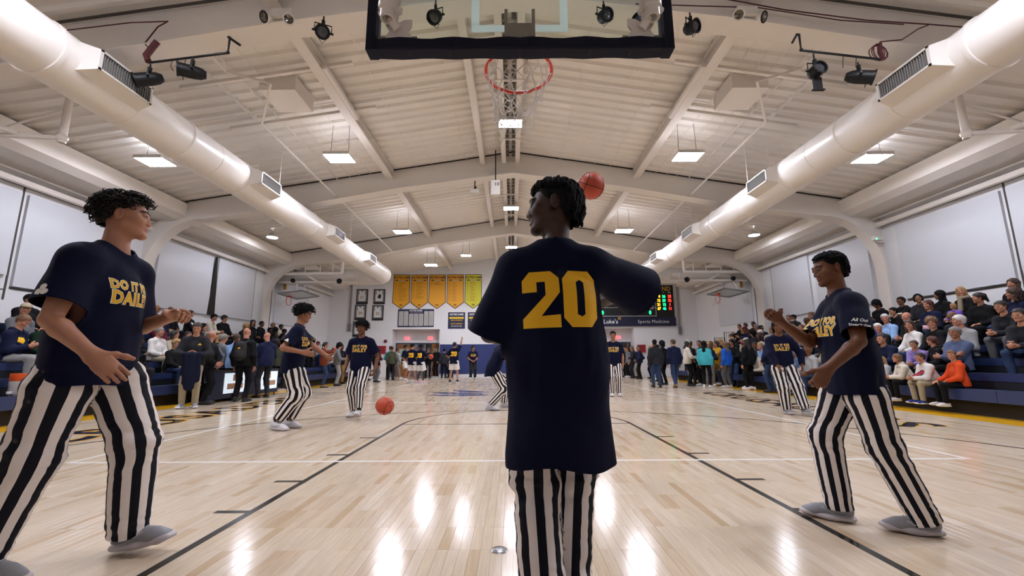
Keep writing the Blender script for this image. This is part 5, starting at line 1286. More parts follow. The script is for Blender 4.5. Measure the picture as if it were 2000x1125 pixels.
def place(f, loc, yaw, P, F, skin, label, group='players warming up', cat='person', marks=True):
    body = link('person', to_mesh('person_body', P, F, attrs={'marks': face_marks(P, f)}), skin)
    body.location = loc; body.rotation_euler = (0, 0, yaw); return tag(body, label, cat, group)

def local(loc, yaw, w):
    """World point -> the figure's own frame."""
    d = V3(w) - V3(loc); c, s = math.cos(-yaw), math.sin(-yaw); return V3(d[0] * c - d[1] * s, d[0] * s + d[1] * c, d[2])
def ldir(yaw, w): return local((0, 0, 0), yaw, w)

def snaps(trousers, f, P, F, i, ts, r=.009):
    """Snap buttons down the outer seam of one leg."""
    bvh = BVHTree.FromPolygons(np.asarray(P).tolist(), np.asarray(F).tolist()); sg = 1 - 2 * i
    for t in ts:
        c = lerp(f.hip[i], f.kn[i], t) if t <= 1 else lerp(f.kn[i], f.an[i], t - 1); o = unit(f.hr * sg + f.hf * .15)
        hit, no, _, _ = bvh.ray_cast(Vector(c + o * .5), Vector(-o))
        if hit is None: continue
        b = MB(); b.lathe([(.0001, .004), (r * .6, .0042), (r, .0022), (r, 0)], 12); b.build('snap_button', M_BLACKBTN, trousers, smooth=30, mw=Matrix.Translation(hit) @ no.to_track_quat('Z', 'Y').to_matrix().to_4x4())

def hair_obj(PF, f, m, body, name='hair'):
    return slot(link(name, one_slot(to_mesh(name, *PF)) if isinstance(PF, tuple) else PF, None, body, mw=Matrix(f.head_mat())), m)

# ---- player with the back to us, numeral 20
L1, Y1 = (.13, 1.78, 0), 0.
f = Fig(1.80, (0, 0, .945), lean=(.0, .0, 1), twist=.03, head=(1.42, .02, 0), shrug=(.012, .0),
        rh=(.30, .42, 1.30), re=(1, .15, -.25), lh=(-.15, .28, 1.10), le=(-.62, -.5, -.6), hs=1.1, rf=((.045, .12, .09), (.15, 1, 0)), lf=((-.075, -.02, .09), (-.2, 1, 0)), rk=(.1, 1, 0), lk=(-.1, 1, 0), curl=(.7, .7))
P, F, S = make_body(f, .007, True, .0035, face=dict(nose=1.2, lips=1.35))
p1 = place(f, L1, Y1, P, F, SK_DARK, 'person seen from behind in navy shirt with large gold 20, face turned aside')
P, F, _ = make_top(f, .010, 'short', hem=.355, sl_len=.315, slack=(1.62, 1.3), fold=.007, seed=4, width=1.10, flare=1.13, depth=.74, thick=.005, wavy=.012)
sh = link('shirt', to_mesh('shirt', P, F), M_NAVY, p1); number_on(sh, P, F, f, '20', .288, .232, side=.04, tilt=.02)
P, F, cs = make_legs(f, .010, (.096, .094, .088), fold=.016, seed=6, cuff=.03, bunch=.006, seat=.92)
link('trousers', to_mesh('trousers', P, F, attrs={'round': cs}), M_STRIPE, p1)
add_shoes(p1, f, M_GREYSHOE, M_PALESOLE, M_LACE); eyes(p1, f, look=(.1, 0)); eyebrows(p1, f, M_BLACKHAIR)
hair_obj(cap_hair(.006, .007, .060, .004, -.07), f, M_BLACKHAIR, p1, 'hair'); hair_obj(twists(150, 3, .088, .0070), f, M_BLACKHAIR, p1, 'twists')

# ---- tall player striding in from the side
L2, Y2 = (-2.25, 2.22, 0), math.radians(-91)
W = lambda x, y, z: local(L2, Y2, (x, y, z))
f = Fig(1.92, (0, 0, 1.03), lean=(0, .05, 1), twist=.16, head=(.42, .16, -.05), rh=W(-1.955, 1.93, 1.02), re=(.35, -1, -.25), lh=W(-2.01, 2.40, 1.245), le=(-.3, -1, -.4),
        rf=(W(-2.49, 2.09, .11), ldir(Y2, (.95, .1, -.12))), lf=(W(-2.10, 2.42, .115), ldir(Y2, (1, .02, .16))), rk=(.1, 1, 0), lk=(-.1, 1, 0), curl=(.34, .85), rpalm=ldir(Y2, (-.45, .8, -.35)), lpalm=ldir(Y2, (0, -.35, -.9)), broad=1.02)
P, F, S = make_body(f, .007, True, .0035)
p2 = place(f, L2, Y2, P, F, SK_FAIR, 'tall person with dark curly hair striding in navy slogan shirt, clover on sleeve')
P, F, _ = make_top(f, .010, 'short', hem=.145, sl_len=.235, slack=1.2, fold=.010, seed=9, width=1.08, flare=1.06, depth=.74, thick=.005, wavy=.006)
sh = link('shirt', to_mesh('shirt', P, F), M_NAVY, p2); text_on(sh, P, F, f, SLOGAN, .325, True, .080, side=-.06)
def clover(shirt, P, F, f, i, at=.15, size=.026, fwd=.15):
    b = []
    for a in (90, 210, 330):
        c = (math.cos(math.radians(a)) * size * .62, math.sin(math.radians(a)) * size * .62)
        b.append([(c[0] + size * .56 * math.cos(t * math.pi / 6), c[1] + size * .56 * math.sin(t * math.pi / 6)) for t in range(12)])
    b.append([(-size * .10, 0), (-size * .28, -size * 1.5), (-size * .05, -size * 1.55), (size * .12, 0)])
    bm = poly_bm(b, .012); o = unit(f.cr * (1 - 2 * i) + f.cf * fwd); d = unit(f.el[i] - f.sh[i]); uy = unit(-d + o * (d @ o)); ux = np.cross(uy, o)
    drape(bm, P, F, f.sh[i] + d * at * f.s, ux, uy, .002, .3); bm_obj('clover_print', bm, M_WHITEPRINT, shirt)
clover(sh, P, F, f, 0, .17, .026, -.1)
P, F, cs = make_legs(f, .010, (.118, .102, .086), fold=.010, seed=12, cuff=.02, bunch=.003)
t = link('trousers', to_mesh('trousers', P, F, attrs={'round': cs}), M_STRIPE, p2); snaps(t, f, P, F, 0, (.12, .42, .8, 1.25), .010)
add_shoes(p2, f, M_GREYSHOE, M_PALESOLE, M_LACE); eyes(p2, f, look=(.1, .1)); eyebrows(p2, f, M_BROWNHAIR)
hair_obj(cap_hair(.006, .005, .066, .02, -.055), f, M_BROWNHAIR, p2, 'hair'); hair_obj(curls(620, 4, lift=.022, length=.052, coil=.012, rad=.0036, zmin=-.5), f, M_BROWNHAIR, p2, 'curls')

# ---- player facing across from the other side
L3, Y3 = (2.10, 2.72, 0), math.radians(73)
W = lambda x, y, z: local(L3, Y3, (x, y, z))
f = Fig(1.72, (0, 0, .905), lean=(0, .03, 1), twist=-.05, head=(.22, -.03, 0), rh=W(1.76, 2.86, 1.25), re=(.35, -.8, -.7), lh=W(1.735, 2.44, .93), le=(-.6, -1, -.2),
        rf=(W(1.98, 2.82, .09), ldir(Y3, (-.75, .55, .0))), lf=(W(2.30, 2.60, .09), ldir(Y3, (-.92, .40, 0))), rk=(.1, 1, 0), lk=(-.1, 1, 0), curl=(1.75, .8), hdir=(None, ldir(Y3, (-.62, -.05, -.78))), rpalm=ldir(Y3, (-.3, -.8, -.4)), lpalm=ldir(Y3, (.2, .9, -.3)))
P, F, S = make_body(f, .007, True, .0035, face=dict(nose=1.2, lips=1.35))
p3 = place(f, L3, Y3, P, F, SK_BROWN, 'person with short black twists reaching out one fist, script print on navy sleeve')
P, F, _ = make_top(f, .010, 'short', hem=.135, sl_len=.245, slack=1.05, fold=.010, seed=14, width=1.06, flare=1.05, depth=.74, thick=.005, wavy=.006)
sh = link('shirt', to_mesh('shirt', P, F), M_NAVY, p3); text_on(sh, P, F, f, SLOGAN, .325, True, .084)
def sleeve_words(shirt, P, F, f, i, lines, at=.17, size=.03, fwd=.1):
    o = unit(f.cr * (1 - 2 * i) + f.cf * fwd); d = unit(f.el[i] - f.sh[i]); uy = unit(-d + o * (d @ o)); ux = np.cross(uy, o); tot = bmesh.new()
    for j, (t, sz, sk) in enumerate(lines):
        bm = glyph_mesh(t, size * sz * f.s, .0006, sk, 1., 'CENTER', .9, .012)
        for v in bm.verts: v.co.y -= j * size * .95
        drape(bm, P, F, f.sh[i] + d * at * f.s, ux, uy, .002, .3); me = bpy.data.meshes.new('t'); bm.to_mesh(me); bm.free(); tot.from_mesh(me); bpy.data.meshes.remove(me)
    bm_obj('sleeve_lettering', tot, M_WHITEPRINT, shirt)
SLEEVE = [('All Out', 1.0, .35), ("Doesn't allow", .72, 0)]
sleeve_words(sh, P, F, f, 1, SLEEVE, .15, .029, .10)
P, F, cs = make_legs(f, .009, (.112, .094, .080), fold=.010, seed=15, cuff=.02, bunch=.004)
link('trousers', to_mesh('trousers', P, F, attrs={'round': cs}), M_STRIPE_FINE, p3)
add_shoes(p3, f, M_GREYSHOE, M_PALESOLE, M_LACE); eyes(p3, f, look=(0, -.1)); eyebrows(p3, f, M_BLACKHAIR)
hair_obj(cap_hair(.006, .006, .060, .012, -.075), f, M_BLACKHAIR, p3, 'hair'); hair_obj(twists(150, 8, .075, .0058, droop=.95, flim=.98, up=.45), f, M_BLACKHAIR, p3, 'twists')
# ------------------------------------------------------------------ players further down the floor
M_SHORTS = mat('white_shorts', 'd9d6d2', .7, bump=(120, .1)); M_WHITESHOE = mat('white_shoe', 'd0cfd2', .6); M_PINKSHOE = mat('pink_shoe', 'd99fb4', .6)
AFRO = curls(420, 11, coil=.012, rad=.0056, length=.045, zmin=-.3, lift=.050, turns=1.3)
AFRO_ME = one_slot(to_mesh('afro', *AFRO)); CAP_ME = one_slot(to_mesh('cap_hair', *cap_hair(.008, .014, .058, .0, -.075))); CAP_BIG = one_slot(to_mesh('cap_hair', *cap_hair(.009, .026, .056, .0, -.06)))
def mid_player(loc, yaw, pose, label, skin, hairs, stripe=None, sleeve='short', text=None, number=None, shoes=(M_WHITESHOE, M_PALESOLE), legs='trousers', res=.014, top_kw={}, leg_kw={}, clover_i=None, hairmat=None, sleeve_i=None, face={}):
    f = Fig(**pose); P, F, S = make_body(f, res, True, res / 2, face=face); b = place(f, loc, yaw, P, F, skin, label, 'players warming up')
    kw = dict(hem=.14, sl_len=.235, slack=1.2, fold=.006, seed=len(label), width=1.05, flare=1.05, depth=.74, thick=.005, wavy=.006); kw.update(top_kw)
    P, F, _ = make_top(f, res * .9, sleeve, **kw); sh = link('shirt', to_mesh('shirt', P, F), M_NAVY, b)
    if text: text_on(sh, P, F, f, SLOGAN, text, True, .090, thin=.45)
    if number: number_on(sh, P, F, f, '20', number, .21)
    if clover_i is not None: clover(sh, P, F, f, clover_i, .17, .026, -.1)
    if sleeve_i is not None: sleeve_words(sh, P, F, f, sleeve_i, SLEEVE, .16, .03, .25)
    lk = dict(r=(.108, .092, .076), fold=.010, seed=len(label) + 1, cuff=.0, bunch=.004); lk.update(leg_kw)
    P, F, cs = make_legs(f, res * .9, **lk)
    link('trousers' if legs != 'shorts' else 'shorts', to_mesh('trousers', P, F, attrs={'round': cs}), M_SHORTS if legs == 'shorts' else (stripe or mat('black_trousers', '0e0e13', .8)), b)
    add_shoes(b, f, shoes[0], shoes[1], M_LACE)
    for h in hairs: hair_obj(h, f, hairmat or M_BLACKHAIR, b)
    return b, f
L4, Y4 = (-3.42, 6.5, 0), math.radians(-74); W = lambda x, y, z: local(L4, Y4, (x, y, z))
b, f = mid_player(L4, Y4, dict(H=1.92, pelvis=(0, .02, .97), lean=(0, .10, 1), twist=.05, head=(.05, -.12, 0), rh=W(-3.14, 6.28, 1.12), re=(.4, -1, -.3), lh=W(-2.93, 6.62, 1.06), le=(-.5, -1, -.4), rf=(W(-3.52, 6.40, .11), ldir(Y4, (1, -.25, -.12))), lf=(W(-3.46, 6.62, .10), ldir(Y4, (1, -.1, -.05))), rk=(.1, 1, 0), lk=(-.1, 1, 0), curl=(.5, .8)),
    'tall person with black afro bending knees in navy slogan shirt and cropped striped trousers', SK_TAN, [CAP_BIG, AFRO_ME], M_STRIPE, text=.325, clover_i=0, leg_kw=dict(to=.9, cuff=.03, r=(.112, .096, .084)), res=.012)
P, F = tubes([[f.an[i] + V3(0, 0, z) for z in (-.03, .05, .11)] for i in (0, 1)], .042, 8); link('sock', to_mesh('sock', P, F), M_BLACKSOCK, b)
L5, Y5 = (-2.84, 7.85, 0), math.radians(176); W = lambda x, y, z: local(L5, Y5, (x, y, z))
b, f = mid_player(L5, Y5, dict(H=1.74, pelvis=(0, 0, .91), lean=(0, .02, 1), head=(-.1, -.03, 0), rh=W(-3.08, 7.75, .84), lh=W(-2.56, 7.8, .84), re=(.6, -1, 0), le=(-.6, -1, 0), rf=(W(-2.95, 7.9, .09), ldir(Y5, (-.1, -1, 0))), lf=(W(-2.72, 7.55, .13), ldir(Y5, (.1, -1, .2))), curl=(.6, .6)),
    'person with curly afro walking forward in navy slogan shirt and striped trousers', SK_BROWN, [CAP_BIG, AFRO_ME], M_STRIPE_FINE, text=.335, leg_kw=dict(to=.93, cuff=.0, r=(.108, .088, .064)), top_kw=dict(hem=.20))
P, F = tubes([[f.an[i] + V3(0, 0, z) for z in (-.03, .05, .11)] for i in (0, 1)], .042, 8); link('sock', to_mesh('sock', P, F), M_BLACKSOCK, b)
L6, Y6 = (5.02, 8.05, 0), math.radians(165); W = lambda x, y, z: local(L6, Y6, (x, y, z))
LONGTW = one_slot(to_mesh('twists', *twists(110, 21, .17, .0085)))
b, f = mid_player(L6, Y6, dict(H=1.74, pelvis=(0, 0, .92), lean=(.03, .05, 1), head=(.05, .0, .05), rh=W(4.78, 7.80, .87), lh=W(5.26, 7.85, .88), re=(1, -.6, 0), le=(-1, -.6, 0), rf=(W(4.98, 8.0, .09), ldir(Y6, (-.1, -1, 0))), lf=(W(5.15, 7.75, .11), ldir(Y6, (.15, -1, .1))), curl=(.5, .5)),
    'smiling person with long twists in navy long-sleeved slogan top and striped trousers', SK_BROWN, [CAP_ME, LONGTW], stripe_mat('striped_trousers_broad', 9, '0a0d18', 'dcd6d2', .2), sleeve='long', text=.32, shoes=(M_GREYSHOE, M_PALESOLE), sleeve_i=1, top_kw=dict(hem=.07, flare=1.0), leg_kw=dict(r=(.125, .115, .085), fold=.013))
b = MB(); b.box(-.016, .016, .0, .004, -.01, .01); b.build('hair_clip', M_WHITEPRINT, C.objects[-1].parent if False else None, mw=None) if False else None
L7, Y7 = (-.42, 9.0, 0), math.radians(-70); W = lambda x, y, z: local(L7, Y7, (x, y, z))
mid_player(L7, Y7, dict(H=1.80, pelvis=(0, -.05, .80), lean=(0, .42, 1), head=(0, -.1, 0), rh=W(-.02, 8.85, 1.1), lh=W(.05, 9.2, 1.1), rf=(W(-.52, 8.80, .10), ldir(Y7, (1, -.3, -.1))), lf=(W(-.25, 9.3, .10), ldir(Y7, (1, 0, 0))), rk=(.1, 1, 0), lk=(-.1, 1, 0), curl=(.8, .8)),
    'crouching person in striped trousers half hidden behind the player with number 20', SK_TAN, [CAP_ME], M_STRIPE_FINE, text=None, res=.016, hairmat=M_BROWNHAIR)
mid_player((2.80, 12.0, 0), math.radians(170), dict(H=1.82, pelvis=(0, 0, .96), rf=((.09, .05, .09), (0.1, 1, 0)), lf=((-.10, .0, .09), (-.1, 1, 0)), curl=(.5, .5)),
    'person of whom only striped trousers and pale shoes show beside the front player', SK_TAN, [CAP_ME], M_STRIPE_FINE, res=.018, text=.33)
# white-shorts group under the far end
mid_player((-2.75, 19.7, 0), math.radians(-6), dict(H=1.86, pelvis=(0, 0, .98), lean=(.03, .02, 1), head=(-.25, .15, 0), rh=(.30, .30, 1.98), re=(1, .3, 0), lh=(-.25, .30, 1.10), le=(-1, -.6, -.3), rf=((.17, .0, .09), (.1, 1, 0)), lf=((-.17, .0, .09), (-.1, 1, 0)), curl=(.9, .6), shrug=(.04, 0)),
    'person in white shorts with 20 on back, one arm still raised from a shot', SK_FAIR, [CAP_ME], legs='shorts', number=.30, res=.016, leg_kw=dict(to=.42, r=(.12, .12, .125), cuff=0, bunch=0), shoes=(M_BLACKSOCK, M_WHITESHOE), hairmat=M_BROWNHAIR)
mid_player((-2.2, 23.2, 0), math.radians(195), dict(H=1.80, pelvis=(0, 0, .95), head=(.6, 0, 0), rh=(.12, .24, .98), lh=(-.06, .26, .96), re=(1, -.6, 0), le=(-1, -.6, 0), rf=((.12, 0, .09), (.2, 1, 0)), lf=((-.12, 0, .09), (-.2, 1, 0)), curl=(.6, .6)),
    'person in navy slogan shirt and dark trousers standing before the wall mats', SK_TAN, [CAP_ME], res=.016, text=.33)
mid_player((-5.60, 22.0, 0), math.radians(-95), dict(H=1.84, pelvis=(0, 0, .97), head=(.2, -.2, 0), rh=(.14, .16, .95), lh=(-.10, .22, .96), rf=((.12, .05, .09), (.1, 1, 0)), lf=((-.12, 0, .09), (-.1, 1, 0)), curl=(.5, .5)),
    'person in white shorts standing side-on with one white arm sleeve near the doorway', SK_TAN, [CAP_ME], legs='shorts', res=.018, leg_kw=dict(to=.42, r=(.12, .12, .125), cuff=0, bunch=0), hairmat=M_BROWNHAIR)
mid_player((-4.62, 19.4, 0), math.radians(-20), dict(H=1.78, pelvis=(0, 0, .94), head=(-.5, 0, 0), rh=(.16, .22, .98), lh=(-.16, .2, .98), rf=((.12, .1, .09), (.1, 1, 0)), lf=((-.12, -.1, .10), (-.1, 1, 0)), curl=(.5, .5)),
    'person in white shorts with 20 on back and dark bobbed hair, walking away', SK_FAIR, [CAP_BIG], legs='shorts', number=.30, res=.018, leg_kw=dict(to=.42, r=(.12, .12, .125), cuff=0, bunch=0))
b, f = mid_player((-4.18, 19.2, 0), math.radians(-30), dict(H=1.76, pelvis=(0, 0, .93), head=(-.3, -.1, 0), rh=(.20, .34, 1.16), re=(1, -.6, -.5), lh=(-.1, .30, 1.1), le=(-1, -.6, -.5), rf=((.12, .05, .09), (.1, 1, 0)), lf=((-.12, -.05, .09), (-.1, 1, 0)), curl=(.3, .3)),
    'person in white shorts and pink shoes holding a basketball at the waist', SK_DARK, [CAP_ME], legs='shorts', number=.30, res=.018, leg_kw=dict(to=.42, r=(.12, .12, .125), cuff=0, bunch=0), shoes=(M_PINKSHOE, M_WHITESHOE))
_c, _s = math.cos(math.radians(-30)), math.sin(math.radians(-30))
_h = (f.wr[0] + f.wr[1]) / 2 + V3(.16, .12, .04); ball((-4.18 + _h[0] * _c - _h[1] * _s, 19.2 + _h[0] * _s + _h[1] * _c, _h[2]), (.2, .4, .1), 'orange basketball held at the waist by the player in pink shoes')
# ------------------------------------------------------------------ the crowd
CT = {}
def cloth(c, rough=.85): return mat('cloth_' + c, c, rough, bump=(90, .15), spec=.2)
SKINS = {'fair': SK_FAIR, 'rosy': skin_mat('skin_rosy', 'b07a64', '9a5048', '4a382c'), 'tan': SK_TAN, 'brown': SK_BROWN, 'deep': SK_DARK}
HAIRC = {'black': M_BLACKHAIR, 'dark brown': mat('hair_dark_brown', '20150f', .6), 'brown': mat('hair_brown', '3b2618', .6), 'light brown': mat('hair_light_brown', '6a4a2e', .6), 'blond': mat('hair_blond', '9c7b4c', .6), 'grey': mat('hair_grey', '77736f', .7), 'white': mat('hair_white', 'c2beb8', .7), 'red-brown': mat('hair_auburn', '4a2216', .6)}
TOPC = {'black': '0d0d10', 'navy': '121936', 'charcoal': '24252a', 'grey': '6c6d70', 'light grey': '9b9b9c', 'white': 'cfccc8', 'cream': 'c9c1b2', 'light blue': '86a5cf', 'slate blue': '4b5674', 'bright blue': '1f56b8', 'teal': '3fa3ad', 'maroon': '4a141f', 'olive': '474a38', 'dark green': '163022', 'orange': 'c9471c', 'lavender': '8a78b4', 'coral': 'c4675a', 'rust': '6e3220', 'gold': 'b98d1d', 'purple': '6d52a8', 'pink': 'b98090', 'beige': '9d9482', 'denim': '3a4a64'}
TROUC = {'black': '0c0c0f', 'navy': '131a30', 'jeans': '2b3b58', 'grey': '5e5e60', 'light grey': '8d8c8b', 'khaki': '9a8f78', 'tan': '8d6f3c', 'charcoal': '26262a', 'white': 'c9c6c2'}
def hair_style(kind):
    S = Solid(); cap = S.ell(SK_C, SK_R + .013, None, .01); S.cone((0, -.06, .01), (0, -.05, -.05), .062, .056, .03); cut = True; amp = .004
    if kind in ('long', 'long2'):
        dz = -.20 if kind == 'long' else -.28
        S.cone((.062, -.02, .02), (.085, .0, dz * .8), .036, .026, .03); S.cone((-.062, -.02, .02), (-.085, .0, dz * .8), .036, .026, .03); S.cone((0, -.06, .0), (0, -.085, dz), .075, .06, .04, False, (np.array([0, 1., 0]), .6)); amp = .006
    if kind == 'bob':
        for g in (-1, 1): S.cone((g * .066, -.02, .03), (g * .074, .0, -.07), .034, .030, .03)
        S.cone((0, -.06, .0), (0, -.07, -.08), .072, .062, .03); amp = .006
    if kind == 'pony': S.cone((0, -.10, .05), (0, -.135, -.10), .034, .022, .02)
    if kind == 'bun': S.ball((0, -.09, .09), .040, .01)
    if kind == 'curly': S.p = []; S.ell(SK_C + (0, -.01, .01), SK_R + (.035, .03, .035), None, .01); S.cone((0, -.06, .01), (0, -.06, -.07), .085, .075, .03); amp = .012
    P, F = S.mesh(.010); N = normals(P, F); P = P + N * (amp * vnoise(P, 46, 3) + amp * .5 * vnoise(P, 95, 4))[:, None]
    y, z, x = P[:, 1], P[:, 2], np.abs(P[:, 0])
    if kind in ('long', 'long2', 'bob', 'curly'):
        c = np.where((y > .03) & (z < .062) & (x < .062 + .0 * z), 1., -1.); c = .068 - np.linalg.norm((P - V3(0, .105, -.03)) * V3(1, .8, .62), axis=1); P, F, _ = clip(P, F, c)
    else:
        line = np.where(y > .055, .060, np.where(y > .0, .0 + .06 * (y / .055) ** 2, -.07)); line = np.where((y <= 0) & (y > -.03), .0 + y * 1., line); P, F, _ = clip(P, F, np.where((kind in ('pony',)) & (y < -.1), -1, line - z))
    return P, F
def hat_style(kind):
    b = MB()
    if kind == 'beanie':
        prof = [(.088, .02), (.094, .03), (.094, .055), (.088, .06)] + [(.088 * math.cos(t), .06 + .085 * math.sin(t)) for t in np.linspace(.1, math.pi / 2 - .01, 7)]
        b.lathe(prof, 18, Matrix.Translation((0, -.012, 0)) @ Matrix.Scale(1.2, 4, (0, 1, 0)))
    else:
        k = .075 if kind == 'cap' else .055
        prof = [(.084, .045), (.086, .06)] + [(.086 * math.cos(t), .06 + k * math.sin(t)) for t in np.linspace(.1, math.pi / 2 - .01, 6)]
        b.lathe(prof, 18, Matrix.Translation((0, -.012, 0)) @ Matrix.Scale(1.2, 4, (0, 1, 0)))
        n = 10; pts = [(.07 * math.cos(t), .06 + .10 * math.sin(t)) for t in np.linspace(0, math.pi, n)]; b.prism(pts, .046, .054)
    return b.mesh('hat', True)
HS = {k: one_slot(to_mesh('hair_' + k.replace('2', ''), *hair_style(k))) for k in ('short', 'long', 'long2', 'bob', 'pony', 'bun', 'curly')}
for k in ('beanie', 'cap', 'flatcap'): HS[k] = one_slot(hat_style(k))
# pose prototypes
sit = dict(pelvis=(0, 0, .09), rf=((.13, .40, -.34), (.15, 1, 0)), lf=((-.13, .40, -.34), (-.15, 1, 0)), rk=(.15, .6, 1), lk=(-.15, .6, 1), H=1.74)
POSES = {'lap': dict(sit, lean=(0, .02, 1), rh=(.12, .30, .17), lh=(-.12, .30, .17), curl=(.4, .4), rpalm=(0, 0, -1), lpalm=(0, 0, -1)), 'clasp': dict(sit, lean=(0, .42, 1), rh=(.04, .50, .20), lh=(-.04, .50, .20), curl=(.9, .9), head=(0, .2, 0)), 'arms': dict(sit, lean=(0, -.04, 1), rh=(-.13, .22, .34), lh=(.13, .25, .30), re=(1, -.2, -.5), le=(-1, -.2, -.5), curl=(.6, .6)),
         'phone': dict(sit, lean=(0, .15, 1), rh=(.05, .32, .30), lh=(-.05, .30, .28), head=(0, -.42, 0), curl=(.8, .8)), 'left': dict(sit, lean=(.03, .1, 1), rh=(.15, .38, .15), lh=(-.14, .36, .15), head=(.75, 0, 0), curl=(.3, .3), rpalm=(0, 0, -1), lpalm=(0, 0, -1)), 'right': dict(sit, lean=(-.03, .08, 1), rh=(.13, .36, .15), lh=(-.10, .30, .18), head=(-.75, .03, 0), curl=(.3, .3), rpalm=(0, 0, -1), lpalm=(0, 0, -1)),
         'chin': dict(sit, lean=(0, .28, 1), rh=(.04, .42, .43), re=(1, -.2, -.8), lh=(-.10, .32, .17), curl=(1.1, .4)), 'clap': dict(sit, lean=(0, .05, 1), rh=(.05, .36, .42), lh=(-.05, .36, .42), curl=(.15, .15), rpalm=(-1, 0, 0), lpalm=(1, 0, 0), head=(.3, .05, 0))}
up = dict(pelvis=(0, 0, .92), H=1.74, rf=((.11, .0, .09), (.2, 1, 0)), lf=((-.11, .03, .09), (-.2, 1, 0)))
POSES.update({'stand': dict(up, curl=(.5, .5)), 'pockets': dict(up, rh=(.24, .12, .90), lh=(-.24, .12, .90), re=(1, -1, 0), le=(-1, -1, 0), head=(.3, 0, 0), curl=(.8, .8)), 'crossed': dict(up, rh=(-.13, .20, 1.18), lh=(.13, .24, 1.14), re=(1, -.2, -.5), le=(-1, -.2, -.5), head=(-.2, 0, 0), curl=(.6, .6)), 'hold': dict(up, lean=(0, .04, 1), rh=(.09, .28, 1.06), lh=(-.09, .28, 1.06), re=(1, -.5, -.6), le=(-1, -.5, -.6), head=(.1, -.2, 0), curl=(.9, .9)),
              'step': dict(up, lean=(0, .05, 1), rf=((.10, .28, .09), (.1, 1, 0)), lf=((-.10, -.22, .11), (-.1, 1, -.15)), head=(.35, 0, 0), curl=(.5, .5)), 'photo': dict(up, rh=(.09, .34, 1.46), lh=(-.09, .34, 1.46), re=(1, -.3, -.8), le=(-1, -.3, -.8), curl=(.8, .8)), 'lookleft': dict(up, head=(1.0, 0, 0), rh=(.16, .18, .94), lh=(-.14, .2, .96), curl=(.6, .6))})
PROTO = {}
def proto(p):
    if p in PROTO: return PROTO[p]
    f = Fig(**POSES[p]); seated = f.pv[2] < .3; sd = len(PROTO) + 3
    P, F, S = make_body(f, .016, False, .008); body = one_slot(to_mesh('person_body', P, F, attrs={'marks': face_marks(P, f)}))
    P, F, _ = make_top(f, .017, 'long', hem=(.045 if seated else .10), fold=.009, seed=sd, thick=0, neck=.080, wavy=0, slack=1.15, width=1.04); top = one_slot(to_mesh('top', P, F))
    P, F, cs = make_legs(f, .017, (.088, .070, .058), fold=.009, seed=sd, thick=0, cuff=.0); leg = one_slot(to_mesh('trousers', P, F))
    H = Solid(); q = f.nb + f.up * .03 * f.s - f.cf * .045; H.cone(q + f.cr * .07, q - f.cr * .07 - f.cf * .0, .045, .045, .02); H.cone(q + f.cr * .075, q + f.cr * .055 + f.cf * .12 - f.up * .05, .035, .02, .02); H.cone(q - f.cr * .075, q - f.cr * .055 + f.cf * .12 - f.up * .05, .035, .02, .02); P, F = H.mesh(.014); hood = one_slot(to_mesh('hood', P, F))
    PROTO[p] = (f, body, top, leg, hood, seated); return PROTO[p]
USED = {}
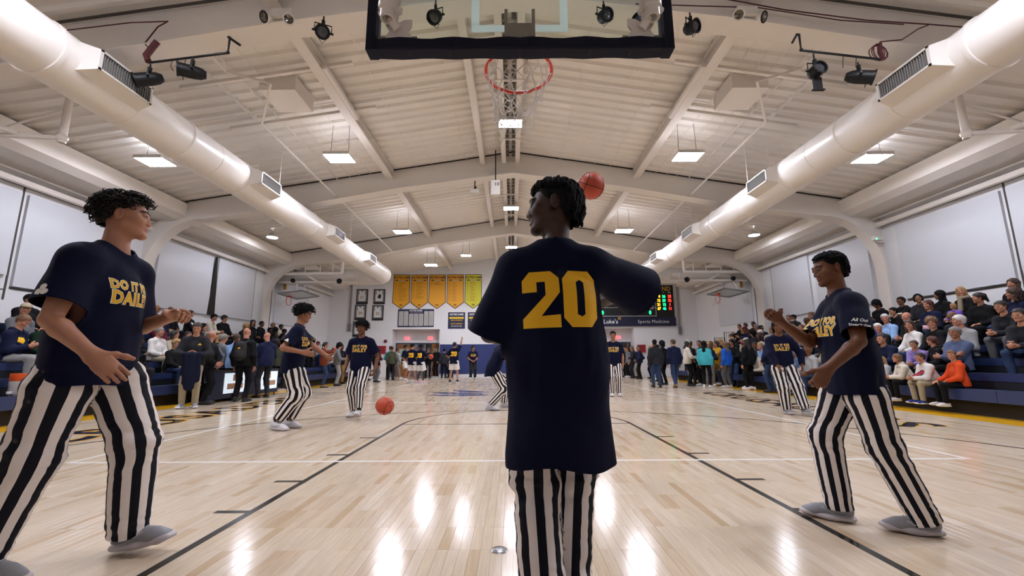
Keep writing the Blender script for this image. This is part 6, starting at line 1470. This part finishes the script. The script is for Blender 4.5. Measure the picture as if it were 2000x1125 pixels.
def person(p, loc, yaw, label, skin='fair', hair=('short', 'brown'), top='black', trou='black', shoe='black', scale=1., hood=False, group=None, hat=None, extra=None, bag=None):
    f, mb, mt, ml, mh, seated = proto(p)
    USED[label] = USED.get(label, 0) + 1
    o = slot(link('person', mb), SKINS[skin]); o.location = loc; o.rotation_euler = (0, 0, yaw); o.scale = (scale,) * 3; tag(o, label, 'person', group)
    slot(link('top', mt, None, o), cloth(TOPC[top])); slot(link('trousers', ml, None, o), cloth(TROUC[trou]))
    if hood: slot(link('hood', mh, None, o), cloth(TOPC[top]))
    H = Matrix(f.head_mat())
    if hair: slot(link('hair', HS[hair[0]], None, o, mw=H), HAIRC[hair[1]])
    if hat: slot(link('hat', HS[hat[0]], None, o, mw=H), cloth(hat[1]))
    ms = {'black': mat('black_shoe', '111114', .6), 'white': M_WHITESHOE, 'grey': M_GREYSHOE, 'brown': mat('brown_shoe', '3d2618', .6), 'blue': mat('blue_shoe', '1d2f86', .6), 'tan': mat('tan_boot', '8b6a36', .7)}[shoe]
    for i in (0, 1):
        s = slot(link('shoe', M_SHOE_LO[0], None, o, mw=Matrix(f.foot_mat(i))), ms); slot(link('sole', M_SHOE_LO[1], None, s), M_WHITESHOE if shoe in ('white', 'blue', 'grey') else M_BLACK)
    if extra == 'glasses':
        b = MB()
        for g in (-1, 1): b.tube([(g * .033 + .022 * math.cos(a), .102, .018 * math.sin(a)) for a in np.linspace(0, 2 * math.pi, 13)], .0022, 4); b.tube([(g * .055, .10, .004), (g * .078, .02, .004)], .002, 4)
        b.build('glasses', M_BLACK, o, mw=H)
    if extra == 'scarf':
        S = Solid(); q = f.nb + f.up * .05
        for a in range(6): S.cone(q + f.cr * .075 * math.cos(a * 1.05) + f.cf * .07 * math.sin(a * 1.05), q + f.cr * .075 * math.cos(a * 1.05 + 1.05) + f.cf * .07 * math.sin(a * 1.05 + 1.05), .04, .04, .02)
        S.cone(q + f.cf * .09, f.pv + f.up * .25 + f.cf * .15, .045, .05, .02); P, F = S.mesh(.014); link('scarf', to_mesh('scarf', P, F), cloth('8f8069'), o)
    if extra == 'backpack':
        S = Solid(); c = f.pv + f.up * .26 - f.cf * .20
        S.cone(c + f.up * .10, c - f.up * .10, .12, .14, .03, False, (f.cf, .62)); S.cone(c - f.up * .08 - f.cf * .07, c - f.up * .13 - f.cf * .07, .08, .09, .02, False, (f.cf, .5))
        for i in (0, 1): g = 1 - 2 * i; S.chain([c + f.up * .18 + f.cr * .08 * g, f.sh[i] + f.up * .075 - f.cr * .06 * g, f.sh[i] - f.up * .12 + f.cf * .12 - f.cr * .06 * g], [.02, .02, .02], .01)
        P, F = S.mesh(.012); k = link('backpack', to_mesh('backpack', P, F), mat('backpack_black', '0b0b0d', .7), o)
        b = MB(); b.prism([(-.04, -.01), (.04, -.015), (.02, .005), (.03, .03), (-.005, .012)], 0, .004, Matrix.Translation(Vector(c + f.up * .05 - f.cf * .088)) @ Matrix.Rotation(math.pi / 2, 4, 'X')); b.build('gold_emblem', M_GOLD, k)
    return o, f
def pnt(f, o, v):
    """A figure-space point in the world."""
    return Matrix.LocRotScale(o.location, o.rotation_euler.to_quaternion(), o.scale) @ Vector(v)
def chest_print(o, f, kind, m, size=.10, z=.34):
    me = [c for c in o.children if c.name.startswith('top')][0]; P = np.array([v.co[:] for v in me.data.vertices]); F = np.array([p.vertices[:] for p in me.data.polygons])
    if kind == 'blob': bm = poly_bm([[(-.09, -.02), (.03, -.06), (.09, .0), (.05, .05), (-.06, .06)]], .03)
    elif kind == 'bar': bm = poly_bm([[(-.10, -.016), (.10, -.016), (.10, .016), (-.10, .016)]], .03)
    elif kind == 'logo': bm = poly_bm([[(.05, -.01), (.12, -.01), (.10, .01), (.085, .035), (.075, .01)]], .03)
    else: bm = glyph_mesh(kind, size, .002, 0, 1, 'CENTER', .85, .03)
    drape(bm, P, F, f.pv + f.up * z * f.s, unit(np.cross(f.up, f.cf)) * -1 if False else unit(np.cross(f.up, f.cf)), f.up, .003, .5); bm_obj('print', bm, m, me)

def seat(row, s): return s * (BX + .21 + (row - 1) * ROW), SEAT0 + (row - 1) * RISE
def sitter(s, row, y, p, label, dy=0, **kw):
    x, z = seat(row, s); sc = kw.get('scale', 1.)
    return person(p, (x, y, z), math.radians(90 if s > 0 else -90) + dy, label, group='spectators on the %s bleacher' % ('right' if s > 0 else 'left'), **kw)
# ---- right bleacher, near cluster
taken = {1: [], -1: []}
def S1(row, y, p, label, dy=0, s=1, **kw): taken[s].append((row, y)); return sitter(s, row, y, p, label, dy, **kw)
o, f = S1(1, 9.45, 'left', 'small child with blond hair in grey sweatshirt on the lowest bench', -.3, hair=('long', 'blond'), top='light grey', trou='black', shoe='grey', scale=.66); chest_print(o, f, 'blob', cloth('3a3a3c'))
P, F = tubes([[f.an[i] + V3(0, 0, z) for z in (.0, .05, .10)] for i in (0, 1)], .062, 8); q = link('sock', to_mesh('sock', P, F), mat('orange_sock', 'd07a2a', .8), o)
S1(1, 8.92, 'clasp', 'child with light brown hair in cream hoodie leaning forward on the lowest bench', -.35, hair=('bob', 'light brown'), top='cream', trou='black', shoe='white', scale=.76, hood=True)
o, f = S1(1, 8.42, 'clasp', 'child in white printed T-shirt, khaki trousers and blue shoes on the lowest bench', -.2, hair=('short', 'dark brown'), top='white', trou='khaki', shoe='blue', scale=.78); chest_print(o, f, 'blob', cloth('a03a48'))
S1(1, 7.93, 'left', 'child in bright orange hoodie at the near end of the lowest bench', -.35, hair=('short', 'light brown'), top='orange', trou='black', shoe='white', scale=.78, hood=True)
S1(2, 8.38, 'arms', 'person with short greying hair in slate blue quarter-zip behind the orange hoodie', .1, skin='tan', hair=('short', 'grey'), top='slate blue', trou='black')
S1(2, 9.15, 'clasp', 'child with brown hair in lavender shirt bending forward on second row', .3, hair=('short', 'brown'), top='lavender', trou='grey', scale=.78)
S1(2, 8.8, 'right', 'child with brown ponytail in black top behind the white T-shirt', -.5, hair=('pony', 'red-brown'), top='black', trou='black', scale=.82)
S1(2, 9.85, 'clasp', 'bearded person with dark hair in navy jacket leaning on knees, second row', .2, hair=('short', 'dark brown'), top='navy', trou='navy')
S1(3, 8.72, 'right', 'stout person with white hair in pale grey sweater, third row', .1, skin='rosy', hair=('short', 'white'), top='light grey', trou='navy')
S1(3, 9.22, 'left', 'person with short wavy blond hair in black vest, third row', -.1, hair=('curly', 'light brown'), top='black', trou='black')
S1(3, 9.75, 'left', 'person with long brown hair in white sweater, third row', -.2, hair=('long', 'brown'), top='white', trou='jeans')
S1(3, 10.6, 'left', 'person with white hair in black jacket, third row', -.1, skin='rosy', hair=('short', 'white'), top='black', trou='black')
S1(4, 10.2, 'clasp', 'bald person in black sweater, fourth row', 0, skin='rosy', hair=None, top='black', trou='charcoal')
S1(4, 10.95, 'left', 'person with white hair in light blue shirt, fourth row', 0, skin='rosy', hair=('short', 'white'), top='light blue', trou='khaki')
S1(4, 11.6, 'lap', 'person with glasses and dark hair in bright blue top, fourth row', -.1, hair=('short', 'black'), top='bright blue', trou='black', extra='glasses')
S1(4, 9.3, 'phone', 'child with curly light brown hair seen from above, fourth row', .3, hair=('curly', 'light brown'), top='charcoal', trou='jeans', scale=.8)
S1(5, 8.55, 'right', 'person with wavy brown hair in navy jacket and jeans near the near end, fifth row', 0, hair=('long', 'brown'), top='navy', trou='jeans', shoe='white')
S1(5, 8.05, 'phone', 'person with dark brown curls at the near end of the fifth row', .2, hair=('curly', 'dark brown'), top='charcoal', trou='jeans')
S1(5, 9.2, 'right', 'person with dark hair in black coat holding the toddler', .1, hair=('pony', 'dark brown'), top='black', trou='black')
o, f = person('lap', (9.93, 9.45, 1.72), math.radians(100), 'blond toddler in purple top held on a lap', hair=('bob', 'blond'), top='purple', trou='black', scale=.56, group='spectators on the right bleacher')
S1(6, 9.95, 'left', 'person with long blond hair and beige scarf in black jacket, top row', -.1, hair=('long2', 'blond'), top='black', trou='grey', extra='scarf')
o, f = S1(5, 10.35, 'lap', 'smiling person with long auburn hair in navy sweater with red patch', 0, hair=('long2', 'red-brown'), top='navy', trou='jeans')
S = Solid(); S.cone((-.17, .22, .19), (.16, .24, .20), .06, .07, .04); S.cone((-.2, .36, .16), (.12, .38, .17), .05, .06, .04); S.cone((.12, .40, .14), (.18, .46, .02), .05, .05, .03)
P, F = S.mesh(.016); N = normals(P, F); P = P + N * (.012 * vnoise(P, 22, 3))[:, None]; q = link('blanket', to_mesh('blanket', P, F), cloth('b98e98')); q.location, q.rotation_euler = o.location, o.rotation_euler; tag(q, 'pink folded blanket on the lap of the auburn-haired spectator', 'blanket')
chest_print(o, f, 'logo', cloth('a8323a'), z=.34)
S1(6, 10.5, 'right', 'person with long black hair behind the auburn-haired one, top row', -.3, hair=('long2', 'black'), top='black', trou='black', skin='tan')
S1(6, 11.05, 'left', 'person with shoulder-length black hair and grey scarf collar, top row', .1, hair=('bob', 'black'), top='charcoal', trou='black', skin='tan')
o, f = S1(6, 11.65, 'arms', 'person with cropped dark hair in black hoodie with white bar print, top row', 0, hair=('short', 'black'), top='black', trou='black', skin='brown', hood=True); chest_print(o, f, 'bar', M_WHITEPRINT)
S1(6, 12.3, 'phone', 'person with black hood raised looking down, top row', 0, hair=('curly', 'black'), top='black', trou='black', skin='brown', hood=True)
S1(3, 7.55, 'clasp', 'person with dark brown hair in charcoal jacket and ripped jeans leaning forward', .2, hair=('short', 'dark brown'), top='charcoal', trou='jeans', scale=1.04)
S1(6, 8.35, 'right', 'tall person with brown hair high at the near end, top row', 0, hair=('short', 'brown'), top='black', trou='black', scale=1.04)
S1(6, 8.95, 'lap', 'person with brown hair in dark coat behind the wavy-haired one, top row', 0, hair=('long', 'brown'), top='black', trou='black')
S1(4, 8.2, 'clasp', 'person with dark hair in dark grey sweater, fourth row near end', 0, hair=('short', 'dark brown'), top='charcoal', trou='grey')
# ---- left bleacher, near cluster
L = lambda *a, **k: S1(*a, s=-1, **k)
o, f = L(3, 7.75, 'phone', 'person with short brown hair in navy printed hoodie using a phone, near the cooler', .3, hair=('short', 'light brown'), top='navy', trou='light grey', shoe='white', hood=True); chest_print(o, f, 'blob', M_GOLD)
t = MB(); t.box(-.04, .04, -.075, .075, -.005, .005, Matrix.Rotation(.6, 4, 'X')); tag(t.build('phone', M_BLACK, None, pnt(f, o, (f.wr[0] + f.wr[1]) / 2 + V3(0, .12, .03))), 'black phone held by the navy-hooded spectator', 'phone')
L(4, 8.25, 'right', 'person in pale cap and grey sweatshirt near the near end of the bleacher', .1, hair=('short', 'brown'), top='grey', trou='black', hat=('cap', 'b3a890'))
L(3, 8.32, 'left', 'person in dark knit hat and dark green jacket with gold scarf', -.2, hair=('short', 'dark brown'), top='dark green', trou='grey', hat=('beanie', '23201c'), shoe='white')
L(5, 8.8, 'lap', 'person with black hair in black coat, partly behind the tall player', 0, hair=('short', 'black'), top='black', trou='black')
L(6, 8.2, 'arms', 'person with dark hair in dark jacket at the top near end', 0, hair=('short', 'dark brown'), top='navy', trou='black')
L(3, 10.95, 'lap', 'person in white striped shirt and khaki trousers below the outstretched fist', 0, skin='rosy', hair=('short', 'grey'), top='white', trou='khaki')
L(4, 11.6, 'arms', 'person in maroon top under black coat, fourth row', 0, hair=('short', 'dark brown'), top='maroon', trou='grey')
L(6, 12.6, 'lap', 'balding person with glasses at the wall, top row', 0, skin='tan', hair=None, top='grey', trou='khaki', extra='glasses')
o, f = L(6, 14.0, 'arms', 'person with bobbed brown hair in black sweater with white print, top row', .2, hair=('bob', 'brown'), top='black', trou='black'); chest_print(o, f, 'blob', M_WHITEPRINT)
L(6, 14.75, 'clasp', 'person in black cap and cream shirt leaning on knees, top row', .2, hair=('short', 'black'), top='cream', trou='black', hat=('cap', '0c0c0f'))
L(6, 15.6, 'left', 'person in dark cap and black jacket, top row, by the wall pipe', -.2, hair=('short', 'dark brown'), top='black', trou='black', hat=('cap', '2a241c'))
L(5, 12.2, 'right', 'person with brown hair in navy coat, fifth row', 0, hair=('short', 'brown'), top='navy', trou='jeans')
for row, y, p, sk, h, tp in ((6, 17.3, 'right', 'tan', ('long', 'black'), 'black'), (6, 18.0, 'lap', 'brown', ('short', 'black'), 'black'), (6, 18.8, 'left', 'tan', ('short', 'light brown'), 'charcoal'), (5, 17.4, 'clasp', 'deep', ('short', 'black'), 'black'), (5, 18.1, 'left', 'brown', ('curly', 'black'), 'charcoal'), (5, 18.7, 'phone', 'deep', ('short', 'black'), 'black'), (6, 19.6, 'arms', 'brown', ('short', 'black'), 'cream'), (4, 17.2, 'lap', 'deep', ('short', 'black'), 'navy'), (4, 17.9, 'arms', 'brown', ('bun', 'black'), 'black'), (4, 18.6, 'chin', 'deep', ('short', 'black'), 'black'), (3, 17.0, 'phone', 'brown', ('short', 'black'), 'grey'), (3, 17.7, 'lap', 'deep', ('short', 'black'), 'light grey'), (3, 18.5, 'clasp', 'tan', ('long', 'dark brown'), 'charcoal')):
    ordn = ('lowest', 'second', 'third', 'fourth', 'fifth', 'top')[row - 1]
    L(row, y, p, 'person, %s%s hair, %s top, %s row, %s in dark-clothed far cluster' % ({'short': 'cropped ', 'long': 'long ', 'curly': 'curly ', 'bun': 'tied-up '}[h[0]], h[1], tp, ordn, {17: 'first', 18: 'middle', 19: 'last'}[int(round(y))] if int(round(y)) in (17, 18, 19) else 'end'), 0, skin=sk, hair=h, top=tp, trou='black', hood=(tp == 'black'))
# ---- the rest of both bleachers
HD = {'short': 'short %s hair', 'long': 'long %s hair', 'long2': 'very long %s hair', 'bob': '%s bob', 'pony': '%s ponytail', 'bun': '%s bun', 'curly': '%s curls'}
ORD = ('lowest', 'second', 'third', 'fourth', 'fifth', 'top'); rc = random.Random(12); combos = set()
def zone(y): return 'near end' if y < 11.5 else 'mid frame' if y < 14 else 'past middle' if y < 17 else 'far rail'
def filler(s, row, y):
    for _ in range(400):
        hk = rc.choice(['short'] * 6 + ['long', 'long2', 'bob', 'pony', 'curly', 'bun']); hc = rc.choice(['black', 'black', 'dark brown', 'dark brown', 'brown', 'light brown', 'blond', 'grey', 'white'] if hk == 'short' else ['black', 'dark brown', 'brown', 'light brown', 'blond'])
        tp = rc.choice(['black'] * 6 + ['navy'] * 4 + ['charcoal'] * 4 + ['grey', 'light grey', 'white', 'cream', 'light blue', 'maroon', 'olive', 'dark green', 'slate blue', 'rust', 'denim', 'beige', 'black', 'black']); hat = rc.random() < .10
        key = (s, row, zone(y), hk if not hat else 'cap', hc if not hat else '', tp)
        if key not in combos: break
    combos.add(key); p = rc.choice(['lap', 'lap', 'clasp', 'arms', 'phone', 'left', 'left', 'right', 'right', 'chin', 'clap'])
    who = 'dark cap' if hat else HD[hk] % hc
    L_ = 'person, %s, %s top, %s row on %s, %s' % (who, tp, ORD[row - 1], 'right' if s > 0 else 'left', zone(y))
    look = rc.uniform(-.3, .3)
    sitter(s, row, y, p, L_, look, skin=rc.choice(['fair', 'fair', 'rosy', 'tan', 'brown', 'deep']), hair=(hk, hc) if not (hat and hk != 'short') else ('short', hc), top=tp, trou=rc.choice(['black', 'black', 'navy', 'jeans', 'jeans', 'grey', 'charcoal', 'khaki']), shoe=rc.choice(['black', 'white', 'grey', 'brown']), scale=rc.uniform(.93, 1.05), hood=rc.random() < .25, hat=('cap', rc.choice(['14141a', '1b2038', '5a1a20'])) if hat else None)
for s, dens in ((1, (.45, .75, .85, .8, .75, .6)), (-1, (.05, .18, .42, .42, .38, .30))):
    for row in range(1, 7):
        y = (11.2 if row == 1 else 9.9) if s > 0 else 9.0
        while y < 20.6:
            yy = y + rc.uniform(-.08, .08); dn = dens[row - 1] * (1 if y < 17.5 else .75)
            if s < 0 and (16.4 < y < 19.9 and row > 2): dn = .12
            if rc.random() < dn and all(not (r == row and abs(q - yy) < .5) for r, q in taken[s]): filler(s, row, yy)
            y += .60
# ---- people standing along the left side
G = 'people standing by the left bleacher'
def stand(p, x, y, facing, label, **kw): return person(p, (x, y, 0), math.radians(facing), label, **kw)
o, f = stand('hold', -7.12, 9.45, -150, 'person in charcoal quarter-zip and khaki trousers with a navy jacket over the arms', hair=('short', 'dark brown'), top='charcoal', trou='khaki', shoe='grey', scale=1.08, group=G, extra=None); chest_print(o, f, 'logo', M_GOLD, z=.36)
S = Solid(); w = (f.wr[0] + f.wr[1]) / 2; ya = np.array([0, 1., 0])
S.cone(w + V3(.12, .03, .0), w + V3(-.13, .03, .0), .05, .05, .03); S.cone(w + V3(.08, .06, -.04), w + V3(.10, .05, -.36), .055, .060, .03, False, (ya, .5)); S.cone(w + V3(.0, .07, -.04), w + V3(-.01, .07, -.62), .07, .085, .03, False, (ya, .5)); S.cone(w + V3(-.09, .06, -.04), w + V3(-.12, .05, -.50), .055, .06, .03, False, (ya, .5)); S.cone(w + V3(.05, .09, -.1), w + V3(.06, .08, -.55), .04, .05, .02, False, (ya, .5))
P, F = S.mesh(.016); N = normals(P, F); P = P + N * (.014 * vnoise(P * V3(1, 1, .25), 24, 3))[:, None]; q = link('draped_jacket', to_mesh('draped_jacket', P, F), cloth('0c1128')); q.location, q.rotation_euler, q.scale = o.location, o.rotation_euler, o.scale; tag(q, 'navy jacket with green lining hanging over the quarter-zip wearer\'s forearms', 'jacket')
stand('pockets', -7.5, 10.35, -120, 'person in tweed flat cap standing behind the quarter-zip wearer', hair=('short', 'grey'), top='charcoal', trou='black', hat=('flatcap', '8b7d66'), skin='rosy', group=G)
stand('lookleft', -7.3, 10.15, -60, 'balding person in black jacket and black trousers turned to the far end', hair=None, top='black', trou='black', skin='rosy', group=G)
stand('hold', -7.75, 11.2, -20, 'person with grey hair in grey blazer seen from behind', hair=('short', 'grey'), top='grey', trou='black', group=G)
stand('stand', -6.86, 10.8, 8, 'person with cropped hair wearing a black backpack, back turned', hair=None, top='black', trou='black', shoe='black', scale=1.07, skin='rosy', extra='backpack', group=G)
stand('pockets', -7.35, 11.15, -10, 'person in light blue shirt just behind the backpack wearer', hair=('short', 'brown'), top='light blue', trou='black', group=G)
o, f = stand('hold', -6.98, 12.0, 60, 'person in dark jacket and olive trousers holding a yellow and white folder', hair=None, top='navy', trou='charcoal', shoe='brown', skin='rosy', group=G, scale=1.05)
b = MB(); b.box(-.12, .12, -.006, .006, -.16, .16); b2 = tag(b.build('folder', mat('paper_white', 'd8d8d2', .6), None, pnt(f, o, f.wr[0] + V3(.12, .12, -.1))), 'white folder with a yellow patch in a standing person\'s hand', 'folder'); b2.rotation_euler = (0, .35, .25); c = MB(); c.box(-.08, .08, -.012, -.006, -.02, .13); c.build('yellow_patch', mat('patch_yellow', 'dfd02e', .6), b2)
stand('stand', -8.0, 14.6, -15, 'person in olive jacket and black trousers seen from behind near the scorers table', hair=('bun', 'brown'), top='olive', trou='black', shoe='grey', group=G)
stand('photo', -7.3, 16.4, -60, 'person in rust jacket and jeans raising both hands to take a picture', hair=('short', 'dark brown'), top='rust', trou='jeans', shoe='tan', group=G)
stand('hold', -7.2, 17.4, -70, 'person with dark curls in grey coat and grey trousers', hair=('curly', 'black'), top='grey', trou='light grey', group=G)
stand('pockets', -7.65, 18.85, -120, 'person with dark skin in black coat and tan trousers by the far rail', hair=('short', 'black'), top='black', trou='tan', skin='deep', group=G)
for i, (x, y, a, p, h, tp, tr, lb) in enumerate(((-6.5, 20.2, -40, 'stand', ('short', 'black'), 'black', 'grey', 'person in black jacket and grey trousers just past the walking player'), (-6.9, 21.4, -30, 'hold', ('short', 'brown'), 'maroon', 'black', 'person with brown hair in maroon top near the alarm cabinet'), (-6.4, 22.4, 10, 'stand', ('short', 'brown'), 'olive', 'charcoal', 'person in olive coat beside the grey-hooded one'), (-6.62, 22.9, 15, 'hold', ('short', 'dark brown'), 'teal', 'black', 'person in teal top half hidden by the grey hoodie'), (-6.25, 22.7, -20, 'step', ('short', 'brown'), 'light grey', 'light grey', 'person in pale grey hoodie and grey trousers, back turned'), (-5.5, 24.6, 170, 'stand', ('short', 'brown'), 'charcoal', 'white', 'person in dark top and white trousers before the doorway'), (-4.95, 24.8, 190, 'crossed', ('short', 'dark brown'), 'black', 'black', 'person in black coat standing in the doorway beside the open door'), (-4.5, 25.0, 150, 'pockets', ('long', 'dark brown'), 'black', 'black', 'person with long dark hair at the edge of the doorway'), (-4.0, 24.6, 0, 'stand', ('short', 'black'), 'charcoal', 'black', 'person in dark vest facing the wall mats'), (-3.65, 24.9, 20, 'hold', ('short', 'black'), 'grey', 'black', 'person in grey-sleeved top against the wall mats'), (-7.2, 19.9, 60, 'crossed', ('bob', 'dark brown'), 'navy', 'jeans', 'person with dark bob in navy coat past the bleacher end'), (-7.6, 22.2, -60, 'stand', ('long', 'brown'), 'coral', 'black', 'person with long brown hair in coral top near the end wall'))):
    o, f = stand(p, x, y, a, lb, hair=h, top=tp, trou=tr, shoe='white' if i % 3 == 1 else 'black', group='people gathered by the left doorway', scale=.97 + .02 * (i % 4))
# ---- people standing along the right side
G = 'people standing by the right bleacher'
for x, y, a, p, h, tp, tr, sh, sk, kw, lb in (
    (6.0, 25.5, 150, 'hold', ('short', 'brown'), 'light grey', 'navy', 'black', 'fair', dict(hat=('cap', '20263a')), 'person in pale grey top and cap beside the right doorway'), (6.6, 25.0, 120, 'stand', ('pony', 'red-brown'), 'black', 'black', 'black', 'fair', {}, 'person with auburn ponytail in black, near the right doorway'), (6.6, 24.5, 100, 'stand', ('long', 'brown'), 'grey', 'black', 'white', 'fair', {}, 'person in grey top and black trousers in the far standing row'),
    (6.55, 23.3, 80, 'hold', ('long', 'light brown'), 'charcoal', 'navy', 'black', 'fair', {}, 'person with long fair hair in dark coat, far standing row'), (6.55, 22.1, 70, 'lookleft', ('bun', 'dark brown'), 'navy', 'black', 'black', 'tan', {}, 'person with hair tied up in navy sweater, far standing row'), (7.1, 20.9, 60, 'crossed', ('short', 'black'), 'white', 'navy', 'white', 'fair', dict(extra='glasses'), 'person with glasses in white sweatshirt before the alarm cabinet'),
    (6.45, 19.5, 20, 'pockets', None, 'black', 'jeans', 'black', 'rosy', {}, 'bald person in black jacket and jeans by the right bleacher end'), (5.15, 15.5, -8, 'stand', ('short', 'black'), 'charcoal', 'jeans', 'black', 'deep', {}, 'broad person in charcoal sweater and jeans with a bag strap, back turned'), (5.95, 17.0, 30, 'pockets', ('curly', 'black'), 'black', 'black', 'black', 'deep', {}, 'person in black with dark curls behind the charcoal sweater'),
    (5.80, 15.4, 2, 'step', ('short', 'brown'), 'navy', 'jeans', 'tan', 'fair', {}, 'person in navy jacket, jeans and tan boots stepping away'), (6.62, 16.3, -100, 'hold', ('long', 'dark brown'), 'cream', 'black', 'black', 'tan', dict(hat=('beanie', 'a09c98')), 'person in grey knit hat and cream fleece'), (7.05, 17.0, -60, 'stand', ('short', 'black'), 'black', 'black', 'black', 'brown', {}, 'person in black beside the cream fleece'),
    (7.2, 16.4, 60, 'lookleft', ('short', 'dark brown'), 'charcoal', 'black', 'white', 'tan', dict(hood=True), 'person in charcoal hoodie between cream fleece and teal sweatshirt'), (6.85, 15.3, -40, 'stand', ('long2', 'black'), 'teal', 'black', 'white', 'tan', dict(scale=.96), 'person with long dark hair in teal sweatshirt and white high-top shoes'), (7.4, 16.2, 160, 'hold', ('long2', 'blond'), 'navy', 'light grey', 'white', 'fair', dict(scale=.95), 'person with long blond hair in navy top and pale grey trousers'),
    (7.95, 16.6, 100, 'crossed', ('long', 'brown'), 'gold', 'tan', 'black', 'fair', {}, 'person in gold top behind the long-haired ones'), (7.6, 15.25, 30, 'stand', ('long2', 'light brown'), 'bright blue', 'grey', 'white', 'fair', dict(scale=.95), 'person with long light brown hair in bright blue top, back turned'), (8.1, 15.7, 120, 'hold', ('long', 'black'), 'black', 'jeans', 'black', 'tan', {}, 'person with black hair in black top and jeans beside the bright blue one'),
    (7.75, 14.1, 20, 'stand', ('long2', 'dark brown'), 'black', 'black', 'white', 'fair', dict(hat=('cap', 'b5b0a6'), scale=.98), 'person with long dark hair and pale cap in long black puffer coat'), (7.75, 12.9, 25, 'pockets', ('short', 'grey'), 'navy', 'jeans', 'black', 'rosy', {}, 'person in navy jacket and jeans with back turned, near the smiling player'), (7.8, 12.2, 80, 'lookleft', ('short', 'dark brown'), 'denim', 'navy', 'black', 'fair', {}, 'person in denim jacket behind the smiling player'),
    (7.0, 23.9, 130, 'pockets', ('short', 'grey'), 'navy', 'khaki', 'brown', 'rosy', {}, 'person with grey hair in navy top and khakis, far standing row'), (7.3, 22.6, 100, 'stand', ('bob', 'blond'), 'maroon', 'black', 'black', 'fair', {}, 'person with blond bob in maroon, far standing row'), (5.6, 25.8, 170, 'crossed', ('short', 'black'), 'black', 'black', 'white', 'brown', {}, 'person in black with folded arms inside the right doorway side')):
    o, f = stand(p, x, y, a, lb, hair=h, top=tp, trou=tr, shoe=sh, skin=sk, group=G, **kw)
    if 'bag strap' in lb:
        b = MB(); b.tube([tuple(f.sh[0] + f.up * .07 - f.cr * .06 - f.cf * .02), tuple(f.pv + f.up * .26 - f.cf * .155), tuple(f.pv + f.up * .06 - f.cr * .17 - f.cf * .09)], .018, 6); b.box(-.24, -.16, -.12, .08, .86, 1.08); b.build('sling_bag', M_BLACK, o)
# ---- things along the near left bleacher
t = empty('drinks_cooler', (-8.22, 7.2, SEAT0), 0, 'orange and white drinks cooler standing on the lowest bench', 'cooler')
b = MB(); b.lathe([(.0001, 0), (.15, 0), (.17, .04), (.175, .24)], 20); b.build('body', mat('cooler_grey', 'b9b4ae', .4), t, smooth=30); b = MB(); b.lathe([(.175, .24), (.18, .25), (.18, .36), (.0001, .36)], 20); b.build('lid', mat('cooler_orange', 'd4551f', .4), t, smooth=30); b = MB(); b.box(-.02, .02, -.22, -.17, .04, .08); b.build('tap', M_WHITEINK, t)
for i in range(4):
    b = MB(); b.lathe([(.0001, 0), (.033, 0), (.036, .02), (.036, .13), (.02, .16), (.016, .19), (.0001, .19)], 12); o = b.build('drink_bottle', mat('bottle_pale', 'c3c6a6', .3), None, (-8.26 + .07 * (i % 2), 7.62 + .10 * i, SEAT0), smooth=40); tag(o, 'pale drink bottle on the lowest bench, %s from the cooler' % ('first', 'second', 'third', 'fourth')[i], 'bottle', 'drink bottles by the cooler')
    c = MB(); c.lathe([(.017, .185), (.017, .205), (.0001, .205)], 10); c.build('cap', mat('bottle_cap', 'c9571f', .4), o)
t = empty('equipment_case', (-8.22, 8.45, SEAT0), 0, 'black equipment case with a white label on the lowest bench', 'case'); b = MB(); b.box(-.17, .17, -.3, .3, 0, .26); b.build('body', M_BLACK, t); b = MB(); b.box(-.18, .18, -.31, .31, .2, .24); b.build('lid_rim', mat('case_rim', '22252b', .4), t); b = MB(); b.box(.172, .175, -.05, .05, .04, .15); b.build('label', M_WHITEINK, t)

t = empty('wall_sensor', (11.2, 12.55, 4.62), 0, 'small white sensor box with a green light on the second frame haunch', 'sensor'); b = MB(); b.box(-.16, .10, -.12, .0, -.05, .07); b.build('case', M_HOUSING, t); b = MB(); b.ball((-.10, -.12, -.02), .022, 8); b.build('green_light', mat('green_led', '20d060', .4, emit=('30ff80', 6)), t)
